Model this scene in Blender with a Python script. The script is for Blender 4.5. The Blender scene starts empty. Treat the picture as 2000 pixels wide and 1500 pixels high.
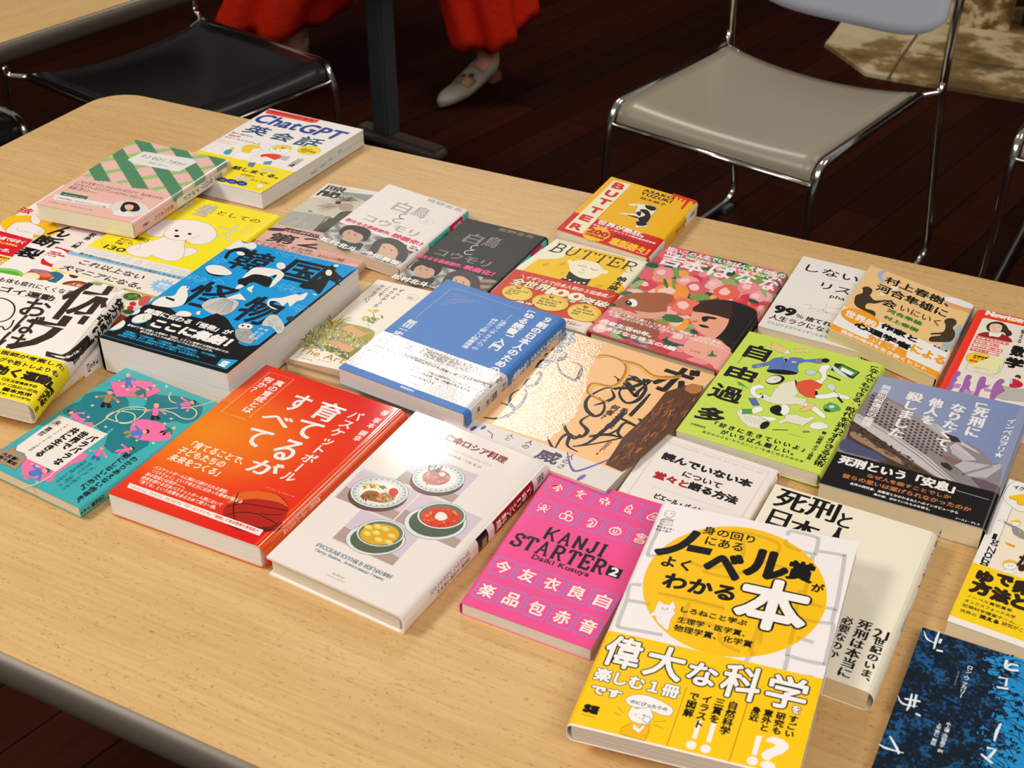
import bpy, bmesh, math, random
import numpy as np
from mathutils import Vector, Matrix, geometry
random.seed(7)
SC = bpy.context.scene
COL = SC.collection
# ---------------------------------------------------------------- camera, world, lights, exposure
TZ = 0.72                                   # height of the table top
CF, CP, CR, CH = 2488.7, 0.605756, -0.003686, 0.66952   # focal in px of a 2000 px frame, pitch, roll, height over the table
_f = np.array([0, math.cos(CP), -math.sin(CP)]); _r = np.array([1., 0, 0]); _u = np.cross(_r, _f)
CRT = math.cos(CR)*_r + math.sin(CR)*_u; CUP = -math.sin(CR)*_r + math.cos(CR)*_u; CFW = _f
CAMP = np.array([0, 0, CH+TZ])
cam = bpy.data.cameras.new('camera'); camo = bpy.data.objects.new('camera', cam); COL.objects.link(camo)
M = Matrix.Identity(4)
for i in range(3):
    M[i][0], M[i][1], M[i][2], M[i][3] = CRT[i], CUP[i], -CFW[i], CAMP[i]
camo.matrix_world = M
cam.sensor_width = 36; cam.lens = CF/2000*36; cam.clip_start = .05; cam.clip_end = 60
cam.dof.use_dof = True; cam.dof.focus_distance = 1.18; cam.dof.aperture_fstop = 15
SC.camera = camo
SC.view_settings.view_transform = 'Standard'; SC.view_settings.look = 'None'
SC.view_settings.gamma = 1; SC.view_settings.use_curve_mapping = False
SC.view_settings.exposure = 0.0
wd = bpy.data.worlds.new('world'); SC.world = wd; wd.use_nodes = True
wd.node_tree.nodes['Background'].inputs[0].default_value = (1, .97, .93, 1)
wd.node_tree.nodes['Background'].inputs[1].default_value = .17
def area(name, loc, target, sx, sy, watts, col=(1, .96, .9)):
    l = bpy.data.lights.new(name, 'AREA'); l.shape = 'RECTANGLE'; l.size = sx; l.size_y = sy; l.energy = watts; l.color = col
    o = bpy.data.objects.new(name, l); COL.objects.link(o); o.location = loc
    o.rotation_euler = (Vector(target)-Vector(loc)).to_track_quat('-Z', 'Y').to_euler(); return o
area('ceiling_or_fill_light', (-1.75, .75, 2.45), (0, 1.0, TZ), .9, .5, 35)
area('ceiling_or_fill_light', (-.30, 3.6, 2.72), (-.30, 3.3, 0), .15, .62, 13)
area('ceiling_or_fill_light', (.09, 3.72, 2.72), (.09, 3.4, 0), .17, .46, 10)
area('ceiling_or_fill_light', (.3, -1.1, 2.6), (.0, .9, TZ), 1.9, 1.0, 44)  # added soft fill behind the camera, brightens book fronts; not a known fixture
area('ceiling_or_fill_light', (2.4, 2.2, 2.75), (1.2, 2.6, 0), 1.3, .5, 13)  # extra fill light added above the chairs on the right

# ---------------------------------------------------------------- helpers
def unproj(x, y, z):
    "point of height z (over the table) seen at photo pixel x, y"
    d = CFW + (x-1000)/CF*CRT - (y-750)/CF*CUP
    return CAMP + d*((z+TZ-CAMP[2])/d[2])
def ray(x, y):
    return CFW + (x-1000)/CF*CRT - (y-750)/CF*CUP
def lin(h):
    if isinstance(h, (tuple, list)): return tuple(h)[:3]
    h = h.lstrip('#')
    if len(h) == 3: h = ''.join(c*2 for c in h)
    v = [int(h[i:i+2], 16)/255 for i in (0, 2, 4)]
    return tuple(c/12.92 if c <= .04045 else ((c+.055)/1.055)**2.4 for c in v)
def mat(name, col='#808080', rough=.5, metal=0., coat=0., attr=False, bump=None, spec=.5):
    m = bpy.data.materials.new(name); m.use_nodes = True; nt = m.node_tree; b = nt.nodes['Principled BSDF']
    b.inputs['Base Color'].default_value = (*lin(col), 1); b.inputs['Roughness'].default_value = rough
    b.inputs['Metallic'].default_value = metal; b.inputs['Coat Weight'].default_value = coat
    b.inputs['Coat Roughness'].default_value = .06; b.inputs['Specular IOR Level'].default_value = spec
    if attr:
        a = nt.nodes.new('ShaderNodeAttribute'); a.attribute_name = 'ink'; nt.links.new(a.outputs['Color'], b.inputs['Base Color'])
    if bump:
        sc, st, sz = bump
        tc = nt.nodes.new('ShaderNodeTexCoord'); n = nt.nodes.new('ShaderNodeTexNoise'); n.inputs['Scale'].default_value = sc; n.inputs['Detail'].default_value = 3
        nt.links.new(tc.outputs['Object'], n.inputs['Vector'])
        bp = nt.nodes.new('ShaderNodeBump'); bp.inputs['Strength'].default_value = st; bp.inputs['Distance'].default_value = sz
        nt.links.new(n.outputs['Fac'], bp.inputs['Height']); nt.links.new(bp.outputs['Normal'], b.inputs['Normal'])
    return m
def empty(name, loc, label=None, cat=None, group=None, rot=0):
    o = bpy.data.objects.new(name, None); COL.objects.link(o); o.location = loc; o.rotation_euler = (0, 0, rot); o.empty_display_size = .05
    if label: o['label'] = label
    if cat: o['category'] = cat
    if group: o['group'] = group
    return o
def obj(name, me, m, parent=None, smooth=False):
    if isinstance(me, bmesh.types.BMesh):
        b = me; me = bpy.data.meshes.new(name); b.to_mesh(me); b.free()
    o = bpy.data.objects.new(name, me); COL.objects.link(o)
    for k in (m if isinstance(m, (list, tuple)) else [m]): me.materials.append(k)
    if smooth: me.shade_smooth()
    if parent: o.parent = parent
    return o
def tube(bm, pts, r, seg=12, closed=False, cap=True):
    pts = [Vector(p) for p in pts]; n = len(pts); rings = []; up = None
    for i, p in enumerate(pts):
        a = pts[i-1] if (i > 0 or closed) else p; c = pts[(i+1) % n] if (i < n-1 or closed) else p
        t = (c-a).normalized()
        if up is None:
            up = Vector((0, 0, 1)) if abs(t.z) < .9 else Vector((1, 0, 0))
        x = up.cross(t).normalized(); up = t.cross(x).normalized()
        rr = r[i] if isinstance(r, (list, tuple)) else r
        rings.append([bm.verts.new(p+rr*(math.cos(k*2*math.pi/seg)*x+math.sin(k*2*math.pi/seg)*up)) for k in range(seg)])
    for i in range(n if closed else n-1):
        A, B = rings[i], rings[(i+1) % n]
        for k in range(seg): bm.faces.new((A[k], A[(k+1) % seg], B[(k+1) % seg], B[k]))
    if cap and not closed:
        bm.faces.new(rings[0][::-1]); bm.faces.new(rings[-1])
    return bm
def spline(pts, n=6, closed=False):
    P = [Vector(p) for p in pts]; N = len(P); out = []
    for i in range(N if closed else N-1):
        g = lambda k: P[k % N] if closed else P[max(0, min(N-1, k))]
        a, b, c, d = g(i-1), g(i), g(i+1), g(i+2)
        for k in range(n):
            t = k/n; out.append(.5*((2*b)+(c-a)*t+(2*a-5*b+4*c-d)*t*t+(3*b-a-3*c+d)*t**3))
    if not closed: out.append(P[-1])
    return out
def fillet(pts, r, n=6):
    "polyline with rounded corners"
    P = [Vector(p) for p in pts]; out = [P[0]]
    for i in range(1, len(P)-1):
        a, b, c = P[i-1], P[i], P[i+1]; rr = r[i] if isinstance(r, (list, tuple)) else r
        d1 = (a-b).normalized(); d2 = (c-b).normalized(); L = min(rr, (a-b).length*.49, (c-b).length*.49)
        for k in range(n+1):
            t = k/n; out.append((1-t)**2*(b+d1*L)+2*t*(1-t)*b+t*t*(b+d2*L))
    out.append(P[-1]); return out
def box(bm, x0, x1, y0, y1, z0, z1, mtx=None):
    v = [bm.verts.new((mtx @ Vector((x, y, z))) if mtx else (x, y, z)) for z in (z0, z1) for x, y in ((x0, y0), (x1, y0), (x1, y1), (x0, y1))]
    for f in ((3, 2, 1, 0), (4, 5, 6, 7), (0, 1, 5, 4), (1, 2, 6, 5), (2, 3, 7, 6), (3, 0, 4, 7)): bm.faces.new([v[k] for k in f])
    return bm
# ---------------------------------------------------------------- printed books
GL = {}          # glyph cache: char -> (verts2d, tris, advance)
BOOKS = []
PAGEMATS = {}
def page_mat(tint):
    if tint in PAGEMATS: return PAGEMATS[tint]
    m = mat('page_block_paper', tint, .75, spec=.25); nt = m.node_tree; b = nt.nodes['Principled BSDF']
    tc = nt.nodes.new('ShaderNodeTexCoord'); mp = nt.nodes.new('ShaderNodeMapping'); mp.inputs['Scale'].default_value = (2, 2, 900)
    n = nt.nodes.new('ShaderNodeTexNoise'); n.inputs['Scale'].default_value = 1; n.inputs['Detail'].default_value = 2
    r = nt.nodes.new('ShaderNodeValToRGB'); r.color_ramp.elements[0].position = .30; r.color_ramp.elements[1].position = .42
    c = lin(tint); r.color_ramp.elements[0].color = (c[0]*.66, c[1]*.62, c[2]*.58, 1); r.color_ramp.elements[1].color = (*c, 1)
    nt.links.new(tc.outputs['Object'], mp.inputs[0]); nt.links.new(mp.outputs[0], n.inputs['Vector']); nt.links.new(n.outputs['Fac'], r.inputs[0])
    nt.links.new(r.outputs[0], b.inputs['Base Color']); PAGEMATS[tint] = m; return m
class Book:
    def __init__(s, label, c, z, t, spine='R', paper='#e2d8c8', r=None, hard=False, name='paperback_book', gloss=.3, coat=0., base='#eee4dc', bump=None, spineclr=None, inset=None, w=None, h=None):
        """c: photo pixels of the four corners of the top cover (TL, TR, BR, BL as one reads it), z: heights of TL, TR, BL"""
        zz = z if isinstance(z, (tuple, list)) else (z, z, z)
        A = unproj(*c[0], zz[0]); Bp = unproj(*c[1], zz[1]); D = unproj(*c[3], zz[2])
        n = np.cross(Bp-A, D-A); n /= np.linalg.norm(n); n = n if n[2] > 0 else -n
        if c[2] is None: Cc = Bp+D-A
        else:
            d = ray(*c[2]); Cc = CAMP + d*(((A-CAMP)@n)/(d@n))
        s.P = [A, Bp, Cc, D]; s.n = n; s.t = t; s.spine = spine
        s.w = (np.linalg.norm(Bp-A)+np.linalg.norm(Cc-D))/2*1000; s.h = (np.linalg.norm(D-A)+np.linalg.norm(Cc-Bp))/2*1000
        s.r = (r if r is not None else min(t*.3, .004))*1000
        s.label = label; s.name = name; s.hard = hard; s.paper = paper; s.inset = inset if inset is not None else (2.6 if hard else .5)
        s.L = {}; s.cur = 'cover'; s.k = 0; s.zf = (0, 0, 1); s.base = base; s.spineclr = spineclr or base; s.mode = 'top'
        s.fin = {'cover': (gloss, coat, bump)}; s.extra = []
        BOOKS.append(s); s.ops = []
        s.org = s.S(.5, .5)-np.array([0, 0, t]); s.band = []
    def S(s, u, v):
        A, B, C, D = s.P; return (1-u)*(1-v)*A+u*(1-v)*B+u*v*C+(1-u)*v*D
    def eu(s, v):
        A, B, C, D = s.P; e = (1-v)*(B-A)+v*(C-D); return e/np.linalg.norm(e)
    def Mp(s, U, V, off=0.):
        "mm along the sheet -> metres; past the spine edge the sheet bends down"
        w, r = s.w, s.r; v = V/s.h
        if s.spine == 'R': d = U-(w-r); sg = 1
        else: d = r-U; sg = -1
        e = s.eu(v)*sg; n = s.n
        if d <= 0: return s.S(U/w, v)+n*off/1000
        if d < r*math.pi/2:
            a = d/r; x, z = r*math.sin(a), -r*(1-math.cos(a)); nx, nz = math.sin(a), math.cos(a)
        else: x, z, nx, nz = r, -r-(d-r*math.pi/2), 1, 0
        q = (w-r+x)/w; b = s.S(q if sg > 0 else 1-q, v)
        return b+e*nx*off/1000+n*(z+nz*off)/1000
    def uv(s, x, y):
        "photo pixel (in the current crop) -> mm on the sheet"
        x, y = s.zf[0]+x*s.zf[2], s.zf[1]+y*s.zf[2]
        d = ray(x, y)
        if s.mode == 'top':
            P = CAMP + d*(((s.P[0]-CAMP)@s.n)/(d@s.n))
            u = v = .5
            for _ in range(5):
                F = s.S(u, v)-P; A, B, C, D = s.P
                du = (1-v)*(B-A)+v*(C-D); dv = (1-u)*(D-A)+u*(C-B)
                J = np.array([[du@du, du@dv], [du@dv, dv@dv]]); g = np.array([du@F, dv@F]); q = np.linalg.solve(J, g); u -= q[0]; v -= q[1]
            return u*s.w, v*s.h
        i, j = (1, 2) if s.spine == 'R' else (0, 3)
        a, b = s.P[i], s.P[j]; ax = (b-a)/np.linalg.norm(b-a); m = np.cross(ax, s.n); P = CAMP+d*(((a-CAMP)@m)/(d@m))
        V = (P-a)@ax*1000/np.linalg.norm(b-a)/1000*s.h; dep = -(P-a)@s.n*1000
        d = s.r*math.pi/2+(dep-s.r)
        return ((s.w-s.r+d) if s.spine == 'R' else s.r-d), V
    # -- drawing
    def Z(s, x0, y0, x1, y1=None, W=2000): s.zf = (x0, y0, (x1-x0)/W); return s
    def sp(s, on=True): s.mode = 'spine' if on else 'top'; return s
    def to(s, part): s.cur = part; return s
    def _add(s, v2, tr, col):
        s.k += 1; s.ops.append(('p', s.cur, np.asarray(v2, float), np.asarray(tr, int), lin(col), s.k))
    def pts(s, a, mm=False):
        if isinstance(a, str): a = [tuple(float(q) for q in k.split(',')) for k in a.split()]
        return list(a) if mm else [s.uv(*p) for p in a]
    def poly(s, a, col, sm=0, mm=False, line=None, lw=.3):
        p = s.pts(a, mm)
        if sm: p = [(q[0], q[1]) for q in spline([(x, y, 0) for x, y in p], sm if sm > 1 else 5, True)]
        if col:
            tr = geometry.tessellate_polygon([[Vector((x, y, 0)) for x, y in p]])
            s._add(p, tr, col)
        if line: s.line(p, lw, line, closed=True, mm=True)
        return s
    def line(s, a, lw, col, sm=0, closed=False, mm=False, taper=0):
        p = s.pts(a, mm)
        if sm: p = [(q[0], q[1]) for q in spline([(x, y, 0) for x, y in p], 5, closed)]
        n = len(p); v = []; P = np.array(p)
        for i in range(n):
            a0 = P[i-1] if (i or closed) else P[i]; c0 = P[(i+1) % n] if (i < n-1 or closed) else P[i]
            t = c0-a0; t = t/(np.linalg.norm(t)+1e-9); nn = np.array([-t[1], t[0]]); q = lw/2
            if taper: q *= 1-taper*abs(2*i/(n-1)-1)
            v += [P[i]+nn*q, P[i]-nn*q]
        tr = []
        for i in range(n if closed else n-1):
            j = (i+1) % n; tr += [(2*i, 2*i+1, 2*j+1), (2*i, 2*j+1, 2*j)]
        s._add(v, tr, col); return s
    def ell(s, cx, cy, ru, rv=None, col='#000', line=None, lw=.3, mm=False, rot=0, n=28, a0=0, a1=360):
        U, V = (cx, cy) if mm else s.uv(cx, cy); rv = rv or ru; c, q = math.cos(math.radians(rot)), math.sin(math.radians(rot))
        p = []
        for k in range(n if a1-a0 == 360 else n+1):
            a = math.radians(a0+(a1-a0)*k/n); x, y = ru*math.cos(a), rv*math.sin(a); p.append((U+c*x-q*y, V+q*x+c*y))
        return s.poly(p, col, mm=True, line=line, lw=lw)
    def rect(s, a, b, col, line=None, lw=.3, rad=0, mm=False):
        (u0, v0), (u1, v1) = (a, b) if mm else (s.uv(*a), s.uv(*b))
        u0, u1 = sorted((u0, u1)); v0, v1 = sorted((v0, v1))
        if rad:
            p = []
            for cx, cy, st in ((u1-rad, v1-rad, 0), (u0+rad, v1-rad, 90), (u0+rad, v0+rad, 180), (u1-rad, v0+rad, 270)):
                for k in range(5): t = math.radians(st+k*22.5); p.append((cx+rad*math.cos(t), cy+rad*math.sin(t)))
        else: p = [(u0, v0), (u1, v0), (u1, v1), (u0, v1)]
        return s.poly(p, col, mm=True, line=line, lw=lw)
    def tx(s, st, a, b, col, bold=0., hb=0., vert=False, out=None, ob=.5, gap=0., mm=False, slant=0.):
        """text filling the box with opposite corners a, b; '|' separates lines (columns from the right when vertical)"""
        (u0, v0), (u1, v1) = (a, b) if mm else (s.uv(*a), s.uv(*b))
        bx = (min(u0, u1), min(v0, v1), max(u0, u1), max(v0, v1))
        if out: s.k += 1; s.ops.append(('t', s.cur, st, bx, lin(out), bold+ob, hb, vert, gap, slant, s.k))
        s.k += 1; s.ops.append(('t', s.cur, st, bx, lin(col), bold, hb, vert, gap, slant, s.k)); return s
    def T(s, st, a, col='#0b0807', bold=0., **kw):
        "text filling the bounding box of the listed pixels"
        p = np.sort(np.array(s.pts(a)), 0); n = len(p)
        if len(st) == 1: lo, hi = p[0], p[-1]
        elif n == 4: lo, hi = p[:2].mean(0), p[2:].mean(0)
        elif n == 3: lo = [p[0][k] if p[1][k]-p[0][k] > p[2][k]-p[1][k] else (p[0][k]+p[1][k])/2 for k in (0, 1)]; hi = [p[2][k] if p[1][k]-p[0][k] < p[2][k]-p[1][k] else (p[2][k]+p[1][k])/2 for k in (0, 1)]
        else: lo, hi = p[0], p[-1]
        return s.tx(st, tuple(lo), tuple(hi), col, bold, mm=True, **kw)
    def pe(s, cx, cy, rx, ry, col, line=None, lw=.3, rot=0, n=22):
        "ellipse measured in the crop, as printed in perspective"
        c, q = math.cos(math.radians(rot)), math.sin(math.radians(rot))
        return s.poly([(cx+rx*math.cos(a)*c-ry*math.sin(a)*q, cy+rx*math.cos(a)*q+ry*math.sin(a)*c) for a in [2*math.pi*k/n for k in range(n)]], col, line=line, lw=lw)
    def field(s, u0, u1, v0, v1, nu, nv, fn):
        "printed picture: a grid of coloured cells, fn(U, V) -> colour or None"
        V, T, C = [], [], []
        for j in range(nv):
            for i in range(nu):
                a, b = u0+(u1-u0)*i/nu, u0+(u1-u0)*(i+1)/nu; c, d = v0+(v1-v0)*j/nv, v0+(v1-v0)*(j+1)/nv
                col = fn((a+b)/2, (c+d)/2)
                if col is None: continue
                k = len(V); V += [(a, c), (b, c), (b, d), (a, d)]; T += [(k, k+1, k+2), (k, k+2, k+3)]; C += [lin(col)]*2
        if V: s.k += 1; s.ops.append(('p', s.cur, np.array(V, float), np.array(T), C, s.k))
        return s
    def spbox(s, pa, pb, col, f0=0., f1=1.):
        "block printed on the spine between the heights of two pixels"
        va, vb = (p if isinstance(p, (int, float)) else s.V(*p) for p in (pa, pb)); T = s.t*1000; q = s.r*math.pi/2-s.r
        a, b = T*f0, T*f1
        if f0 == 0: a = .6
        u0, u1 = (s.w-s.r+q+a, s.w-s.r+q+b) if s.spine == 'R' else (s.r-q-b, s.r-q-a)
        if col: s.rect((u0, va), (u1, vb), col, mm=True)
        return (u0, min(va, vb)), (u1, max(va, vb))
    def sptx(s, st, pa, pb, col, f0=.3, f1=.75, bold=.1):
        a, b = s.spbox(pa, pb, None, f0, f1); return s.tx(st, a, b, col, bold, vert=True, mm=True)
    def band_to(s, a, b, col):
        return s.bandsheet(a if isinstance(a, float) else s.V(*a), b if isinstance(b, float) else s.V(*b), col)
    def circ(s, c, e, col, line=None, lw=.3, **kw):
        a, b = np.array(s.uv(*c)), np.array(s.uv(*e)); return s.ell(a[0], a[1], float(np.linalg.norm(a-b)), None, col, line, lw, mm=True, n=40, **kw)
    def V(s, x, y): return s.uv(x, y)[1]
    def U(s, x, y): return s.uv(x, y)[0]
    def full(s, v0, v1, col):
        "strip across cover and spine"
        u0, u1 = (-.0, s.w+s.t*1000-s.r*.45) if s.spine == 'R' else (-s.t*1000+s.r*.45, s.w)
        return s.rect((u0, v0), (u1, v1), col, mm=True)
    def bandsheet(s, v0, v1, col, part='paper_band', both=True, u0=None):
        "a paper band wrapped round the cover between v0 and v1 (mm from the head)"
        s.band.append((part, v0, v1, col)); s.fin[part] = s.fin['cover']; s.cur = part; return s
    # -- building
    def path(s, inner=0.):
        "cross-section sample positions (U) of the top sheet incl. bend and spine"
        w, r, T = s.w, s.r, s.t*1000
        U = [0., w*.25, w*.5, w*.75]+[w-r+k*r*math.pi/12 for k in range(7)]
        return U
    def build(s):
        top = empty(s.name, Vector(s.org), s.label, 'book', 'books lying on the wooden table'); O = s.org
        T = s.t*1000; w, h, r = s.w, s.h, s.r; sgn = 1 if s.spine == 'R' else -1
        ct = 2.2 if s.hard else .35
        def sheet(off, v0, v1, vs=6, endcap=True):
            "closed sheet: front, spine, back"
            segU = [0, .3, .6, .9]; U = [q*(w-r) for q in segU]+[w-r+k*r*math.pi/12 for k in range(7)]
            Wd = w-r; spn = r*math.pi/2; verts = []; faces = []; prof = []
            # profile in local (x, depth) with outward normal
            for q in segU: prof.append((q*Wd, 0., 0., 1.))
            for k in range(7): a = k*math.pi/12; prof.append((Wd+r*math.sin(a), -r*(1-math.cos(a)), math.sin(a), math.cos(a)))
            for k in range(7): a = math.pi/2+k*math.pi/12; prof.append((Wd+r*math.sin(a), -(T-r)+r*math.cos(a), math.sin(a), math.cos(a)))
            for q in segU[::-1]: prof.append((q*Wd, -T, 0., -1.))
            outer = [(x+nx*off, z+nz*off) for x, z, nx, nz in prof]; inner = [(x-nx*ct, z-nz*ct) for x, z, nx, nz in prof]
            loop = outer+inner[::-1]; m = len(loop)
            for j in range(vs+1):
                v = (v0+(v1-v0)*j/vs)/h
                for x, z in loop:
                    xx = x/w if sgn > 0 else 1-x/w
                    verts.append(s.S(xx, v)+s.n*z/1000-O)
            for j in range(vs):
                for i in range(m):
                    a, b = j*m+i, j*m+(i+1) % m; faces.append((a, b, b+m, a+m))
            k = len(outer)
            for j in (0, vs):
                for i in range(k-1): faces.append((j*m+i, j*m+i+1, j*m+m-2-i, j*m+m-1-i))
            return np.array(verts), faces
        parts = {'cover': sheet(0., 0, h)}
        for part, v0, v1, col in s.band: parts[part] = sheet(.25, v0, v1, 2)
        boff = {'cover': 0.}
        for part, *_ in s.band: boff[part] = .25
        bcol = {'cover': s.base}
        for part, v0, v1, col in s.band: bcol[part] = col
        spc = lin(s.spineclr)
        for part, (bv, bf) in parts.items():
            V = [bv]; F = [list(f) for f in bf]; cols = []; nf = len(F)
            base = lin(bcol[part])
            loops = [i for f in F for i in f]; sizes = [len(f) for f in F]
            cc = [base]*nf
            nv = len(bv); tv = []; tt = []; tc = []; done = []
            for op in s.ops:
                if op[1] != part: continue
                if op[0] == 'p': items = [[(op[2], op[3])]]; col = op[4]
                else: items = layout(*op[2:4], *op[5:10]); col = op[4]
                if not items: continue
                xs = np.concatenate([q[0] for it in items for q in it]); bb = (*xs.min(0), *xs.max(0))
                lv = 1+max([l for x0, y0, x1, y1, l in done if x0 < bb[2] and x1 > bb[0] and y0 < bb[3] and y1 > bb[1]], default=0)
                done.append((*bb, lv+len(items)-1))
                for off, v2, tr in [(boff[part]+.010+.005*(lv+ci), v2, tr) for ci, it in enumerate(items) for v2, tr in it]:
                    if op[0] == 'p' and not isinstance(col, list): v2, tr = s.cut(v2, tr)
                    v3 = np.array([s.Mp(x, y, off) for x, y in v2]) if (op[0] == 'p' or v2[:, 0].max() > w-r or v2[:, 0].min() < r) else s.flat(v2, off)
                    tv.append(v3-O); tt.append(np.asarray(tr)+nv); nv += len(v3); tc += col if isinstance(col, list) else [col]*len(tr)
            if tv:
                V += tv; tri = np.concatenate(tt)
                allv = np.concatenate(V)
                # faces must look outwards
                p = allv[tri]; nrm = np.cross(p[:, 1]-p[:, 0], p[:, 2]-p[:, 0]); e = s.eu(.5)*sgn
                flip = (nrm@(s.n+e*.9)) < 0; tri[flip] = tri[flip][:, ::-1]
                loops = np.concatenate([np.array(loops), tri.ravel()]); sizes = sizes+[3]*len(tri); cc = cc+tc
            allv = np.concatenate(V); me = bpy.data.meshes.new(part)
            me.vertices.add(len(allv)); me.vertices.foreach_set('co', allv.astype(np.float32).ravel())
            loops = np.asarray(loops, np.int32); sizes = np.asarray(sizes, np.int32); me.loops.add(len(loops)); me.loops.foreach_set('vertex_index', loops)
            me.polygons.add(len(sizes)); me.polygons.foreach_set('loop_start', np.concatenate([[0], np.cumsum(sizes)[:-1]]).astype(np.int32))
            me.polygons.foreach_set('loop_total', sizes)
            at = me.color_attributes.new('ink', 'FLOAT_COLOR', 'CORNER')
            C4 = np.ones((len(cc), 4), np.float32); C4[:, :3] = np.array(cc); at.data.foreach_set('color', np.repeat(C4, sizes, 0).ravel())
            me.update(); me.validate(); me.set_sharp_from_angle(angle=math.radians(21))
            g, co, bu = s.fin[part]
            o = obj(part, me, mat(part+'_print', '#fff', g, coat=co, attr=True, bump=bu, spec=.5 if g < .3 else .28), top)
            if part != 'cover': o['label'] = 'printed paper band around the cover'
        # page block
        bm = bmesh.new(); ins = s.inset; x0, x1 = (ins, w-r*.6-ct) ; g = ct+.02
        if sgn < 0: x0, x1 = w-x1, w-x0
        vv = [bm.verts.new(Vector(s.S(x/w, y/h)+s.n*z/1000-O)) for z in (-T+g, -g) for x, y in ((x0, ins), (x1, ins), (x1, h-ins), (x0, h-ins))]
        for f in ((3, 2, 1, 0), (4, 5, 6, 7), (0, 1, 5, 4), (1, 2, 6, 5), (2, 3, 7, 6), (3, 0, 4, 7)): bm.faces.new([vv[k] for k in f])
        bmesh.ops.recalc_face_normals(bm, faces=bm.faces)
        obj('page_block', bm, page_mat(s.paper), top)
        for fn in s.extra: fn(s, top)
        return top
    def flat(s, v2, off):
        u = v2[:, 0:1]/s.w; v = v2[:, 1:2]/s.h; A, B, C, D = s.P
        return (1-u)*(1-v)*A+u*(1-v)*B+u*v*C+(1-u)*v*D+s.n*off/1000
    def cut(s, v2, tr):
        w, r = s.w, s.r
        lo, hi = v2[:, 0].min(), v2[:, 0].max()
        cuts = [w-r+k*r*math.pi/12 for k in range(7)] if s.spine == 'R' else [r-k*r*math.pi/12 for k in range(7)]
        cuts = [c for c in cuts if lo < c < hi]
        if not cuts: return v2, tr
        b = bmesh.new(); vs = [b.verts.new((x, y, 0)) for x, y in v2]
        for t in tr:
            try: b.faces.new([vs[i] for i in t])
            except ValueError: pass
        for c in cuts:
            bmesh.ops.bisect_plane(b, geom=b.verts[:]+b.edges[:]+b.faces[:], plane_co=(c, 0, 0), plane_no=(1, 0, 0))
        bmesh.ops.triangulate(b, faces=b.faces[:]); b.verts.index_update()
        v = np.array([(q.co.x, q.co.y) for q in b.verts]); t = [[q.index for q in f.verts] for f in b.faces]; b.free(); return v, t
def layout(st, bx, bold, hb, vert, gap, slant):
    "glyph copies filling the box; returns list of (verts2d, tris)"
    lines = st.split('|'); G = []
    if not vert:
        for li, ln in enumerate(lines):
            x = 0
            for ch in ln:
                if ch == ' ': x += .35; continue
                v, t, adv = GL[ch]
                if not len(v): x += adv; continue
                q = v.copy(); q[:, 0] += x; q[:, 1] = -q[:, 1]+li*1.12
                if slant: q[:, 0] += -slant*(q[:, 1]-li*1.12)
                G.append((q, t)); x += adv+gap
    else:
        for li, ln in enumerate(lines):
            y = 0
            for ch in ln:
                if ch == ' ': y += .5; continue
                v, t, adv = GL[ch]; q = v.copy(); cx = -li*1.25
                if ch in 'ー―|—-〜':      # dashes turn with the column
                    q = np.stack([-(q[:, 1]-.38), (q[:, 0]-.5)], 1) if len(q) else q
                    q[:, 0] += cx; q[:, 1] += y+.5
                elif ch in '「」『』（）()':
                    q = np.stack([-(q[:, 1]-.38), (q[:, 0]-.5)], 1); q[:, 0] += cx; q[:, 1] += y+.5
                elif ch in '、。': q[:, 0] += cx+.1; q[:, 1] = -q[:, 1]+y+.2; 
                else: q[:, 0] += cx-adv/2; q[:, 1] = -q[:, 1]+y+.85
                G.append((q, t)); y += (.6 if ch in '、。・' else 1.)+gap
    if not G: return []
    A = np.concatenate([g[0] for g in G]); lo, hi = A.min(0), A.max(0)
    if not vert:     # keep the full em height for CJK lines
        pass
    sc = np.array([(bx[2]-bx[0])/max(hi[0]-lo[0], .2), (bx[3]-bx[1])/max(hi[1]-lo[1], .1)])
    res = []
    offs = [(0, 0)]
    if bold: n = 4 if bold < .2 else 6 if bold < .6 else 12; offs += [(bold*math.cos(k*2*math.pi/n), bold*math.sin(k*2*math.pi/n)) for k in range(n)]
    if bold >= .9: offs += [(bold*.55*math.cos(k*math.pi/3), bold*.55*math.sin(k*math.pi/3)) for k in range(6)]
    if hb: offs += [(a+d, b) for a, b in offs for d in (-hb, hb)]
    for o in offs: res.append([((v-lo)*sc+np.array(bx[:2])+np.array(o), t) for v, t in G])
    return res
def load_glyphs():
    chars = sorted({c for b in BOOKS for op in b.ops if op[0] == 't' for c in op[2]}-{' ', '|'})
    cu = bpy.data.curves.new('g', 'FONT'); o = bpy.data.objects.new('g', cu); COL.objects.link(o)
    cu.resolution_u = 3; cu.space_line = 3.0; H = None
    cu.body = '\n'.join(chars)
    dg = bpy.context.evaluated_depsgraph_get(); me = o.evaluated_get(dg).to_mesh(); me.calc_loop_triangles()
    V = np.empty(len(me.vertices)*3); me.vertices.foreach_get('co', V); V = V.reshape(-1, 3)[:, :2]
    T = np.empty(len(me.loop_triangles)*3, np.int32); me.loop_triangles.foreach_get('vertices', T); T = T.reshape(-1, 3)
    row = np.round(-(V[:, 1]-.38)/3.0).astype(int); tr = row[T[:, 0]]
    for i, ch in enumerate(chars):
        ids = np.where(row == i)[0]; mp = np.full(len(V), -1); mp[ids] = np.arange(len(ids)); t = mp[T[tr == i]]
        v = V[ids].copy(); v[:, 1] += 3.0*i
        if ord(ch) > 0x2e80: adv = 1.
        else: adv = (v[:, 0].max()+.055) if len(v) else .3
        GL[ch] = (v, t, adv)
    COL.objects.unlink(o); bpy.data.objects.remove(o); bpy.data.curves.remove(cu)
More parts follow.
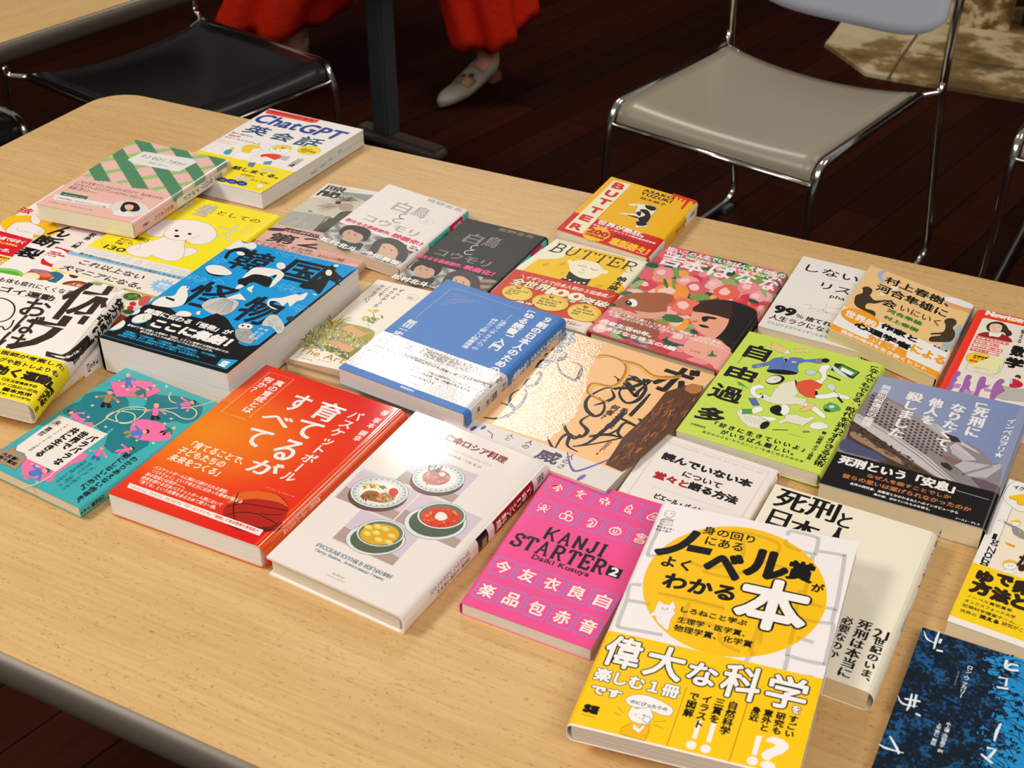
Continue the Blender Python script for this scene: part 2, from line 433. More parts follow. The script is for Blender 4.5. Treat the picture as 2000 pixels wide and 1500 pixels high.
# ---------------------------------------------------------------- floor and stone
def floor_mat():
    m = mat('dark_wood_planks', '#2a120a', .5, spec=.06); nt = m.node_tree; b = nt.nodes['Principled BSDF']; L = nt.links.new
    tc = nt.nodes.new('ShaderNodeTexCoord'); mp = nt.nodes.new('ShaderNodeMapping'); mp.inputs['Rotation'].default_value = (0, 0, math.radians(-50))
    L(tc.outputs['Object'], mp.inputs[0])
    br = nt.nodes.new('ShaderNodeTexBrick'); br.inputs['Scale'].default_value = 1; br.inputs['Brick Width'].default_value = 1.6; br.inputs['Row Height'].default_value = .105
    br.inputs['Mortar Size'].default_value = .0022; br.inputs['Mortar Smooth'].default_value = .6; br.offset = .37
    br.inputs['Color1'].default_value = (*lin('#3a160b'), 1); br.inputs['Color2'].default_value = (*lin('#260e07'), 1); br.inputs['Mortar'].default_value = (*lin('#0c0403'), 1)
    L(mp.outputs[0], br.inputs['Vector'])
    m2 = nt.nodes.new('ShaderNodeMapping'); m2.inputs['Scale'].default_value = (2.5, 40, 1); L(mp.outputs[0], m2.inputs[0])
    n = nt.nodes.new('ShaderNodeTexNoise'); n.inputs['Scale'].default_value = 1; n.inputs['Detail'].default_value = 5; L(m2.outputs[0], n.inputs['Vector'])
    r = nt.nodes.new('ShaderNodeValToRGB'); r.color_ramp.elements[0].color = (.55, .5, .45, 1); r.color_ramp.elements[1].color = (1.3, 1.25, 1.2, 1); L(n.outputs['Fac'], r.inputs[0])
    mx = nt.nodes.new('ShaderNodeMix'); mx.data_type = 'RGBA'; mx.blend_type = 'MULTIPLY'; mx.inputs[0].default_value = 1
    L(br.outputs['Color'], mx.inputs[6]); L(r.outputs[0], mx.inputs[7]); L(mx.outputs[2], b.inputs['Base Color'])
    bp = nt.nodes.new('ShaderNodeBump'); bp.inputs['Strength'].default_value = .35; bp.inputs['Distance'].default_value = .002; bp.invert = True
    L(br.outputs['Fac'], bp.inputs['Height']); L(bp.outputs[0], b.inputs['Normal']); return m
bm = bmesh.new(); box(bm, -5, 5, -2.5, 8, -.05, 0)
fl = obj('floor', bm, floor_mat()); fl['kind'] = 'structure'
for nm, (x0, x1, y0, y1) in {'wall_back': (-5, 5, 8, 8.1), 'wall_left': (-5.1, -5, -2.5, 8), 'wall_right': (5, 5.1, -2.5, 8)}.items():
    bm = bmesh.new(); box(bm, x0, x1, y0, y1, 0, 2.95); w_ = obj(nm, bm, mat('dark_wall', '#3a2c24', .7)); w_['kind'] = 'structure'
def stone_mat(name, seed, sc):
    m = mat(name, '#cdb892', .85, spec=.2); nt = m.node_tree; b = nt.nodes['Principled BSDF']; L = nt.links.new
    tc = nt.nodes.new('ShaderNodeTexCoord'); mp = nt.nodes.new('ShaderNodeMapping'); mp.inputs['Location'].default_value = (seed, seed*1.7, 0); L(tc.outputs['Object'], mp.inputs[0])
    n = nt.nodes.new('ShaderNodeTexNoise'); n.inputs['Scale'].default_value = sc; n.inputs['Detail'].default_value = 9; n.inputs['Roughness'].default_value = .62; L(mp.outputs[0], n.inputs['Vector'])
    r = nt.nodes.new('ShaderNodeValToRGB'); e = r.color_ramp.elements; e[0].position = .40; e[0].color = (*lin('#6b5230'), 1); e[1].position = .60; e[1].color = (*lin('#d8c49c'), 1)
    q = e.new(.49); q.color = (*lin('#96794c'), 1); q = e.new(.53); q.color = (*lin('#cdb68c'), 1)
    L(n.outputs['Fac'], r.inputs[0]); L(r.outputs[0], b.inputs['Base Color'])
    bp = nt.nodes.new('ShaderNodeBump'); bp.inputs['Strength'].default_value = .6; bp.inputs['Distance'].default_value = .006; L(n.outputs['Fac'], bp.inputs['Height']); L(bp.outputs[0], b.inputs['Normal']); return m
bm = bmesh.new()
out = [unproj(x, y, -TZ) for x, y in ((1642, 50), (1625, 74), (1610, 92), (1650, 120), (1690, 149), (1760, 162), (1860, 178), (1985, 199), (2140, 230), (2400, 130), (2000, 20), (1800, 20))]
lo = [bm.verts.new((p[0], p[1], 0.)) for p in out]; hi = [bm.verts.new((p[0], p[1], .012)) for p in out]
bm.faces.new(hi); bm.faces.new(lo[::-1])
for i in range(len(out)): j = (i+1) % len(out); bm.faces.new((lo[i], lo[j], hi[j], hi[i]))
bmesh.ops.recalc_face_normals(bm, faces=bm.faces)
sm_ = stone_mat('weathered_pale_stone', 3, 3.6)
st = obj('stone_paving', bm, [sm_, mat('stone_joint', '#5a4630', .9)]); st['kind'] = 'structure'
# joints cut across the paving as thin dark grooves filled with mortar
bm = bmesh.new()
for pl in (((1732, 158), (1750, 128), (1770, 98), (1797, 60)), ((1790, 104), (1850, 112), (1920, 124), (2000, 137))):
    P = [unproj(x, y, -TZ+.0125) for x, y in pl]
    for a, c in zip(P[:-1], P[1:]):
        d = (c-a)/np.linalg.norm(c-a); nn = np.array([-d[1], d[0], 0])*.004
        q = [bm.verts.new(Vector(k)) for k in (a+nn, a-nn, c-nn, c+nn)]; f = bm.faces.new(q)
        if f.normal.z < 0: f.normal_flip()
jo = obj('stone_joint', bm, bpy.data.materials['stone_joint'], st)
# rough stone block
bm = bmesh.new(); bmesh.ops.create_cube(bm, size=1); bmesh.ops.subdivide_edges(bm, edges=bm.edges[:], cuts=14, use_grid_fill=True)
rnd = random.Random(5)
from mathutils import noise
for v in bm.verts:
    p = v.co.copy(); k = noise.fractal(p*3+Vector((7, 1, 3)), .8, 2.1, 5)
    v.co = Vector((p.x*.19, p.y*.17, (p.z+.5)*.42))*(1) + Vector((p.x, p.y, 0)).normalized()*k*.022
    if v.co.z < .03: v.co.z = max(0.012, v.co.z)
rk = obj('stone_block', bm, stone_mat('rough_stone', 9, 14), smooth=False)
pr = unproj(1905, 64, -TZ); rk.location = (pr[0]+.03, pr[1]+.09, 0); rk.rotation_euler = (0, 0, -.35)
rk['label'] = 'rough pitted beige stone block standing on the stone paving'; rk['category'] = 'stone block'
# dark metal stand beside the stone
bm = bmesh.new()
for x in (0, .055): tube(bm, [(x, 0, .012), (x, 0, .5)], .011, 8)
tube(bm, [(0, 0, .03), (.055, 0, .03)], .008, 8); tube(bm, [(0, 0, .49), (.055, 0, .49)], .008, 8)
bm2 = bm; q = unproj(1972, 62, -TZ)
sd = obj('metal_stand', bm2, mat('black_metal', '#0b0a0a', .5)); sd.location = (q[0]+.05, q[1]+.02, 0)
sd['label'] = 'black upright metal stand at the right of the rough stone block'; sd['category'] = 'stand'
# ---------------------------------------------------------------- tables
def wood_mat():
    m = mat('beech_laminate', '#d9b57c', .36, spec=.42); nt = m.node_tree; b = nt.nodes['Principled BSDF']; L = nt.links.new
    tc = nt.nodes.new('ShaderNodeTexCoord')
    def noisy(scale, det, rough, dist=0.):
        mp = nt.nodes.new('ShaderNodeMapping'); mp.inputs['Scale'].default_value = scale; L(tc.outputs['Object'], mp.inputs[0])
        n = nt.nodes.new('ShaderNodeTexNoise'); n.inputs['Scale'].default_value = 1; n.inputs['Detail'].default_value = det; n.inputs['Roughness'].default_value = rough; n.inputs['Distortion'].default_value = dist
        L(mp.outputs[0], n.inputs['Vector']); return n.outputs['Fac']
    def ramp(f, p0, c0, p1, c1):
        r = nt.nodes.new('ShaderNodeValToRGB'); e = r.color_ramp.elements; e[0].position, e[1].position = p0, p1; e[0].color = (*lin(c0), 1); e[1].color = (*lin(c1), 1); L(f, r.inputs[0]); return r.outputs[0]
    def mul(a, c, t='MULTIPLY', f=1.):
        x = nt.nodes.new('ShaderNodeMix'); x.data_type = 'RGBA'; x.blend_type = t; x.inputs[0].default_value = f; L(a, x.inputs[6]); L(c, x.inputs[7]); return x.outputs[2]
    base = ramp(noisy((1.6, 7, 7), 5, .65, 1.5), .25, '#cfa66c', .75, '#dcb77f')
    fine = ramp(noisy((12, 330, 330), 4, .7), .30, '#efe8df', .62, '#ffffff')
    fleck = ramp(noisy((230, 520, 520), 2, .5), .28, '#cfae80', .38, '#ffffff')
    c = mul(mul(base, fine), fleck, f=.6); L(c, b.inputs['Base Color']); return m
WOOD = wood_mat(); STEEL = mat('table_edge_grey', '#6a6056', .48, metal=.5)
DARKM = mat('dark_powder_coat', '#43484a', .5)
def rrect(x0, x1, y0, y1, r, n=8):
    p = []
    for cx, cy, s in ((x1-r, y1-r, 0), (x0+r, y1-r, 90), (x0+r, y0+r, 180), (x1-r, y0+r, 270)):
        for k in range(n+1): a = math.radians(s+90*k/n); p.append((cx+r*math.cos(a), cy+r*math.sin(a)))
    return p
def table(label, org, rot, x0, x1, y0, y1, legs, th=.030, rad=.055):
    t = empty('table', (*org, 0), label, 'table', rot=rot)
    P = rrect(x0, x1, y0, y1, rad); e = .004
    bm = bmesh.new(); inn = rrect(x0+e, x1-e, y0+e, y1-e, rad-e)
    a = [bm.verts.new((x, y, TZ)) for x, y in inn]; c = [bm.verts.new((x, y, TZ-th)) for x, y in inn]
    bm.faces.new(a); bm.faces.new(c[::-1]); n = len(a)
    for i in range(n): j = (i+1) % n; bm.faces.new((c[i], c[j], a[j], a[i]))
    obj('tabletop', bm, WOOD, t)
    # rounded grey edge band
    bm = bmesh.new(); prof = [(-.0006, -.0009), (.0045, -.0022), (.008, -.007), (.0095, -.015), (.008, -.024), (.004, -.031), (-.004, -.034)]
    rings = []
    nn = len(P)
    for i, (x, y) in enumerate(P):
        px, py = P[i-1]; qx, qy = P[(i+1) % nn]; tx, ty = qx-px, qy-py; l = math.hypot(tx, ty); nx, ny = ty/l, -tx/l
        rings.append([bm.verts.new((x+nx*(d-.004), y+ny*(d-.004), TZ+z)) for d, z in prof])
    for i in range(nn):
        A, B = rings[i], rings[(i+1) % nn]
        for k in range(len(prof)-1): bm.faces.new((A[k], B[k], B[k+1], A[k+1]))
    bmesh.ops.recalc_face_normals(bm, faces=bm.faces)
    obj('edge_band', bm, STEEL, t, smooth=True)
    for lx, ly, f0, f1 in legs:
        bm = bmesh.new(); box(bm, lx-.027, lx+.027, ly-.027, ly+.027, .03, TZ-th-.001)
        bmesh.ops.bevel(bm, geom=bm.edges[:], offset=.006, segments=2, affect='EDGES'); lg = obj('leg', bm, DARKM, t)
        bm = bmesh.new(); box(bm, lx-.03, lx+.03, ly+f0, ly+f1, 0, .032); bmesh.ops.bevel(bm, geom=bm.edges[:], offset=.012, segments=3, affect='EDGES')
        obj('foot', bm, mat('foot_grey', '#5a5048', .4), lg)
    return t
TH = -0.46942
# main table in its own frame: x along the length, y across
table('light beech table covered with many books', (0, 0), TH, -1.258, .60, .3986, 1.259, [(-.62, .90, -.25, .25), (.35, .83, -.33, .33)])
# second table, edge seen top left
d2 = math.atan2(.796, .605)
table('bare light wood table at the top left corner', (-.768, 1.867), d2, -1.1, 1.45, .004, .50, [(1.27, .41, -.19, .10), (-.75, .41, -.19, .10)])
# ---------------------------------------------------------------- chairs
CHROME = mat('chrome', '#d8d3cc', .16, metal=1.)
def chair(name, label, seatcol, org, rot, back, rough=.33):
    t = empty(name, (*org, 0), label, 'chair', 'stackable chrome frame chairs', rot)
    shell = mat('seat_plastic', seatcol, rough, spec=.5)
    W, D, H = .213, .41, .43
    bm = bmesh.new(); nx, ny = 16, 20; th = .007; g = []
    def sp(i, j):
        s = -1+2*i/nx; k = j/ny; x = s*(W-.004)
        if k < .84: y = -D/2+k/.84*(D-.035); z = H+.006-.022*(1-s*s)*(1-.75*k)
        else:
            a = (k-.84)/.16*math.pi/2; y = -D/2+(D-.035)+.035*math.sin(a); z = H+.006-.022*(1-s*s)*(1-.75*.84)*(1-(k-.84)/.16)-.036*(1-math.cos(a))
        return Vector((x, y, z))
    top = [[bm.verts.new(sp(i, j)) for i in range(nx+1)] for j in range(ny+1)]; bot = [[bm.verts.new(sp(i, j)+Vector((0, -.004 if j > ny*.84 else 0, -th))) for i in range(nx+1)] for j in range(ny+1)]
    for j in range(ny):
        for i in range(nx):
            bm.faces.new((top[j][i], top[j][i+1], top[j+1][i+1], top[j+1][i])); bm.faces.new((bot[j][i], bot[j+1][i], bot[j+1][i+1], bot[j][i+1]))
    for j in range(ny):
        for q in (0, nx): bm.faces.new((top[j][q], top[j+1][q], bot[j+1][q], bot[j][q]))
    for i in range(nx):
        for q in (0, ny): bm.faces.new((top[q][i], bot[q][i], bot[q][i+1], top[q][i+1]))
    bmesh.ops.recalc_face_normals(bm, faces=bm.faces); obj('seat', bm, shell, t, smooth=True)
    # two side loops: seat side, front leg, floor runner, rear leg, upright
    for s in (-1, 1):
        bm = bmesh.new(); x = s*(W+.008); xo = s*(W+.030)
        pts = [(x, -D/2-.005, H), (x, D/2-.012, H-.002), (x, D/2+.006, H-.045), (x*1.02, D/2+.02, .012), (xo, -D/2-.16, .012), (xo, -D/2-.06, H-.03), (xo, -D/2-.055, .60), (xo*.97, -D/2-.10, .79)]
        tube(bm, fillet(pts, [0, .05, .05, .05, .06, .10, .12, 0]), .0085, 12)
        obj('frame_tube', bm, CHROME, t, smooth=True)
        bm = bmesh.new(); tube(bm, fillet([(s*(W-.03), -D/2+.004, H-.004), (x, -D/2-.012, H-.002), (xo, -D/2-.05, H-.002), (xo, -D/2-.06, H+.02)], .012), .007, 10)
        obj('bracket', bm, CHROME, t, smooth=True)
    bm = bmesh.new(); tube(bm, [(-W-.006+i*(2*W+.012)/16, -D/2-.004, H-.002-.022*(1-(-1+i/8)**2)) for i in range(17)], .0068, 10); obj('rear_rail', bm, CHROME, t, smooth=True)
    bm = bmesh.new(); tube(bm, [(-W-.008, D/2+.003, H-.038), (W+.008, D/2+.003, H-.038)], .0055, 10); obj('front_rail', bm, CHROME, t, smooth=True)
    for s in (-1, 1):
        for y in (D/2-.03, -D/2-.10):
            bm = bmesh.new(); box(bm, s*(W+.020)-.012, s*(W+.020)+.012, y-.018, y+.018, 0, .012); obj('foot_pad', bm, DARKM, t)
    # backrest shell
    bm = bmesh.new(); nx, nz = 16, 12; z0, z1 = .515, .78; rows = []
    for side in (0, 1):
        gr = []
        for j in range(nz+1):
            k = j/nz; row = []
            for i in range(nx+1):
                s = -1+2*i/nx; e = abs(s)**5; zz = z0+(z1-z0)*k; lift = .045*e*(1-k)*1.0; drop = .03*e*k
                y = -D/2-.065-.045*k-.035*(1-s*s)+(0 if side == 0 else -.006)
                row.append(bm.verts.new((s*(W+.012)*(1-.02*e), y, zz+lift-drop-.012*(1-s*s)*(1-k))))
            gr.append(row)
        rows.append(gr)
    A, B = rows
    for j in range(nz):
        for i in range(nx):
            bm.faces.new((A[j][i], A[j][i+1], A[j+1][i+1], A[j+1][i])); bm.faces.new((B[j][i], B[j+1][i], B[j+1][i+1], B[j][i+1]))
        for q in (0, nx): bm.faces.new((A[j][q], A[j+1][q], B[j+1][q], B[j][q]))
    for i in range(nx):
        for q in (0, nz): bm.faces.new((A[q][i], B[q][i], B[q][i+1], A[q][i+1]))
    bmesh.ops.recalc_face_normals(bm, faces=bm.faces); obj('backrest', bm, mat('backrest_plastic', back, .4), t, smooth=True)
    return t
# front edge of the seat is +y in the chair frame
def chair_at(pa, pb, zz=-.29):
    "origin and rotation from two front corners: viewer left, viewer right"
    A, B = unproj(*pa, zz), unproj(*pb, zz); return A, B
c1 = np.array([(.215+.794)/2, (2.38+2.369)/2-.02]); r1 = math.atan2(-.636, .772)
# chair frame x axis = from viewer right to viewer left so that +y (front) faces the camera
chair('chair', 'pale grey beige chair with chrome frame beyond the far table edge', '#9c8f7c', (.496, 2.348), r1+math.pi, '#b6bac6')
c2 = chair('chair', 'dark charcoal seated chrome chair behind the far left table corner', '#3a3835', (-.675, 2.52), math.radians(-130), '#8d887e', .3)
chair('chair', 'chrome chair with dark seat showing only a corner at the left edge', '#3a3835', (-1.225, 2.235), math.radians(-130), '#8d887e', .3)
chair('chair', 'grey chair with chrome leg cut off by the right edge', '#a89a86', (1.22, 2.22), math.radians(148), '#b6bac6')
# ---------------------------------------------------------------- walking person in red wide trousers
def person():
    toe = unproj(858, 214, -TZ); A = np.array([toe[0], toe[1]])
    t = empty('person', (A[0]+.126, A[1]+.168, 0), 'person walking in wide red trousers and beige mesh strap shoes', 'person')
    T0 = Vector((A[0]+.126, A[1]+.168, 0)); skin = mat('skin', '#c98e74', .55); red = mat('red_cloth', '#d8260a', .8, spec=.15, bump=(60, .5, .004)); shoe = mat('shoe_mesh', '#a39a86', .75, bump=(420, .9, .0015))
    f = Vector((-.60, -.80, 0)).normalized(); s = Vector((.80, -.60, 0))        # walking direction, her left-hand side is -s
    P = lambda a, b, z: f*a+s*b+Vector((0, 0, z))                               # a forward, b sideways, from the front heel
    # body skeleton
    J = {}; V = []; E = []; R = []
    def j(n, p, r, par=None):
        J[n] = len(V); V.append(p); R.append(r)
        if par: E.append((J[par], J[n]))
    hip = P(-.12, -.27, .86)
    j('pelvis', hip, (.13, .10)); j('waist', hip+P(0, 0, .16), (.11, .085), 'pelvis'); j('chest', hip+P(.01, 0, .36), (.14, .10), 'waist'); j('neck', hip+P(.0, 0, .54), (.05, .05), 'chest'); j('jaw', hip+P(.02, 0, .62), (.058, .066), 'neck'); j('head', hip+P(.02, 0, .70), (.075, .088), 'jaw'); j('crown', hip+P(.01, 0, .77), (.05, .06), 'head')
    for sg, n in ((1, 'r'), (-1, 'l')):
        j(n+'sh', hip+P(0, sg*.17, .47), (.05, .05), 'chest'); j(n+'el', hip+P(-.03*sg, sg*.22, .20), (.038, .038), n+'sh'); j(n+'wr', hip+P(.12-.05*sg, sg*.20, .0), (.025, .025), n+'el'); j(n+'hand', hip+P(.15-.05*sg, sg*.19, -.07), (.035, .02), n+'wr')
        for k in range(4): j(f'{n}f{k}', hip+P(.165-.05*sg+.014*k-.02, sg*.185, -.15+abs(k-1.5)*.008), (.009, .009), n+'hand')
        j(n+'th', hip+P(.05-.05*sg, sg*.185, -.10), (.010, .010), n+'wr')
    j('rhip', hip+P(.02, .07, -.06), (.085, .085), 'pelvis'); j('rknee', P(.0, .06, .47), (.055, .055), 'rhip'); j('rank', P(-.01, .0, .115), (.036, .036), 'rknee'); j('rheel', P(-.015, 0, .065), (.034, .034), 'rank'); j('rball', P(.10, 0, .030), (.020, .011), 'rheel'); j('rtoe', P(.14, 0, .022), (.014, .008), 'rball')
    b0 = P(-.52, .21, 0)
    j('lhip', hip+P(-.03, -.07, -.06), (.085, .085), 'pelvis'); LB = Vector(tuple(unproj(575, 92, -.64)))-T0; LB.z = .09
    j('lknee', (hip+LB)*.5+P(.10, 0, .03), (.055, .055), 'lhip'); j('lank', LB+Vector((0, 0, .05)), (.036, .036), 'lknee'); j('lheel', LB-f*.01, (.034, .034), 'lank'); j('lball', LB+f*.12-Vector((0, 0, .05)), (.036, .022), 'lheel'); j('ltoe', LB+f*.18-Vector((0, 0, .065)), (.026, .014), 'lball')
    me = bpy.data.meshes.new('body'); me.from_pydata([tuple(v) for v in V], E, []); o = obj('body', me, skin, t)
    sk = o.modifiers.new('skin', 'SKIN'); sk.use_smooth_shade = True
    for i, r in enumerate(R): me.skin_vertices[0].data[i].radius = r
    me.skin_vertices[0].data[0].use_root = True
    o.modifiers.new('sub', 'SUBSURF').levels = 1; o.modifiers['sub'].render_levels = 2
    # face features and hair
    bm = bmesh.new(); bmesh.ops.create_uvsphere(bm, u_segments=20, v_segments=12, radius=.105)
    for v in bm.verts: v.co = Vector((v.co.x*.92, v.co.y*.98, v.co.z*1.1))+hip+P(-.02, 0, .71); 
    bmesh.ops.delete(bm, geom=[v for v in bm.verts if (v.co-hip-P(-.02, 0, .71)).dot(f) > .055 and v.co.z < hip.z+.76], context='VERTS'); obj('hair', bm, mat('dark_hair', '#1c1412', .5), t, smooth=True)
    for sg in (-1, 1):
        bm = bmesh.new(); bmesh.ops.create_uvsphere(bm, u_segments=10, v_segments=8, radius=.009)
        for v in bm.verts: v.co += hip+P(.088, sg*.03, .705)
        obj('eye', bm, mat('eye_dark', '#15100e', .2), t, smooth=True)
    # shirt
    bm = bmesh.new(); seg = 28; rings = []
    for z, a, b in ((.02, .15, .125), (.10, .14, .115), (.20, .135, .11), (.34, .165, .125), (.44, .17, .12), (.50, .13, .09), (.535, .065, .06)):
        rings.append([bm.verts.new(hip+P(b*math.cos(k*6.2832/seg), a*math.sin(k*6.2832/seg), z)) for k in range(seg)])
    for A_, B_ in zip(rings[:-1], rings[1:]):
        for k in range(seg): bm.faces.new((A_[k], A_[(k+1) % seg], B_[(k+1) % seg], B_[k]))
    obj('shirt', bm, mat('dark_shirt', '#1d1c20', .8), t, smooth=True)
    # wide trousers with folds; each leg a flared tube
    def leg(top, bot, r0, r1, zc, ph, tilt, nm):
        bm = bmesh.new(); seg = 72; n = 26; rings = []
        for i in range(n+1):
            k = i/n; c = top.lerp(bot, k)+f*.03*math.sin(k*3.1)
            ring = []
            for q in range(seg):
                a = q*2*math.pi/seg; r_ = r0+(r1-r0)*k**.8
                fold = 1+(.04+.13*k)*math.sin(5*a+ph+1.6*k)+.05*k*math.sin(11*a+ph*2-2*k)
                zz = tilt*math.cos(a-.4)*k**3+.008*math.sin(7*a)*k**4
                ring.append(bm.verts.new(c+f*(r_*1.12*fold*math.cos(a))+s*(r_*.86*fold*math.sin(a))+Vector((0, 0, zz))))
            rings.append(ring)
        for A_, B_ in zip(rings[:-1], rings[1:]):
            for q in range(seg): bm.faces.new((A_[q], B_[q], B_[(q+1) % seg], A_[(q+1) % seg]))
        # hem turned inside
        ring = [bm.verts.new(v.co.lerp(bot, .10)+Vector((0, 0, .01))) for v in rings[-1]]
        for q in range(seg): bm.faces.new((rings[-1][q], ring[q], ring[(q+1) % seg], rings[-1][(q+1) % seg]))
        return bm
    tr = leg(hip+P(.02, .06, .03), P(.0, .03, .19), .17, .118, 0, .6, -.04, 'r')
    tl = leg(hip+P(-.03, -.06, .03), LB+Vector((0, 0, .10))+f*.03, .16, .17, 0, 2.1, -.02, 'l')
    o1 = obj('trouser_leg', tr, red, t, smooth=True); o2 = obj('trouser_leg', tl, red, t, smooth=True)
    # shoes
    def shoemesh(org, d, side, lift):
        bm = bmesh.new(); n = 22; seg = 26; rings = []
        up = Vector((0, 0, 1))
        for i in range(n+1):
            k = i/n; a = -.045+.255*k                                            # heel to toe
            w = .034*(1-.12*math.cos(k*6.3))*(1-max(0, (k-.80)/.2)**2.2*.75)*(1-max(0, (.10-k)/.1)**2*.45)
            hgt = .078-.034*min(1, k/.60)-.020*max(0, (k-.6)/.4)**1.5
            z0 = lift*max(0, 1-k/.62)+.006
            ring = []
            for q in range(seg):
                an = q*2*math.pi/seg; y = w*math.cos(an); z = hgt*.5*(1+math.sin(an)) if math.sin(an) > -.5 else hgt*.22*(1+math.sin(an))
                ring.append(bm.verts.new(org+d*a+side*y+up*(z0+z)))
            rings.append(ring)
        for i in range(n):
            k = i/n
            for q in range(seg):
                an = (q+.5)*2*math.pi/seg
                if (k < .36 or .47 < k < .60) and math.sin(an) > .55: continue     # openings before and behind the strap
                bm.faces.new((rings[i][q], rings[i][(q+1) % seg], rings[i+1][(q+1) % seg], rings[i+1][q]))
        bm.faces.new(rings[0][::-1]); bm.faces.new(rings[-1]); bmesh.ops.recalc_face_normals(bm, faces=bm.faces); return bm
    for org, d, lift, name in ((P(0, 0, 0), f, .034, 'shoe'), (Vector((LB.x, LB.y, 0)), f, .05, 'shoe')):
        so = obj('shoe', shoemesh(org, d, s, lift), shoe, t, smooth=True)
        sm = so.modifiers.new('s', 'SOLIDIFY'); sm.thickness = .002
        bm = bmesh.new()
        mt = Matrix.Translation(org+d*(-.028)+Vector((0, 0, lift-.012)))@Matrix.Rotation(math.atan2(d.y, d.x), 4, 'Z')
        box(bm, -.018, .025, -.026, .026, -.012, .016, mt); bmesh.ops.bevel(bm, geom=bm.edges[:], offset=.004, segments=2, affect='EDGES'); obj('heel', bm, mat('leather_heel', '#7c4a34', .5), so)
        bm = bmesh.new(); c = org+d*.085+s*.018+Vector((0, 0, lift*.3+.052)); tube(bm, [c+d*.008*math.cos(k*.785)+s*.008*math.sin(k*.785)*.7+Vector((0, 0, .003)) for k in range(8)], .002, 6, closed=True); obj('buckle', bm, mat('dark_buckle', '#3a3634', .3, metal=.8), so)
person()
# ---------------------------------------------------------------- the books: corners of the top cover in the photo, heights in metres over the table
MT = dict(gloss=.42); GLS = dict(gloss=.16, coat=.0)
danr = Book('white paperback with red blocks and a yellow circle, half under the pink plaid book', [(124,361),(302,400),(97,531),(-81,492)], .0105, .0105, base='#efe3dc', **MT)
dog = Book('bright yellow paperback with a white dog drawing, under the pink plaid book', [(340,376),(550,422),(335,587),(98,525)], (.015,.013,.017), .013, base='#f5df10', r=.006, **MT)
food = Book('white cookbook with painted bowls, underneath the brown lettered book at the left edge', [(28,499),(318,590),(51,793),(-245,700)], .016, .016, base='#efe6df', spineclr='#c21a16', paper='#d8cdbb', **MT)
tair = Book('thick white book with huge brown brush letters and yellow band, at the left edge', [(-12,530),(237,577),(63,791),(-190,729)], (.042,.041,.036), .022, base='#efe5dc', r=.009, paper='#dcd0bc', **MT)
pink = Book('pink paperback with green plaid cover, topmost of the pile at the far left', [(265,273),(450,313),(262,436),(70,398)], (.036,.033,.039), .019, base='#edb9ac', r=.005, paper='#e3d9b8', gloss=.2)
chat = Book('white conversation guide with blue latin title and yellow band, by the far left table edge', [(523,211),(710,253),(510,377),(317,332)], (.0205,.0212,.021), .020, spine='L', base='#efe6e0', paper='#e2e0dc', **MT)
teal = Book('turquoise paperback with drawings of floating people, at the left', [(245,718),(432,790),(156,993),(-35,902)], (.0112,.0105,.0125), .0105, base='#3fa9ae', paper='#e2cdb0', gloss=.25)
kore = Book('very thick bright blue and black book covered with white monster figures', [(461,468),(700,523),(443,729),(189,657)], (.0375,.038,.0385), .0375, spine='L', base='#0a0a0a', paper='#e6dfd6', gloss=.2, inset=.3)
suki = Book('grey comic with an old man and windblown grass, under the white novel', [(640,358),(841,392),(686,534),(469,492)], .0105, .0105, base='#e6dcd4', **MT)
swan = Book('white pocket novel with film photo band and turquoise spine', [(760,359),(916,411),(782,524),(618,467)], (.0235,.0135,.0235), .0135, base='#e9ded6', paper='#cdb9a2', r=.004, **MT)
blks = Book('black pocket novel with film photo band, right of the white one', [(912,426),(1071,464),(939,589),(772,544)], .0135, .0135, base='#2a2420', paper='#c3a27a', r=.004, **MT)
artb = Book('cream hardcover with hands holding flowers, partly under the blue book', [(738,544),(962,598),(790,770),(552,704)], .0135, .0135, base='#b08a68', paper='#dcc59a', hard=True, name='hardcover_book', **MT)
blue = Book('blue textured book with white vertical title and glaring white paper band', [(874,545),(1106,623),(911,811),(661,718)], (.031,.0265,.033), .0175, base='#3f78c0', paper='#dccdc6', r=.005, gloss=.33, bump=(900,.35,.0006))
butt = Book('red, yellow and cream novel with a calm face and gold medals', [(1088,466),(1268,512),(1145,648),(905,596)], .012, .012, base='#f0e6c8', **MT)
bunk = Book('small yellow pocket book with a falling cow, at the far table edge', [(1194,345),(1364,395),(1267,505),(1087,448)], (.0205,.015,.0215), .0165, base='#f2b40c', r=.004, paper='#d9cbb8', **MT)
yosh = Book('floral hardcover with a painted bear and black haired girl', [(1304,479),(1541,534),(1406,723),(1148,644)], .0147, .0138, base='#d9606a', r=.006, paper='#cbb594', hard=True, name='hardcover_book', gloss=.3)
sina = Book('plain white list book with small line sketch, half under the tan pocket book', [(1569,500),(1767,547),(1687,690),(1480,636)], .0105, .0105, base='#ece3dc', paper='#d8c9ac', **MT)
kawa = Book('tan pocket book with two dark seated figures and white orange band', [(1701,518),(1905,596),(1831,740),(1619,642)], (.0235,.0135,.0235), .0135, base='#eec384', r=.003, paper='#d3c48e', **MT)
newt = Book('red bordered mathematics book with purple silhouettes at the right edge', [(1909,603),(2160,657),(2096,863),(1812,798)], .014, .014, spine='L', base='#f1331a', **MT)
gree = Book('lime green book with a falling person and scattered objects', [(1464,647),(1731,714),(1606,928),(1320,841)], (.0125,.014,.0145), .0135, base='#c7dc52', r=.006, paper='#d7cdb8', **MT)
shin = Book('book with a grey prison building photo and black band, near the right edge', [(1719,733),(2017,797),(1929,1035),(1600,943)], .021, .021, base='#8f97b4', r=.005, paper='#d9c8a4', gloss=.25)
doll = Book('peach coloured book with black calligraphy and brown carved wood picture', [(1072,634),(1397,734),(1183,960),(848,834)], .014, .0135, spine='L', base='#f4bd84', paper='#cfc3b0', gloss=.2)
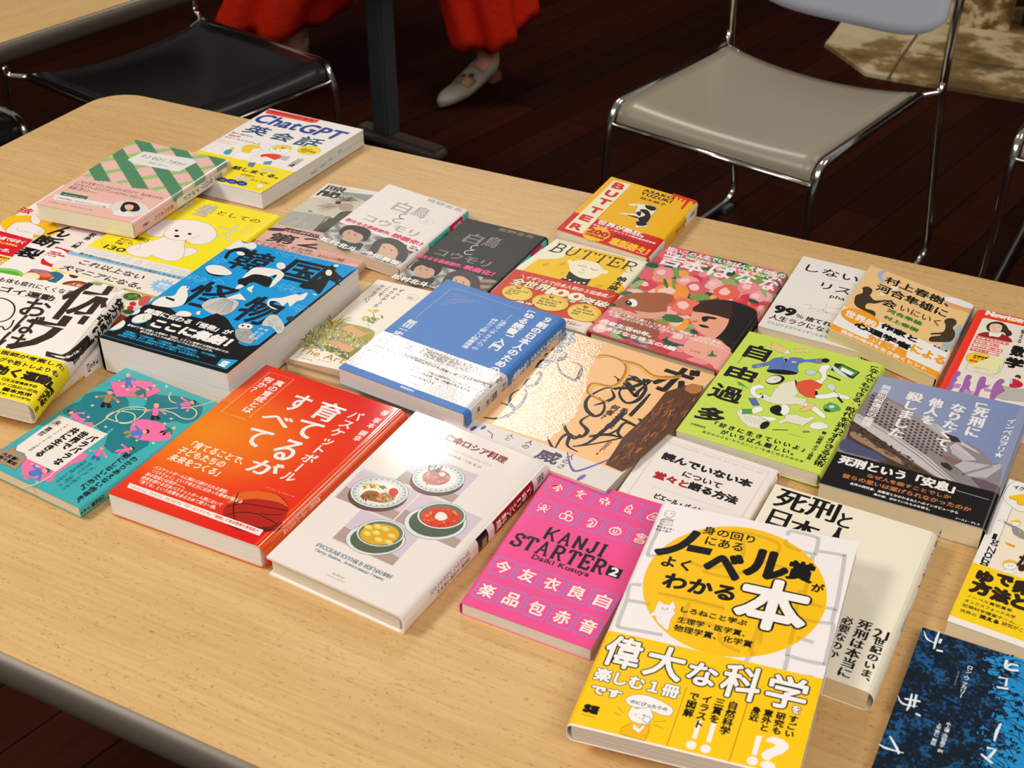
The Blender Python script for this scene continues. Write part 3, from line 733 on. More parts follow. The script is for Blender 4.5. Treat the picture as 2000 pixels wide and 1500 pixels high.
dodo = Book('white pocket book with double ruled frame, just behind the yellow and white book', [(1288,843),(1525,920),(1436,1067),(1192,980)], .0105, .0105, base='#ece1d9', r=.004, **MT)
niho = Book('plain cream book with few black letters, partly under the yellow and white book', [(1515,945),(1835,1043),(1710,1357),(1353,1229)], .018, .018, base='#efe5cf', r=.007, paper='#d9c399', **MT)
nobl = Book('large white book with yellow disc, white cat and yellow band, nearest the camera', [(1292,980),(1677,1059),(1557,1524),(1105,1414)], (.039,.045,.027), .0155, spine='L', base='#efe6e2', r=.005, paper='#d2c6bb', **MT)
igno = Book('white and yellow book with cartoon falling man, at the right edge', [(1971,935),(2310,1035),(2225,1345),(1850,1212)], .016, .016, base='#f0e7e0', paper='#e4cfac', **MT)
dark = Book('dark blue book with tree silhouette and white katakana, bottom right corner', [(1802,1225),(2240,1366),(2161,1878),(1640,1670)], .0105, .0105, base='#1b86c2', **MT)
kanj = Book('hot pink paperback with rows of blue rounded squares', [(1073,920),(1315,991),(1154,1269),(897,1176)], .0115, .0115, spine='L', base='#ea4a8c', r=.003, paper='#ddd2c4', **MT)
oran = Book('glossy red orange book with white vertical lettering and a basketball', [(520,712),(796,804),(516,1071),(210,963)], (.0215,.021,.0235), .0215, base='#ee5a14', r=.008, paper='#e8e2da', gloss=.08, coat=.3)
russ = Book('white hardcover with four plates of food', [(814,802),(1071,907),(789,1207),(520,1087)], (.0215,.020,.019), .0195, base='#ece0d8', r=.007, paper='#dccfb8', hard=True, name='hardcover_book', gloss=.12, coat=.2)
# ---------------------------------------------------------------- print on the covers
K = '#0b0807'; WH = '#f2ebe6'
# ---- large white and yellow science book
b = nobl; b.Z(1080, 960, 1700)
G_, GY = '#c6c0bd', '#d8a60e'
dc = np.array(b.uv(1140, 610)); dr = np.linalg.norm(dc-np.array(b.uv(566, 590)))
blocks = ['760,185 700,175 660,250 600,380 612,405 690,400', '560,590 485,590 465,680 410,830 430,858 560,880 690,905', '470,685 560,700 610,712', '660,640 880,685 1080,735',
 '1480,275 1500,250 1650,285 1672,305 1655,380 1640,395 1480,345 1470,300', '1640,395 1580,680 1600,700 1760,740 1785,725 1835,430 1815,400 1665,375', '1560,620 1545,690 1545,790 1740,830 1760,810 1775,750',
 '1540,790 1480,1010 1500,1040 1690,1085 1720,1060 1765,850 1745,825', '1270,1010 1220,1085 1400,1135 1640,1170', '1480,1040 1455,1140', '1200,300 1180,420 1000,480 850,440', '1100,250 1260,270 1420,330 1400,420', '860,700 840,800 1030,850 1060,950 1180,1010',
 '1290,430 1420,470 1560,500', '1240,1010 1330,760 1300,960', '940,500 1100,540 1200,500', '1540,920 1640,950']
for q in blocks: b.line(q, 3.0, G_, sm=1)
b.ell(dc[0], dc[1], dr, None, '#f4bd0c', mm=True, n=64)
for q in blocks:
    P_ = [(x, y) for x, y, _ in spline([(x, y, 0) for x, y in b.pts(q)], 8)]
    run = []
    for p in P_+[(1e4, 1e4)]:
        if math.hypot(p[0]-dc[0], p[1]-dc[1]) < dr: run.append(p)
        else:
            if len(run) > 1: b.line(run, 3.0, '#dfa90d', mm=True)
            run = []
b.T('身の回り', '938,262 960,213 1278,285', K, .25).T('にある', '955,338 968,285 1205,325 1190,375', K, .25)
b.T('ノ', '643,388 880,250 915,280', K, 1.6).poly('855,333 1007,362 988,403 838,374', K)
b.T('ベ', '955,480 1150,558 1205,415 1040,385', K, 1.7).T('ル', '1205,515 1370,540 1480,468 1265,362', K, 1.9).T('賞', '1466,545 1655,470 1505,432 1610,575', K, .8)
b.T('が', '1625,625 1640,575 1712,592', K, .4).T('よく', '678,465 705,402 875,440 850,502', K, .45).T('わかる', '695,595 715,500 1172,620 1110,690', K, .8)
b.T('本', '1150,745 1385,560 1620,650 1345,865 1570,850', WH, 1.7, out=K, ob=1.5)
b.line('705,645 1090,738', .15, K).T('文・イラスト', '848,668 950,690', K).T('サイエンスライター かきもち 著', '713,668 1082,748', K, .05)
b.T('しろねこと学ぶ', '803,758 815,728 1228,812', K, .2).T('生理学・医学賞、', '778,822 795,782 1215,885', K, .2).T('物理学賞、化学賞', '757,875 770,835 1262,945', K, .2)
b.poly('668,686 645,730 636,756 612,772 616,786 645,782 655,820 712,872 728,866 745,800 772,768 757,745 772,738 768,706 755,692 735,714 700,708', '#efe6e2', line='#8a6a20', lw=.2)
b.ell(690, 735, .4, .7, K).ell(722, 739, .4, .7, K).line('690,742 702,748 706,742 716,750', .2, K, sm=1)
b.line('700,135 725,120 770,128 765,150 745,165 715,160 700,145 720,135', .35, K).line('680,175 755,185 750,215 675,205 680,175', .35, K).line('690,190 745,200', .3, K).ell(748, 138, .5, .5, K)
b.T('サイエンス・|ウォーカー', '647,250 652,210 770,238 750,262', K, .1)
v0 = b.V(335, 872)
b.bandsheet(v0, b.h-1.6, '#f6c40a')
for ch, q in (('偉', '303,1083 375,903 570,990 505,1122'), ('大', '560,1148 690,975 835,1040 790,1203'), ('な', '838,1180 880,1072 1045,1130 1005,1240'), ('科', '1052,1240 1105,1085 1332,1130 1275,1332'), ('学', '1340,1290 1400,1158 1622,1200 1525,1385')):
    b.T(ch, q, WH, .7, out='#1c120a', ob=.95)
b.T('を', '1500,1393 1515,1348 1565,1362', WH, .3, out=K, ob=.4).T('楽しむ１冊', '250,1180 285,1112 800,1228 785,1310', WH, .55, out='#2a1c12', ob=.5).T('です', '243,1243 258,1215 450,1270 395,1330', WH, .55, out='#2a1c12', ob=.5)
b.T('SE', '192,1385 205,1343 290,1362 275,1402', K, .8).T('SHOEISHA', '175,1408 272,1422', '#7a6210')
b.poly('455,1318 480,1292 540,1280 600,1288 640,1302 700,1330 755,1370 742,1412 690,1412 640,1392 560,1370 490,1352', WH, 4, line='#4a3a10', lw=.3).T('のにぴったりの', '487,1332 495,1308 722,1370', K, .12)
b.Z(1080, 1200, 1640)
b.poly('560,640 575,660 640,655 680,650 690,680 700,720 665,770 600,765 545,745 520,700 540,660', WH, line=K, lw=.25).line('570,695 588,702 575,708', .25, K).ell(635, 705, .5, .8, K).line('595,722 605,728 615,724', .25, K).circ((655, 735), (680, 745), None, line='#9aa0a0', lw=.6)
b.poly('545,760 480,790 470,835 560,862 640,885 670,820 672,775 625,765 600,800', '#efb30a', line=K, lw=.25).poly('560,765 600,800 630,770 640,790 600,830 555,800', WH, line=K, lw=.2)
for q in ('455,650 492,690', '430,685 478,712', '700,750 790,745', '700,775 770,795'): b.line(q, .25, K)
b.line('935,505 795,915', .35, '#6a5208').line('1360,612 1228,1028', .35, '#6a5208')
for q in ('950,855 1020,735', '1045,880 1135,757', '1370,960 1455,845'):
    p0, p1 = [tuple(float(k) for k in r.split(',')) for r in q.split()]
    pass
b.poly('1005,740 1040,745 1000,870 968,866', WH).ell(963, 913, 3.2, 3.2, WH).poly('1105,760 1140,765 1100,896 1068,890', WH).ell(1064, 940, 3.2, 3.2, WH)
b.poly('1420,845 1460,850 1420,985 1385,978', WH).ell(1390, 1022, 3.4, 3.4, WH).T('?', '1487,900 1560,868 1635,930 1510,1078', WH, 1.0)
b.T('自然科学|三賞を|イラスト|で図解', '1295,625 1240,605 905,700 1175,835 960,540', K, .3, vert=True).T('すごい|研究も|意外と|身近', '1740,722 1645,890 1355,755 1395,640', K, .3, vert=True)
# ---- pink kanji starter
b = kanj; b.Z(860, 840, 1320); BL_ = '#4f8fd0'; CR_ = '#f6ead8'
rows = [[('945,390 868,525', '1115,425 1040,580'), ], ]
def grid(b, o, du, dv, n, m, sz, rad=2.6):
    out = []
    for j in range(m):
        for i in range(n): out.append((o[0]+du*i, o[1]+dv*j))
    return out
p00 = np.array(b.uv(992, 487)); p10 = np.array(b.uv(1470+125, 680)); 
step = (p10[0]-p00[0])/3; p01 = np.array(b.uv(872, 662)); dv = p01[1]-p00[1]
q00 = np.array(b.uv(532, 1163)); q01 = np.array(b.uv(392, 1362)); sz = step*.43
ic = {0: ['.3,-.7 -.7,.0 .2,-.5 .8,.2|-.35,-.05 .35,.1|-.5,.3 .4,.4 .1,.8|-.1,-.35 .25,-.1'], 1: ['-.3,-.8 .2,-.6 -.5,-.5|-.7,-.4 0,-.2 .7,-.4|.3,-.3 -.1,.3 -.5,.5|-.3,0 .1,.5 .5,.8'],
 2: ['-.2,-.8 .2,-.7 .1,-.4|-.7,-.4 .7,-.2|-.6,-.3 -.6,.2 -.2,0 -.2,.6 0,.4|.5,-.2 .7,.3 .3,.1 .5,.7'], 3: ['0,-.9 .1,-.6|-.3,-.4 0,-.6 .3,-.4 .3,0 -.3,0 -.3,-.4|-.3,0 -.4,.5 0,.7 .2,.3 .5,.7 .1,.8'], 4: ['0,-.8 -.3,-.3 -.7,.4 -.4,.8 .4,.6 .7,0 .3,-.6 0,-.8|-.2,0 .4,-.1|-.3,.3 .4,.25'],
 5: ['-.2,-.2 0,-.7 .3,-.2 -.2,-.2|-.7,.1 .7,.1|0,-.2 0,.1 -.6,.8|.1,.2 .6,.7|-.7,-.7 -.6,-.6|.6,-.7 .7,-.6|-.8,-.3 -.7,-.2|.7,-.3 .8,-.2'], 6: ['-.3,-.8 .3,-.8 .3,-.2 -.3,-.2 -.3,-.8|-.8,-.1 -.1,-.1 -.1,.7 -.8,.7 -.8,-.1|.1,0 .8,0 .8,.8 .1,.8 .1,0'],
 7: ['-.5,-.6 0,-.8 .6,-.4 .5,.5 0,.8 -.3,.8|-.6,-.2 -.1,-.4 .2,0 -.2,.3|-.4,.5 0,.6 .2,.3'], 8: ['-.1,-.5 -.7,-.1 -.6,.6 0,.8 .6,.5 .7,-.1 .1,-.5|-.4,-.6 0,-.4 .5,-.6|0,-.8 0,-.4|-.2,-.1 -.2,.4 .15,.4 .15,-.1'], 9: ['-.7,-.4 .7,-.4 0,-.8 -.7,-.4 0,-.1 .7,-.4|-.5,.2 .5,.2 .5,.8 -.5,.8 -.5,.2|-.5,.5 .5,.5|0,-.9 0,-.1']}
for j in range(2):
    for i in range(5):
        c = p00+np.array([step*i, dv*j]); b.rect((c[0]-sz, c[1]-sz*1.08), (c[0]+sz, c[1]+sz*1.08), None, line=BL_, lw=.75, rad=sz*.28, mm=True)
        for st_ in ic[j*5+i][0].split('|'):
            P_ = [(c[0]+float(k.split(',')[0])*sz*.68, c[1]+float(k.split(',')[1])*sz*.72) for k in st_.split()]
            b.line(P_, 1.05, CR_, sm=len(P_) > 2, mm=True)
        c = q00+np.array([step*i, (q01[1]-q00[1])*j]); b.rect((c[0]-sz, c[1]-sz*1.08), (c[0]+sz, c[1]+sz*1.08), None, line=BL_, lw=.75, rad=sz*.28, mm=True)
        g_ = '今友衣良自楽品包赤音'[j*5+i]; b.tx(g_, (c[0]-sz*.66, c[1]-sz*.72), (c[0]+sz*.66, c[1]+sz*.72), CR_, .32, mm=True)
# slab serif letters drawn as strokes in a unit cell
SL = {'K': '0,0 0,1|-.08,0 .14,0|-.08,1 .14,1|.72,0 .1,.6|.3,.42 .75,1|.58,0 .84,0|.6,1 .88,1', 'A': '.42,0 .08,1|.42,0 .8,1|.2,.66 .66,.66|-.05,1 .22,1|.64,1 .95,1|.28,0 .46,0', 'N': '.1,0 .1,1|.1,0 .75,1|.75,0 .75,1|-.08,0 .18,0|-.04,1 .26,1|.6,0 .9,0', 'J': '.5,0 .5,.8 .3,1 .08,.9 .05,.7|.32,0 .68,0', 'I': '.2,0 .2,1|0,0 .4,0|0,1 .4,1',
 'S': '.7,.28 .66,.08 .4,0 .12,.1 .1,.32 .4,.48 .7,.62 .7,.88 .4,1 .12,.92 .06,.7|.7,.0 .7,.3|.06,.68 .06,1', 'T': '.4,0 .4,1|0,0 .8,0|0,0 0,.24|.8,0 .8,.24|.24,1 .56,1', 'R': '.1,0 .1,1|-.06,0 .45,0 .68,.1 .7,.36 .5,.52 .1,.52|.42,.54 .72,1|-.06,1 .28,1|.64,1 .88,1', 'E': '.1,0 .1,1|-.06,0 .72,0 .72,.24|-.06,1 .74,1 .74,.74|.1,.48 .5,.48|.5,.36 .5,.6',
 'B': '.1,0 .1,1|-.06,0 .45,0 .64,.1 .64,.36 .45,.47 .1,.47|.45,.47 .7,.58 .72,.88 .48,1 -.06,1', 'U': '.1,0 .1,.7 .25,.96 .55,.96 .7,.7 .7,0|-.06,0 .26,0|.56,0 .84,0'}
def slab(b, word, q, col, lw, thin=None, track=.32):
    P_ = np.array(b.pts(q)); u0, v0 = P_.min(0); u1, v1 = P_.max(0); wd = sum(max(float(k.split(',')[0]) for s_ in SL[c].split('|') for k in s_.split())+track for c in word)-track
    sx = (u1-u0)/wd; x = 0
    for c in word:
        for s_ in SL[c].split('|'):
            p = [tuple(float(t) for t in k.split(',')) for k in s_.split()]
            vert = abs(p[0][0]-p[-1][0]) < .25*abs(p[0][1]-p[-1][1])+1e-6 or len(p) > 2
            b.line([(u0+(x+a)*sx, v0+c_*(v1-v0)) for a, c_ in p], lw if (vert or thin is None) else thin, col, mm=True)
        x += max(float(k.split(',')[0]) for s_ in SL[c].split('|') for k in s_.split())+track
slab(b, 'KANJI', '905,905 940,830 1422,985 1370,1075', K, 2.7, 2.0); slab(b, 'STARTER', '605,950 655,872 1425,1120 1370,1225', K, 2.8, 2.0)
b.T('Daiki Kusuya', '768,1093 800,1048 1280,1222 1235,1262', '#3a1424', .28)
b.poly('1435,1143 1553,1190 1512,1268 1395,1228', K).T('2', '1440,1225 1465,1165 1518,1190 1490,1245', WH, .5)
def mix(a, b, t):
    a, b = lin(a), lin(b); t = min(1, max(0, t)); return tuple(a[i]+(b[i]-a[i])*t for i in range(3))
RN = random.Random(11)
# ---- orange basketball book
b = oran
def og(U, V):
    d = math.hypot((U/b.w-.12)/.75, (V/b.h-.5)/.42); c = mix('#f08a10', '#ee4a12', d*1.15); return tuple(c[i]+(lin('#e01410')[i]-c[i])*min(1, max(0, d*1.2-.75)) for i in range(3))
b.field(0, b.w+17, 0, b.h, 56, 60, lambda U, V: og(U, V) if U < b.w-2 else mix('#e0200f', '#e85a18', V/b.h-.2))
b.Z(200, 700, 810)
b.circ((980, 978), (768, 985), '#b3200e').poly('800,930 830,880 900,856 1000,850 1100,866 1150,900 1190,950 1120,920 1000,900 900,905', '#e2631c', 4).poly('775,1010 900,1060 1050,1080 1150,1050 1120,1100 1000,1112 880,1100 800,1060', '#6e0f08', 4)
for q in ('800,950 900,930 1040,950 1190,975', '775,1010 880,985 1000,1000 1120,1060', '870,860 840,950 850,1060', '1010,990 1060,1000 1150,1000'): b.line(q, .9, '#2a0805', sm=1)
b.line('920,393 758,340 1073,88 1228,133 942,378', .35, '#f6d8c0')
b.T('真の育成とは|何か？', '1162,150 1035,130 895,335 940,352 975,215', WH, .25, vert=True)
for ch, q in (('す', '1155,318 1265,222 1345,270 1205,332'), ('べ', '1025,372 1232,398 1165,443 1100,352'), ('て', '918,540 955,452 1100,482 975,566'), ('育', '1315,368 1440,273 1565,325 1430,405'), ('て', '1240,492 1262,408 1425,432 1330,517'), ('る', '1080,600 1215,520 1258,590 1110,642'), ('が', '912,712 1010,638 1172,690 1065,747')):
    b.T(ch, q, WH, .45, hb=.25)
b.T('バスケットボール', '1585,345 1700,345 1235,770 1120,795', WH, .3, vert=True).T('著 塚本 鋼幸', '1795,330 1830,335 1600,522 1655,540', WH, .15, vert=True)
b.T('「育てることで、|子どもたちの|未来をつくる」', '437,655 560,495 905,655 785,775', '#f8e8d4', .25)
b.T('バスケットボールに関わり続けられる道筋、|「バスウェイ」という考え方に出合った著者が唱える|真の育成とは何か――。|成長を続ける日本バスケットボール界において|「育てる」という言葉をあらためて問う一冊。', '225,792 355,668 972,925 745,980', '#f8e8d4', .08)
b.poly('175,797 1032,1100 1005,1136 158,826', '#f4e6dc').T('『スペイン』『ドイツ』『セルビア』『オーストラリア』『韓国』の育成事情も徹底紹介', '185,822 195,808 1002,1103 990,1122', '#e2452c', .08)
b.T('ベースボール・マガジン社', '1050,828 1055,822 1230,885', '#f8e8d4')
b.line('1870,395 1400,850 1085,1160', .3, '#f2a088')
b.sp().sptx('バスケットボール 育てるがすべて', (1790, 540), (1430, 900), WH, .35, .8, .3); b.sptx('株式会社ベースボール・マガジン社', (1400, 900), (1170, 1130), '#f8d8c4', .1, .28); b.sp(False)
# ---- russian cooking hardcover
b = russ; b.Z(510, 790, 1110)
for o in (0, 14): b.line(f'{1005+o*.2},{62+o} {1250},{128+o} {1600},{258+o} {1850},{372+o}', .22, '#a8a4a4')
b.T('亡命ロシア料理', '1180,232 1212,198 1615,335 1590,382', '#8e2a1e', .2, hb=.25).T('ピョートル・ワイリ／アレクサンドル・ゲニス', '1125,262 1130,250 1508,385 1500,402', '#6a5c34').T('沼野充義／北川和美／守屋 愛 訳', '1090,288 1098,272 1442,398 1435,412', '#6a5c34')
for q in ('655,425 1040,570 860,750 485,605', '1055,345 1415,460 1245,640 875,490', '1045,575 1437,738 1260,937 868,755', '655,682 1040,850 855,1050 465,868'):
    P_ = np.array(b.pts(q)); u0, v0 = P_.min(0); u1, v1 = P_.max(0); b.rect((u0, v0), (u1, v1), '#dccbd3', mm=True)
    p = b.pts(q); b.poly(p, '#d4c2cc', mm=True).poly([p[3], tuple(np.array(p[3])*.6+np.array(p[0])*.4), tuple(np.array(p[2])*.75+np.array(p[1])*.25), p[2]], '#b49a90', mm=True)
def plate(x, y, rx, ry, rim, inner, deep=False):
    b.pe(x-12, y+22, rx*1.03, ry*1.02, '#6a4c3c'); b.pe(x, y, rx, ry, '#e6e4de', line='#55665c', lw=.4); b.pe(x, y, rx*.93, ry*.93, rim); b.pe(x, y, rx*.88, ry*.88, '#dfe0da' if not deep else rim)
    for k in range(26):
        a = k*2*math.pi/26; b.pe(x+rx*.84*math.cos(a), y+ry*.84*math.sin(a), 7, 4, '#8d9ea6' if not deep else '#3f4a38')
    b.pe(x, y, rx*.72, ry*.72, '#f0ede6', line='#9aa8a6', lw=.2)
def crumbs(x, y, rx, ry, cols, n, s0=6, s1=14):
    for k in range(n):
        a, r_ = RN.random()*6.283, math.sqrt(RN.random()); s_ = RN.uniform(s0, s1); b.pe(x+rx*r_*math.cos(a), y+ry*r_*math.sin(a), s_, s_*.6, RN.choice(cols), n=8, rot=RN.random()*180)
plate(770, 573, 190, 102, '#a9b4ba', 0); b.poly('650,590 700,560 800,575 870,590 865,620 800,640 720,630 650,605', '#a36a30', 4)
crumbs(715, 535, 60, 24, ['#d8b83c', '#e2c858', '#b8942a'], 22); crumbs(810, 600, 60, 34, ['#d2a468', '#c08a4c', '#e2bd84'], 34); crumbs(705, 605, 50, 26, ['#7a4a22', '#8e5a2c'], 18); crumbs(800, 542, 26, 12, ['#4e7a34', '#6c9444'], 9); b.pe(862, 570, 32, 26, '#d6402a').pe(782, 565, 26, 12, '#f2ece0')
plate(1155, 482, 172, 92, '#a9b4ba', 0); b.pe(1140, 475, 92, 52, '#c2786a'); crumbs(1135, 480, 85, 50, ['#c97a6c', '#b8604e', '#dba094'], 44); crumbs(1140, 415, 55, 24, ['#4c5c34', '#5f3a26', '#73844a'], 20); b.pe(1180, 455, 20, 12, '#f0e8dc')
b.pe(1135, 770, 205, 112, '#dfe0da', line='#55665c', lw=.4); b.pe(1140, 768, 180, 96, '#55614e'); b.pe(1175, 725, 160, 86, '#e4e5de', line='#55665c', lw=.4).pe(1175, 725, 148, 78, '#6a7562').pe(1168, 735, 130, 68, '#d6421f'); crumbs(1168, 735, 118, 58, ['#e2603a', '#b82c12', '#ea8a58'], 30); b.poly('1130,735 1145,710 1170,700 1200,712 1212,735 1195,752 1160,755', '#f1e8dc', 4)
b.pe(745, 878, 195, 104, '#dfe0da', line='#55665c', lw=.4); b.pe(750, 880, 172, 90, '#5a6550'); b.pe(778, 838, 158, 88, '#e4e5de', line='#55665c', lw=.4).pe(778, 840, 146, 80, '#717a60').pe(772, 846, 128, 68, '#dfa91c')
for x, y in ((700, 800), (760, 795), (690, 840), (750, 835), (850, 855), (765, 880), (830, 895), (810, 810)): b.pe(x, y, 30, 17, '#ecce5c', line='#b88418', lw=.25, rot=15).pe(x, y-2, 14, 7, '#f2dc84', rot=15)
b.T('РУССКАЯ КУХНЯ В ИЗГНАНИИ', '362,922 372,898 850,1112 840,1142', '#7b9098', .12, hb=.12).T('Петр Вайль, Александр Генис', '354,952 364,934 800,1136 790,1158', '#7b9098', .1, hb=.1)
b.T('未知谷', '455,1108 460,1092 550,1122 545,1138', '#7a7a50').T('Publisher Michitani', '428,1112 432,1104 550,1155', '#8a8a70')
b.sp(); b.spbox((1775, 520), (1520, 860), '#9a1519', .06, .72); b.sptx('亡命ロシア料理', (1760, 545), (1535, 845), WH, .18, .6, .25); b.sptx('沼野充義他訳', (1840, 470), (1800, 520), '#5a5a5a', .15, .5)
b.spbox((1480, 835), (1415, 985), '#181420', .04, .75); b.spbox((1470, 870), (1440, 930), '#a8834a', .3, .7); b.sptx('ピョートル・ワイリ／アレクサンドル・ゲニス', (1360, 1000), (1110, 1290), '#6a6a60', .12, .36); b.sptx('沼野充義／北川和美／守屋 愛 訳', (1360, 1000), (1150, 1240), '#6a6a60', .42, .64); b.sp(False)
# ---- turquoise book
b = teal; b.Z(0, 700, 450, W=1985)
TD, TP = '#1d7a84', '#ee6f9f'
b.poly('545,470 620,400 690,370 740,310 850,285 960,300 1060,320 1110,380 1125,440 1200,400 1250,350 1290,300 1400,320 1560,330 1700,380 1745,430 1700,520 1600,560 1500,540 1400,580 1440,680 1200,700 1140,640 1100,600 960,600 900,640 800,560 690,530', TD, 4, line=K, lw=.25)
b.poly('1180,345 1250,345 1260,380 1230,420 1130,430 1110,380', '#3fa9ae', 4).poly('1000,590 1060,570 1180,640 1290,700 1270,750 1130,835 960,810 900,760 930,660', TD, line=K, lw=.25)
b.poly('945,200 1050,205 1130,180 1310,200 1345,250 1395,278 1330,310 1250,345 1180,330 1000,330 975,290', TP, line=K, lw=.25).poly('1125,590 1160,540 1250,525 1400,560 1440,610 1475,650 1450,700 1350,712 1200,700 1130,650', TP, 4)
b.poly('730,560 800,545 790,600 880,640 700,620', TP).poly('205,880 330,800 480,760 740,815 700,880 600,920 480,1000 440,1060 330,1040 200,990', TP, 4)
for q in ('780,600 880,545 960,480 1080,425 1200,420 1260,440 1200,510 1080,555 960,530 915,505 990,460 1120,465 1165,505 1120,555 1030,555 1000,490 1090,440 1280,445 1420,435 1560,425 1660,430 1695,475 1650,520 1570,515 1490,470 1400,445', '1475,290 1455,330 1475,370 1520,385', '1835,372 1700,410 1560,432', '480,960 420,1020 300,1085 180,1110'): b.line(q, 1.5, '#23504e', sm=1).line(q, 1.15, '#ddd5b4', sm=1)
SKN = '#f0a08c'
def mini(x, y, s, r, sh, pn, hr, fl=1):
    c, q = math.cos(math.radians(r)), math.sin(math.radians(r))
    t = lambda pts: [(x+s*(fl*a*c-e*q), y+s*(fl*a*q+e*c)*.72) for a, e in pts]
    b.line(t([(-.25, .9), (-.45, 1.7), (-.2, 2.3)]), s*.075, pn, sm=1).line(t([(.25, .9), (.5, 1.5), (.9, 2.1)]), s*.075, pn, sm=1)
    b.line(t([(-.4, -.6), (-1.2, -.2), (-1.9, .1)]), s*.045, sh, sm=1).line(t([(.4, -.6), (1.2, -.3), (1.8, .3)]), s*.045, sh, sm=1)
    b.poly(t([(-.5, -.9), (.5, -.9), (.62, 0), (.5, 1.0), (-.5, 1.0), (-.6, 0)]), sh, 3, line=K, lw=.15).poly(t([(-.45, -1.9), (0, -2.1), (.45, -1.9), (.5, -1.3), (0, -.95), (-.5, -1.3)]), SKN, 3, line=K, lw=.12)
    b.poly(t([(-.5, -1.7), (-.4, -2.15), (.1, -2.3), (.5, -2.0), (.5, -1.6), (.1, -1.85)]), hr, 3)
    for a, e in ((-2.0, .12), (1.9, .35)): b.poly(t([(a-.2, e-.2), (a+.2, e-.2), (a+.2, e+.2), (a-.2, e+.2)]), SKN, 2)
for a in ((1105, 190, 38, 0, '#3f78b8', '#3f78b8', SKN), (930, 345, 50, 15, '#a88058', '#1c1a1c', '#3f60a8'), (1215, 290, 45, 60, '#1f7a72', '#a88c68', '#3f6fb8', -1), (1340, 460, 44, 5, TP, '#1c1a1c', '#e8b088'), (1600, 395, 42, 70, TP, '#3f78b8', '#1c1a1c'), (650, 500, 42, -40, TP, TP, '#1c1a1c'), (1180, 640, 48, 80, '#4a7cc8', '#a88c68', '#1c1a1c'), (1450, 620, 32, 60, '#1f7a72', '#1c1a1c', '#e8c068'), (850, 815, 40, 25, TP, '#3f60a8', '#c08060'), (1080, 790, 36, 70, TP, TP, '#1c1a1c'), (310, 985, 55, 75, '#4a7cc8', TP, '#17606a')): mini(*a)
for x, y in ((1100, 270), (760, 505), (1320, 730), (1475, 520), (1060, 240), (795, 405), (1330, 235), (1435, 240), (1420, 560), (320, 930), (910, 590)):
    b.poly([(x, y-14), (x+5, y-4), (x+22, y), (x+5, y+4), (x, y+14), (x-5, y+4), (x-22, y), (x-5, y-4)], '#e2dab8')
b.poly('515,490 932,652 480,978 225,862 215,820 135,792 150,752', '#ecdfd4', line=K, lw=.15)
b.T('バラバラな|世界で|共に生きる', '860,682 625,588 302,838 500,918', K, .5, vert=True).T('リチャード・ローティの哲学', '598,572 235,795 265,805', '#4a3a30', .05, vert=True).T('朱 喜哲', '540,545 480,530 322,665 375,672', K, .15, vert=True)
b.poly('-60,800 0,780 70,790 130,748 130,790 232,852 205,890 130,962 60,925 0,910 -60,930', '#a8886e', line=K, lw=.2).T('大反響！|続々重版', '-20,860 40,798 180,880 135,928', K, .2)
b.T('わかりあえない他者を、|敵にしないために。', '1260,815 675,1252 590,1195 1010,850', K, .25, vert=True).T('〈正しさ〉で殴りあう|世の中で、「会話」の|可能性を問いなおす', '835,930 440,1080 735,870 560,1142', '#10484c', .05, vert=True)
b.sp().sptx('出版新書 784', (900, 1180), (700, 1370), K, .25, .7, .15); b.sp(False)
# ---- korean monsters
b = kore; b.Z(180, 450, 720); BB = '#0a98da'; DK = '#0b1422'; WF = '#efe8e0'
b.poly('1040,68 1925,270 1900,298 1055,942 975,1005 35,765', BB).poly('1870,300 1925,270 975,1035 950,1025 1055,945', '#060606')
CL = '#8fd6f4'
for x, y, s in ((900, 215, 1), (860, 370, 1.3), (760, 350, 1), (1400, 165, 1.2), (1520, 200, 1), (1380, 410, 1.1), (1460, 430, 1), (1490, 560, 1.1), (700, 330, .8)):
    b.line([(x+s*a, y+s*c) for a, c in ((-60, 5), (-40, -14), (-20, 0), (0, -20), (25, -4), (45, -12), (70, 8), (40, 12), (10, 8), (-20, 16))], .35, CL, sm=1); b.line([(x+s*a-30, y+s*c+12) for a, c in ((0, 0), (20, -8), (45, 4), (30, 14), (10, 8))], .35, CL, sm=1)
for ch, q, bd in (('韓', '960,262 1130,135 1345,195 1150,308', .6), ('国', '1370,348 1480,212 1692,268 1560,398', .9), ('怪', '655,480 845,368 1030,440 880,590', .7), ('物', '1012,640 1200,470 1395,555 1180,668', .7)): b.T(ch, q, DK, bd, hb=.4)
b.poly('945,120 1040,70 1080,80 1100,95 1170,90 1190,120 1150,140 1090,120 1000,140', WF, 3).poly('955,195 985,150 1050,128 1130,138 1165,185 1110,178 1060,150 1000,165 975,205', '#070707', 3).pe(1075, 168, 30, 14, WF, rot=12)
b.poly('820,265 870,250 950,262 1015,312 960,326 880,318 830,300', WF, 3, line=DK, lw=.3).poly('818,272 835,312 900,334 960,330 880,320 835,300', DK, 2).line('890,325 830,375', .6, '#1f6f96')
b.poly('430,532 500,482 590,472 622,430 655,402 705,412 690,440 692,480 655,540 560,560 470,548', WF, 4, line=DK, lw=.25).poly('535,480 600,500 590,515 530,492', DK).pe(690, 415, 7, 5, DK)
b.poly('1190,268 1330,282 1360,292 1388,330 1300,412 1285,396 1338,325 1300,330 1230,352 1200,330 1100,356 1082,352 1130,300', WF, 3).pe(1366, 258, 34, 24, WF, rot=10).line('1345,250 1385,258', .25, DK).line('1350,268 1365,272', .3, DK)
b.poly('1180,318 1295,345 1290,398 1250,408 1180,378 1130,384 1110,405 1060,390 1058,358 1110,342', '#060606', 3).poly('1065,392 1100,405 1060,425 1035,422', WF, 2).poly('1175,400 1155,430 1160,455 1120,428 1130,415', WF, 2)
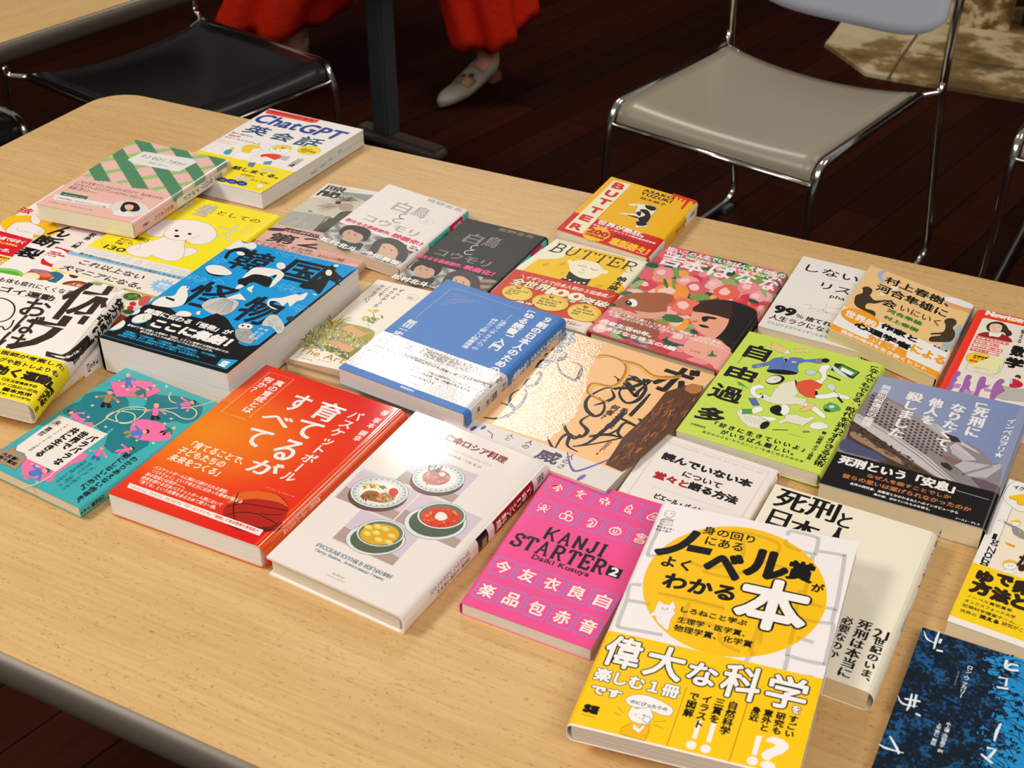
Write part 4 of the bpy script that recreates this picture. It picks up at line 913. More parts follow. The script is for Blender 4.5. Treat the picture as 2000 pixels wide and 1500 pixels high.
b.poly('1690,280 1740,252 1775,262 1755,290 1800,335 1825,350 1780,360 1790,400 1720,360 1690,400 1640,462 1600,430 1520,420 1500,395 1570,370 1650,350 1665,310', '#060606', 3).pe(1712, 308, 24, 22, WF).pe(1765, 258, 20, 9, WF).poly('1590,455 1625,462 1615,472', WF)
b.poly('1265,522 1290,495 1370,488 1440,470 1480,462 1500,470 1560,450 1530,500 1480,515 1430,552 1415,520 1380,548 1345,518 1290,512 1285,545 1340,572 1310,570 1270,545', WF, 3).line('1475,465 1510,450', .5, K)
b.poly('790,545 850,500 960,488 1062,520 1012,592 920,616 840,594', '#c9c6c0', 3, line=DK, lw=.25).poly('968,490 1070,455 1118,508 1040,500', WF, line=DK, lw=.2)
for k in range(14): b.line([(960+k*5, 492+k*2), (810+k*14, 560+k*4 if k < 8 else 612-k)], .3, '#3a4048')
b.poly('1240,655 1290,612 1345,622 1392,700 1350,752 1300,700 1235,690', '#c9c9c4', 3); b.pe(1435, 640, 32, 18, '#26323c')
for k in range(26): x, y = RN.uniform(1265, 1365), RN.uniform(640, 720); b.line([(x, y), (x+8, y+9)], .3, '#4a545c')
# black mountain foot
b.poly('35,765 120,700 200,645 260,600 300,560 350,548 420,535 470,548 560,560 600,590 640,612 720,622 790,640 850,618 900,600 960,625 985,650 1010,690 1050,740 1060,820 1110,838 1200,830 1250,805 1060,942 975,1035', '#080808')
b.poly('600,610 640,585 700,590 720,610 700,625 640,622', WF, 3).poly('755,590 785,582 778,612 752,610', WF)
b.pe(1110, 697, 56, 24, WF, line=K, lw=.3).pe(1090, 690, 9, 7, K).pe(1130, 698, 9, 7, K).poly('1035,722 1075,712 1150,722 1178,780 1150,822 1080,810 1040,775', '#a9a8a4', 3, line=K, lw=.3)
for k in range(70): x, y = RN.uniform(1050, 1160), RN.uniform(730, 805); b.line([(x, y), (x+7, y+1)], .35, '#1a1a1a')
for q in ((360, 636, 75, 30), (308, 585, 42, 22), (170, 682, 72, 36)): b.pe(q[0]-4, q[1]+7, q[2], q[3], '#12a8c8', rot=-14).pe(*q[:4], WF, rot=-14)
b.pe(375, 628, 3, 4, K).pe(372, 645, 3, 4, K)
for q in ('400,640 440,720 400,700 380,760', '880,680 900,740 860,720', '700,760 640,800 720,820'): b.poly(q, '#2e2a26')
b.line('62,752 400,850 960,1003', .5, '#10a8d8').poly('898,972 935,930 1058,940 972,1006', '#18a0d8').T('SE', '925,985 940,940 985,955 970,988', WH, .7)
b.T('韓国に伝わる「怪物」が', '388,592 408,555 1015,735 985,765', WH, .4).T('ここに集結！', '430,690 470,640 1035,790 950,845', WH, 1.0)
b.T('著者が丁寧に収集した朝鮮の「怪談」とそこに登場する怪物の姿からは、', '255,690 262,676 1000,878 985,892', WH, .08).T('昔の社会や人々の様子がリアルに浮かび上がる。', '345,738 352,722 885,868 870,882', WH, .08)
b.T('「高麗史」「三国史記」「三国遺事」「朝鮮王朝実録」「於于野談」|「慵斎叢話」など、数百冊の史書や地理志などをもとに|古典籍で伝えられた怪物をていねいに紹介。320の怪物たち。', '190,770 215,718 905,905 860,942', '#18a8e0', .1)
b.T('著 郭在植|絵 李康熏', '1215,790 1165,800 1195,700 1240,705', '#bfe6f6', .05, vert=True)
# ---- blue textured book
b = blue; b.Z(640, 540, 1120); GD = '#c9bf9a'
b.line('720,332 990,112 1020,102 1060,102 1110,115 1572,272', .38, GD)
for q in ('1010,142 1080,150', '985,165 1120,160', '1000,185 1145,172', '960,195 1165,185', '950,210 1190,196', '930,228 1238,200'): b.line(q, .25, GD)
b.T('９割の日本人のための', '1832,345 1750,322 1318,775 1395,792', WH, .45, vert=True).T('「ゆる読書」入門', '1708,292 1630,280 1298,585 1400,608', WH, .4, vert=True)
b.T('「活字マンチョイズム」の', '1460,365 1412,350 1172,588 1225,602', '#dfe6ee', .12, vert=True).T('終わりと新しい読書推進', '1392,352 1345,338 1085,572 1140,590', '#dfe6ee', .12, vert=True).line('1500,310 1455,352', .4, WH).T('飯田一史', '728,362 650,343 535,470 612,490', WH, .2, vert=True)
b.sp().sptx('９割の日本人のための「ゆる読書」', (1905, 425), (1500, 860), WH, .3, .75, .3); b.sp(False)
b.band_to((465, 447), (137, 703), '#d5cdc8'); b.fin['paper_band'] = (.07, .0, (500, .22, .0005)); GR = '#8f8984'
b.T('日本は「読書後進国」!?', '430,528 465,472 1432,812 1395,872', GR, .7)
b.line('400,560 1335,895', 5.2, '#9b958f').T('「活字離れ」「売れること」だけを読書と思っていませんか？', '382,575 395,555 1335,888 1325,910', K, .12)
b.T('『町の本屋はいかにしてつぶれてきたか』『「若者の読書離れ」というウソ』の著者が、', '322,608 332,592 1285,940 1275,958', K, .08).T('データや歴史などから、日本人が無意識に持つ読書の先入観を斬り、', '345,642 355,628 1212,945 1200,965', K, .08).T('新しいかたちの読書論を示す。', '562,772 572,755 880,868 870,885', K, .08).T('時事通信社', '648,862 655,848 755,882 748,898', K, .05)
b.sp().sptx('入門', (1460, 880), (1415, 960), '#3a3a3a', .25, .7, .1); b.sptx('飯田一史', (1375, 985), (1290, 1090), '#2a2a2a', .25, .7, .2); b.sptx('時事通信社', (1235, 1100), (1215, 1160), '#4a4a4a', .2, .5); b.sp(False)
b.to('cover').T('時事通信社', '590,900 598,885 705,928 698,945', WH, .08)
# ---- pink plaid book
b = pink; b.Z(0, 160, 520); PG = '#4f8a64'; LG = '#abc681'
p1, p2 = np.array(b.uv(1062, 440)), np.array(b.uv(1190, 625)); q1, q2 = np.array(b.uv(905, 560)), np.array(b.uv(1050, 790))
dd = (q2-q1)/np.linalg.norm(q2-q1); nn = np.array([dd[1], -dd[0]]); f0 = nn@q1; sp_ = abs(nn@p1-f0); 
VB = b.V(640, 712)
def plaid(U, V):
    f = (U*nn[0]+V*nn[1]-f0)/sp_+.0; g = (U*dd[0]+V*dd[1])/sp_
    band = abs(f-round(f)) < .24; m = g-math.floor(g)
    st = .08 < m < .40
    lim = VB-6*abs(((U/sp_*1.42) % 2)-1)
    if V > lim+4 and U < b.w-6: return None
    if band: return '#5d8c58' if (st and .18 < m < .3) else PG
    if st: return LG if (abs(m-.24) > .03) else '#8fb464'
    return '#eebcb2'
b.field(0, b.w+4, 0, VB+6, 118, 84, plaid)
b.poly('1078,522 1450,578 1476,604 1342,674 1000,612 958,584', '#ebe5e0').T('タコ セロリ アボカド', '1048,572 1062,550 1412,604 1398,630', '#4a4644', .05, slant=.2).T('長谷川あかり', '1110,612 1118,600 1265,625 1258,638', '#5a5654')
b.T('ごはんを食べてくれる人がいるだけで、私は私のまま、|ただ生きているだけでいいのかもしれないと|素直に思えた――', '508,800 600,736 1246,868', '#5a443e', .05)
b.poly('468,824 664,862 645,888 450,850', '#2e6a54').T('思い出を綴った書', '478,848 640,872', '#e8d0c0').poly('412,842 838,918 820,950 400,880', '#eee4de').T('人気料理家、はじめてのエッセイ集。', '425,872 805,940 430,860', '#4a5a50', .05).T('文藝春秋 定価（本体1700円＋税）', '358,902 362,892 690,968', '#8a5a50')
b.pe(975, 952, 142, 60, '#e2dbd0', rot=3).poly('845,985 890,962 940,975 1000,1000 1010,1012 940,1010 870,1000', '#eceae6', 3).poly('905,945 930,908 975,900 1025,912 1052,945 1040,968 1000,975 960,968 930,978 908,968', '#241a1a', 4).pe(970, 938, 34, 27, '#ecb998').poly('935,925 960,905 1000,915 1010,930 975,920', '#241a1a', 3).line('958,950 975,955 985,950', .4, '#c0504a', sm=1)
b.sp(); b.spbox((1700, 625), (1330, 885), '#e6e2dc', .18, .8); b.sptx('タコ セロリ アボカド', (1665, 650), (1375, 870), '#3a3a3a', .32, .68, .15); b.sptx('長谷川あかり', (1300, 925), (1160, 1030), '#5a443e', .35, .65, .08); b.sptx('文藝春秋', (1120, 1060), (1075, 1095), '#5a443e', .4, .6); b.sp(False)
# ---- english conversation book
b = chat; b.Z(350, 180, 750)
b.poly('868,165 1372,272 1340,298 1290,300 840,205', '#ea3a1c').T('今日からはじめる', '885,195 895,180 1320,270 1305,285', K, .1)
b.T('ChatGPT', '728,290 800,215 1692,395 1530,460', '#17398f', 1.1, slant=.1).T('英', '640,392 705,325 915,362 830,422', '#1b4a73', .7).T('会', '898,455 970,385 1142,428 1070,480', '#1b4a73', .7).T('話', '1148,518 1222,432 1420,468 1345,532', '#1b4a73', .7)
b.T('新AI時代の', '510,398 520,385 732,435', '#3a3a3a', .15).T('超独学', '478,422 490,410 608,432', '#d8504a', .2).T('スピーキングブック', '440,440 452,425 800,505', '#3a3a3a', .15).T('AI-POWERED|Speaking|Training book', '365,485 415,450 570,505', '#d8706a').line('505,382 345,475', .25, '#d8504a')
b.pe(1268, 568, 118, 46, '#f0d61c').T('ChatGPT|音声会話機能|に対応', '1165,585 1200,540 1370,575 1290,605', K, .1)
b.poly('500,645 560,590 620,585 700,590 760,580 770,600 700,640 690,672 620,660', '#f2ebe6', 3, line=K, lw=.25).pe(705, 552, 95, 38, '#f2ebe6', line=K, lw=.25).poly('610,565 625,530 700,515 770,520 790,545 720,555 690,590 640,590', '#f0c818', 4, line=K, lw=.2)
b.pe(985, 560, 100, 45, '#f2ebe6', line=K, lw=.25).poly('920,560 930,528 1000,518 1080,528 1092,560 1000,545', '#f0d018', 4, line=K, lw=.2).T('AI', '985,553 1000,532 1050,540', K, .1).pe(940, 560, 5, 5, K).pe(985, 572, 5, 5, K)
b.poly('800,635 800,612 880,600 980,612 1015,645 960,652 930,660 850,630', '#e63c20', 3, line=K, lw=.2).poly('970,650 1010,620 1090,630 1040,670', '#b9b9b9', line=K, lw=.2).pe(875, 522, 38, 14, None, line=K, lw=.2).pe(845, 565, 34, 13, None, line=K, lw=.2)
b.poly('430,590 470,560 520,560 500,600 460,612', '#2fa3b8', 3).pe(520, 548, 24, 14, '#f0c818').pe(370, 550, 55, 28, None, line='#8a8a8a', lw=.2)
b.T('山田優', '1222,650 1165,640 1055,722 1118,735', K, .15, vert=True)
b.band_to((1112, 778), b.h-.8, '#f4dc12')
b.poly('680,690 750,690 720,735 670,725', '#4a78a8', line=K, lw=.15).poly('830,680 910,672 890,710 820,705', '#4f9aa8', line=K, lw=.15).poly('800,745 960,770 920,780 830,775', '#c8ccd0', line=K, lw=.15)
b.T('AIで英語を', '380,730 520,765', K, .1).T('話しまくる。', '518,752 545,712 982,825 960,848', K, .5).T('AI生成例文も', '590,808 752,822', K, .05).T('ゼロ', '535,848 570,812 705,848 670,870', WH, .5, out=K, ob=.4).T('からでOK!', '695,868 705,852 888,882 875,902', K, .1)
for x, y in ((420, 856), (515, 874), (610, 892)): b.pe(x, y, 56, 23, '#1a2f86', rot=8).line([(x-22, y), (x+22, y+5)], .6, WH)
b.pe(790, 918, 34, 17, WH, line=K, lw=.15).T('アルク', '722,938 780,948', K, .05)

def tabs(s, top):
    m = mat('index_tab_print', '#a9c4d0', .7)
    for a, c, z0, z1 in ((.235, .27, 7, 11), (.335, .37, 10, 13), (.40, .45, 11.5, 15), (.485, .545, 13.5, 16.5)):
        bm = bmesh.new(); O = s.org; v = [bm.verts.new(Vector(s.S(x/s.w, y)+s.n*-z/1000-O)) for z in (z0, z1) for x, y in ((s.w-1.2, a), (s.w-.42, a), (s.w-.42, c), (s.w-1.2, c))]
        for f in ((3, 2, 1, 0), (4, 5, 6, 7), (0, 1, 5, 4), (1, 2, 6, 5), (2, 3, 7, 6), (3, 0, 4, 7)): bm.faces.new([v[k] for k in f])
        bmesh.ops.recalc_face_normals(bm, faces=bm.faces); obj('index_tab', bm, m, top)
chat.extra.append(tabs)
# ---- yellow dog book
b = dog; b.Z(150, 370, 570)
b.T('教', '898,185 1050,92 1088,115 955,215', '#f2e6c8', .35, out=K, ob=.35).T('養', '1048,225 1200,130 1308,185 1160,252', '#cfc4b0', .25, out='#4a4438', ob=.35).T('としての', '1300,238 1330,198 1725,288 1685,308', K, .1)
b.line('1310,345 1420,370 1580,402', 2.0, K).line('1310,345 1420,370 1580,402', 1.3, '#f6efe2').line('1500,320 1440,380 1330,425 1230,435 1185,420', 2.0, K, sm=1).line('1500,320 1440,380 1330,425 1230,435 1185,420', 1.3, '#f6efe2', sm=1)
b.line('1465,385 1405,425 1400,460 1450,490', 2.2, K, sm=1).line('1465,385 1405,425 1400,460 1450,490', 1.5, '#f6efe2', sm=1).line('1570,342 1600,355 1598,375', 2.2, K, sm=1).line('1570,342 1600,355 1598,375', 1.5, '#f6efe2', sm=1)
DG = '#efe4da'
b.poly('1000,550 1065,543 1115,560 1118,582 1075,608 975,628', DG, 4, line='#a08a70', lw=.5).poly('830,440 930,460 1005,480 1000,520 1005,560 990,620 940,660 850,665 770,645 690,612 670,630 570,625 490,600 458,570 490,530 620,500 720,470', DG, 4, line='#a09880', lw=.55)
b.poly('640,395 655,345 750,292 900,280 1100,288 1230,325 1300,395 1290,450 1230,495 1140,512 1060,505 1025,478 930,472 850,458 805,420 800,440 730,438 665,425', DG, 4, line='#9a9480', lw=.55)
b.pe(927, 383, 17, 10, K).pe(1050, 414, 18, 10, K).pe(930, 434, 26, 11, K).line('862,358 825,385 805,425', .6, '#8aa088', sm=1).line('1010,470 1075,455 1155,425', .5, '#b0a48c', sm=1).line('1010,468 1020,500 1060,508', .5, '#a09880', sm=1)
b.pe(412, 505, 184, 72, None, line='#3a3410', lw=.25, rot=4).T('思わず人に|話したくなる|犬知識', '355,510 400,445 565,485 480,525', K, .1).T('130', '250,548 268,512 470,550 435,585', K, .25).T('読み始めたら', '560,435 580,432 660,495 630,490', K, .15)
b.poly('0,556 40,520 100,530 1062,750 1030,850 740,990 -40,790 -230,725 -220,690', '#eaded4')
b.T('SCIENCE & HISTORY', '66,580 92,545 1128,772 1100,818', '#a3c6da', .25, hb=.2).T('SCIENCE & HISTORY', '66,580 92,545 1128,772 1100,818', '#eaded4', 0.0, hb=.12)
b.poly('-60,574 -100,598 1040,855 1070,828', '#8cb8d6').T('最先端の犬研究から犬にまつわる歴史と文化まで', '15,604 25,588 980,812 960,838', '#27455a', .1)
b.Z(0, 380, 400).T('これ以上ない', '770,682 800,632 1438,792 1382,828', K, .3, slant=.08).T('犬マニアになる。', '592,722 640,672 1425,895 1340,925', K, .3, slant=.08)
st = []
for k in range(28): a = 2*math.pi*k/28; r_ = 1 if k % 2 else .68; st.append((1590+135*r_*math.cos(a), 895+75*r_*math.sin(a)))
b.poly(st, '#93bede').T('愛犬家の|バイブル', '1520,900 1560,860 1680,880 1620,930', '#eef2f4', .15)
# ---- ligament book
b = danr; b.Z(0, 380, 400)
b.T('法', '172,160 222,122 342,152 275,190', '#cf2230', .6).pe(292, 312, 288, 108, '#f2bb16', rot=5).poly('78,395 62,345 135,282 200,268 300,272 345,296 440,345 400,400 330,390 330,430 240,425 150,400', '#efe4dc', 3, line=K, lw=.35).poly('300,250 310,205 350,190 372,215 400,250 380,290 330,288', '#efe4dc', 3, line=K, lw=.35).line('180,320 170,348 260,365 300,372', .35, K, sm=1)
b.poly('-260,290 -100,328 325,442 150,590 120,610 -320,520', '#d6122c').poly('-330,515 -60,585 130,620 250,645 440,690 465,715 430,742 -400,560', '#f7d31a').T('十肩ではなく', '-60,420 0,400 250,455 220,490', WH, .35).T('断裂かもしれません', '-120,440 -60,430 175,500 150,520', '#f7e03a', .25).T('一生、', '-20,530 0,500 95,550 80,580', WH, .3)
b.poly('548,508 745,562 640,640 560,690 500,735 440,742 400,690 400,640', '#d6122c').pe(545, 605, 128, 80, '#f2e8e2', rot=8).pe(275, 590, 158, 74, '#f2e8e2', rot=-18).T('70歳以降|は半数が断裂|している', '432,572 520,545 655,590 570,640', '#c41428', .25)
b.T('ん', '482,392 560,322 705,325 640,418', K, .9).T('断', '300,478 415,402 622,440 500,522', K, 1.0).T('裂', '145,592 248,512 440,560 330,628', K, 1.0).T('歌島 大輔', '948,385 888,375 690,515 752,528', K, .25, vert=True).T('の最新整形外科医で|正しいリセット法を', '-100,595 0,585 320,700 300,722', '#b5141c', .2)
# ---- cookbook under
b = food; b.Z(0, 500, 320)
b.poly('-300,60 -100,110 0,140 200,165 290,215 285,250 225,270 0,250 -200,200', '#8ac85c', 3).poly('-200,140 0,170 180,190 240,225 180,245 0,225', '#58a83a', 3)
b.poly('225,262 300,215 400,158 560,175 640,200 690,240 600,285 640,335 540,340 420,310', '#b83c28').poly('370,165 450,160 560,178 600,210 560,240 480,225', '#a87090', 3).poly('450,230 560,205 650,225 660,240 560,262', '#e07838', 3).poly('600,205 690,190 770,225 770,260 720,300 640,345 560,330 600,290 660,260', '#2a6a80', 3)
b.pe(378, 250, 112, 50, '#ecd0a4', line='#b07848', lw=.4).pe(378, 250, 92, 38, '#f0e2c4').pe(540, 320, 55, 26, '#f0e0b8').pe(545, 320, 30, 13, '#e08a28')
b.pe(915, 368, 180, 66, '#7a2c18').pe(925, 372, 150, 48, '#c06a40'); crumbs(925, 372, 130, 38, ['#e8c090', '#8a3a20', '#f0e0c0'], 26, 8, 18)
b.poly('840,235 900,225 960,250 920,272 870,262', '#5a241c', 3).poly('1110,315 1200,320 1260,345 1180,362', '#8aa070', 3)
b.pe(1410, 405, 100, 40, '#e8d2c6'); crumbs(1410, 405, 90, 32, ['#8a4a48', '#d8b0a0'], 30, 4, 8); b.pe(1612, 497, 134, 62, '#e6dcb4', line='#7a6a3a', lw=.4).pe(1612, 495, 112, 48, '#3c5c26')
for k in range(13): b.pe(1540+RN.random()*150, 465+RN.random()*60, 24, 13, RN.choice(['#5e8438', '#77984a', '#4c7030']), n=10)
b.poly('1720,500 1850,500 1780,600 1690,600', '#c8584a', 3).pe(1505, 612, 70, 50, '#f0e8cc', line='#b8a070', lw=.3).pe(1500, 612, 30, 22, '#e8a820').pe(1622, 585, 44, 26, '#d41c30').pe(1592, 632, 42, 24, '#d41c30').pe(1570, 680, 70, 30, '#3c6028')
b.pe(1400, 800, 210, 110, '#f0e2cc').pe(1400, 800, 190, 98, '#a84e1e'); crumbs(1400, 800, 160, 80, ['#d87a30', '#7a3212', '#e8a04c'], 30, 10, 24)
b.Z(0, 640, 320).sp(); b.spbox((1330, 470), (1020, 520), '#f0eae4', 0, 1); b.spbox((1200, 440), (1030, 560), '#f0eae4', 0, 1); b.sptx('365日', (1180, 340), (1060, 470), K, .3, .8, .1); b.sptx('料理レシピ', (900, 640), (620, 900), WH, .2, .6, .4); b.sptx('第12回 料理レシピ本', (1000, 560), (500, 1020), '#f7c83a', .65, .92, .1); b.sp(False)
# ---- huge brown letters
b = tair; b.Z(0, 500, 320); BR_ = '#33271f'
b.T('も体も疲れにくくなる', '-40,320 15,262 910,418 870,465', K, .2).T('ゴイ運動', '-40,445 40,360 695,498 640,532', BR_, .35, hb=.2).line('-60,330 870,480', .15, K).line('-90,430 600,548', .15, K)
b.T('体', '555,745 960,395 1340,372 1500,560 1240,800', BR_, .5, hb=.7).T('力', '75,1118 815,738 1150,900 1130,1000 880,1198', BR_, .8, hb=.8)
b.T('お', '228,705 350,540 540,545 650,590 520,735', BR_, .5).T('ば', '158,925 270,760 470,735 555,760 375,935', BR_, .5).T('け', '-20,1100 90,940 200,945 318,1010 130,1120', BR_, .5)
b.line('-100,520 20,515 110,545 170,600 175,680 120,760 20,800 -60,800', 1.8, BR_, sm=1).line('-60,900 20,860 60,900 130,860 170,780', 1.8, BR_, sm=1)
b.sp().sptx('体力おばけ', (1490, 530), (1150, 960), K, .05, .6, .5); b.sptx('への道', (1110, 1060), (900, 1310), K, .05, .45, .1); b.sp(False)
b.Z(0, 640, 320); vb0 = b.V(-20, 240)
b.band_to(vb0+.0, b.h-.3, '#f5dc18')
b.T('た医師が考案した', '-110,300 -60,255 800,445 770,485', BR_, .3).T('グや筋トレよりも', '-40,425 10,365 735,520 700,560', BR_, .3).T('効く運動', '-110,560 -20,450 665,610 590,690', '#2a1c14', .6, hb=.3)
for q in ('-60,345 690,482', '-60,445 660,590', '-60,590 590,705'): b.line(q, .18, '#6a5a10')
b.T('□生活習慣病予防', '12,660 25,625 475,700 455,728', K, .1).T('UP □脂肪の燃焼', '-20,715 0,672 475,760 455,788', K, .1).T('國本充洋', '20,785 40,735 398,800 385,835', K, .35).T('医学博士・整形外科専門医', '-60,808 -50,790 385,862 372,882', K, .08)
b.sp().sptx('國本充洋', (640, 730), (480, 900), K, .1, .5, .3); b.sptx('KADOKAWA', (450, 900), (420, 1000), K, .2, .5); b.sp(False)
# ---- grey comic
b = suki; b.Z(480, 340, 800)
p = b.pts('1010,150 370,612'); u0 = p[1][0]; 
b.poly('1190,215 1560,258 1700,275 1650,340 1240,700 1000,760 372,612 560,450 760,300 800,278 1100,298', '#cdc4b2').poly('1190,215 1560,258 1700,275 1620,350 1450,330 1300,260 1180,262', '#8f9898').poly('560,450 950,500 1000,560 930,740 372,612', '#a9a79a')
for k in range(26): x, y = RN.uniform(430, 900), RN.uniform(470, 690); b.line([(x, y), (x+40, y+9), (x+85, y+14)], .2, '#8a897e', sm=1)
for q in ('470,560 560,520 640,515 680,540 640,570 560,600 500,640', '600,600 680,580 720,600 700,650 660,670', '640,520 700,515 740,520'): b.line(q, .9, '#d9d2c2', sm=1).line(q, .2, '#5a564c', sm=1)
b.poly('745,452 790,445 825,468', '#4a4642').poly('1090,520 1150,470 1210,455 1310,462 1240,560 1140,660 1050,720 930,745 820,712 870,660 920,610 1000,560 1010,520 1060,540', '#59564c', 3, line='#2a2824', lw=.3).poly('1050,645 1150,640 1060,740 930,760 830,715', '#453c38', 3)
b.pe(1225, 402, 85, 48, '#b39a80', line='#4a3c30', lw=.3).pe(1000, 530, 40, 16, '#a8886a', line=K, lw=.25).line('970,545 820,702', .9, '#2a241e').pe(1130, 350, 38, 18, '#3a2c20')
for k in range(90):
    a = RN.uniform(-.3, 3.4); l = RN.uniform(90, 230); x, y = 1220+RN.uniform(-40, 40), 325+RN.uniform(-15, 15)
    b.line([(x, y), (x+math.cos(a)*l*.5, y-math.sin(a)*l*.22-6), (x+math.cos(a)*l*.9, y-math.sin(a)*l*.5+14)], .28, RN.choice(['#4a3a28', '#6a563c', '#8a7656']), sm=1, taper=.8)
for k in range(16): x, y = 1130+RN.uniform(-40, 40), 380+RN.uniform(-20, 30); b.line([(x, y), (x-130, y+RN.uniform(-10, 40)), (x-RN.uniform(180, 330), y+RN.uniform(-60, 80))], .3, '#5a4a36', sm=1, taper=.8)
b.T('隙', '955,192 1022,135 1242,185 1180,232', '#2c2c28', .45).T('間', '868,258 930,200 1160,248 1100,296', '#2c2c28', .45).T('The Four Seas', '1255,200 1375,212', '#6a6a66')
b.band_to((372, 612), b.h-.2, '#deada0')
b.poly('265,668 330,655 470,668 500,655 900,745 900,790 480,700 330,695 285,690', '#2f2a26').T('このマンガがすごい！', '480,690 500,665 900,755 880,775', '#e8cfc6', .15).T('第', '245,800 420,725 660,772 540,845 380,838', '#2f2a26', .7).T('２', '620,870 740,775 1010,830 900,905', '#2f2a26', .6)
b.line('140,775 420,830 870,925', .2, '#5a3a34').T('囲まらない恋の煩悶と、国と国の断絶。', '100,800 115,790 820,945 800,985', '#4a3430', .05).T('ほら、狭い街で動かされることは赤いけれど、生きることの物語', '80,835 100,825 1190,1065 1170,1085', '#4a3430', .05)
# ---- two film novels
def film2(b, Z, dx, dy, ink, to, base, red, circ_pos, ct, sc=1.0):
    b.Z(*Z); q = lambda t: [((float(x)-dx)*sc, (float(y)-dy)*sc) for x, y in (k.split(',') for k in t.split())]
    b.T('東野圭吾', q('1368,302 1400,278 1792,408 1768,447'), ink, .05, hb=.1).T('白', q('970,405 1065,315 1228,360 1135,450'), ink, .1, hb=.3).T('鳥', q('1208,472 1278,372 1418,408 1338,502'), ink, .1, hb=.3).T('コウモリ', q('628,522 700,475 1310,655 1235,722'), ink, .1, hb=.3)
    b.line(q('1150,465 1075,465 1060,500 1095,512 1110,515 1010,515 985,535 1010,556 1075,560'), 1.0, to, sm=1)
    cx, cy = circ_pos; b.pe((cx-dx)*sc, (cy-dy)*sc, 84*sc, 36*sc, None, line=ink, lw=.2, rot=6).T(ct, q(f'{cx-28},{cy+8} {cx-5},{cy-18} {cx+28},{cy+2} {cx+8},{cy+20}'), ink)
    v0 = b.V(*q('430,515')[0]); v1 = b.V(*q('390,560')[0]); b.band_to(float(v0), b.h-.2, base); w8 = b.w
    b.field(0, b.w-3.5, v1, b.h-.3, 34, 14, lambda U, V: mix('#c2bcb6', '#6f6a68', .5+.5*math.sin(U*.35+2*math.sin(V*.3))) if U < w8*.8 else mix('#a89478', '#4a3a30', .5+.5*math.sin(V*.5+U*.2)))
    b.poly(q('350,860 372,770 420,760 520,800 620,790 640,830 560,880'), '#2b2a30', 3).poly(q('415,655 520,635 625,690 640,725 600,775 555,795 490,782 432,745 408,700'), '#cfa082', 3).poly(q('372,650 430,600 520,588 640,608 725,655 728,705 680,765 630,772 645,722 610,688 560,672 500,640 425,662 400,700 368,690'), '#241c18', 3)
    b.line(q('455,672 500,668'), .5, '#3a2a22').line(q('530,690 580,700'), .5, '#3a2a22').pe(*q('478,685')[0], 11*sc, 5*sc, '#1c1412').pe(*q('550,705')[0], 11*sc, 5*sc, '#1c1412').line(q('455,740 475,752 500,748'), .6, '#a8584c', sm=1).line(q('505,690 490,722 505,728'), .3, '#a87860', sm=1)
    b.poly(q('830,868 862,808 950,788 1035,878 1022,960 960,992 880,962 830,920'), '#d9ac92', 3).poly(q('705,905 740,820 780,775 850,742 960,735 1080,778 1145,850 1155,950 1090,1022 1015,990 1050,900 1010,840 950,805 880,800 850,822 810,890 780,925'), '#463c36', 3)
    b.pe(*q('885,850')[0], 11*sc, 5*sc, '#2a1c18').pe(*q('965,880')[0], 11*sc, 5*sc, '#2a1c18').line(q('865,905 895,918 925,915'), .6, '#b8625a', sm=1).line(q('860,832 905,835'), .35, '#5a4238').line(q('945,858 990,872'), .35, '#5a4238')
    b.T('新たなる最高傑作、', q('428,548 452,510 975,668 950,700'), red, .35, slant=.1).T('映画化！', q('965,720 1005,672 1335,798 1290,832'), red, .55, slant=.1)
    b.T('松村北斗', q('138,765 172,722 585,848 550,895'), WH, .5, out='#1a1a20', ob=.3).T('今田美桜', q('648,915 690,875 1065,1008 1040,1058'), WH, .5, out='#1a1a20', ob=.3)
    return q
TQ = '#46bfb6'
q = film2(swan, (600, 340, 940), 0, 0, '#aaa19a', '#26341f', '#e9ded6', '#d6405c', (1370, 540), '上'); swan.pe(1225, 850, 82, 42, WH, rot=10).T('9月4日|全国公開', '1160,860 1180,820 1300,850 1270,885', K, .15)
b = swan; b.to('cover').sp(); T0 = b.V(1860, 425)
b.spbox((1855, 430), (1400, 800), TQ); b.spbox((1790, 490), (1640, 620), '#c4145c'); b.line('1795,480 1795,560', .5, WH); b.sptx('白鳥とコウモリ 上', (1625, 650), (1410, 860), '#163c3c', .3, .7, .15); b.sptx('東野圭吾', (1770, 540), (1680, 640), WH, .3, .7, .1); b.to('paper_band').sptx('幻冬舎文庫', (1220, 1010), (1140, 1110), '#2a2a2a', .3, .6, .05); b.to('cover'); b.sp(False)
# black one: same artwork seen in another crop (780,400)-(1100,640)
def moved(b):
    "reuse the page coordinates of the first volume on the second"
    orig = b.uv; src = swan
    def uv(x, y): 
        src.zf = (600, 340, .17); u, v = src.uv(x, y); return u*b.w/src.w+SH[0], v*b.h/src.h+SH[1]
    b.uv = uv; return orig
SH = (-8.5, 1.0)
o_ = moved(blks); b = blks
film2(b, (780, 400, 1100), 0, 0, '#8e857c', '#efe6dc', '#1c1815', '#f0508a', (975, 372), '下')
b.uv = o_; b.to('cover'); b.Z(780, 400, 1100).sp(); b.spbox((1800, 400), (1385, 830), TQ); b.spbox((1745, 470), (1605, 600), '#c8185c'); b.sptx('白鳥とコウモリ 下', (1590, 640), (1400, 820), '#163c3c', .3, .7, .15); b.sptx('東野圭吾', (1740, 500), (1640, 610), WH, .3, .7, .1); b.to('paper_band').spbox((1380, 870), (1130, 1080), '#e6d8c8'); b.to('cover'); b.sp(False)
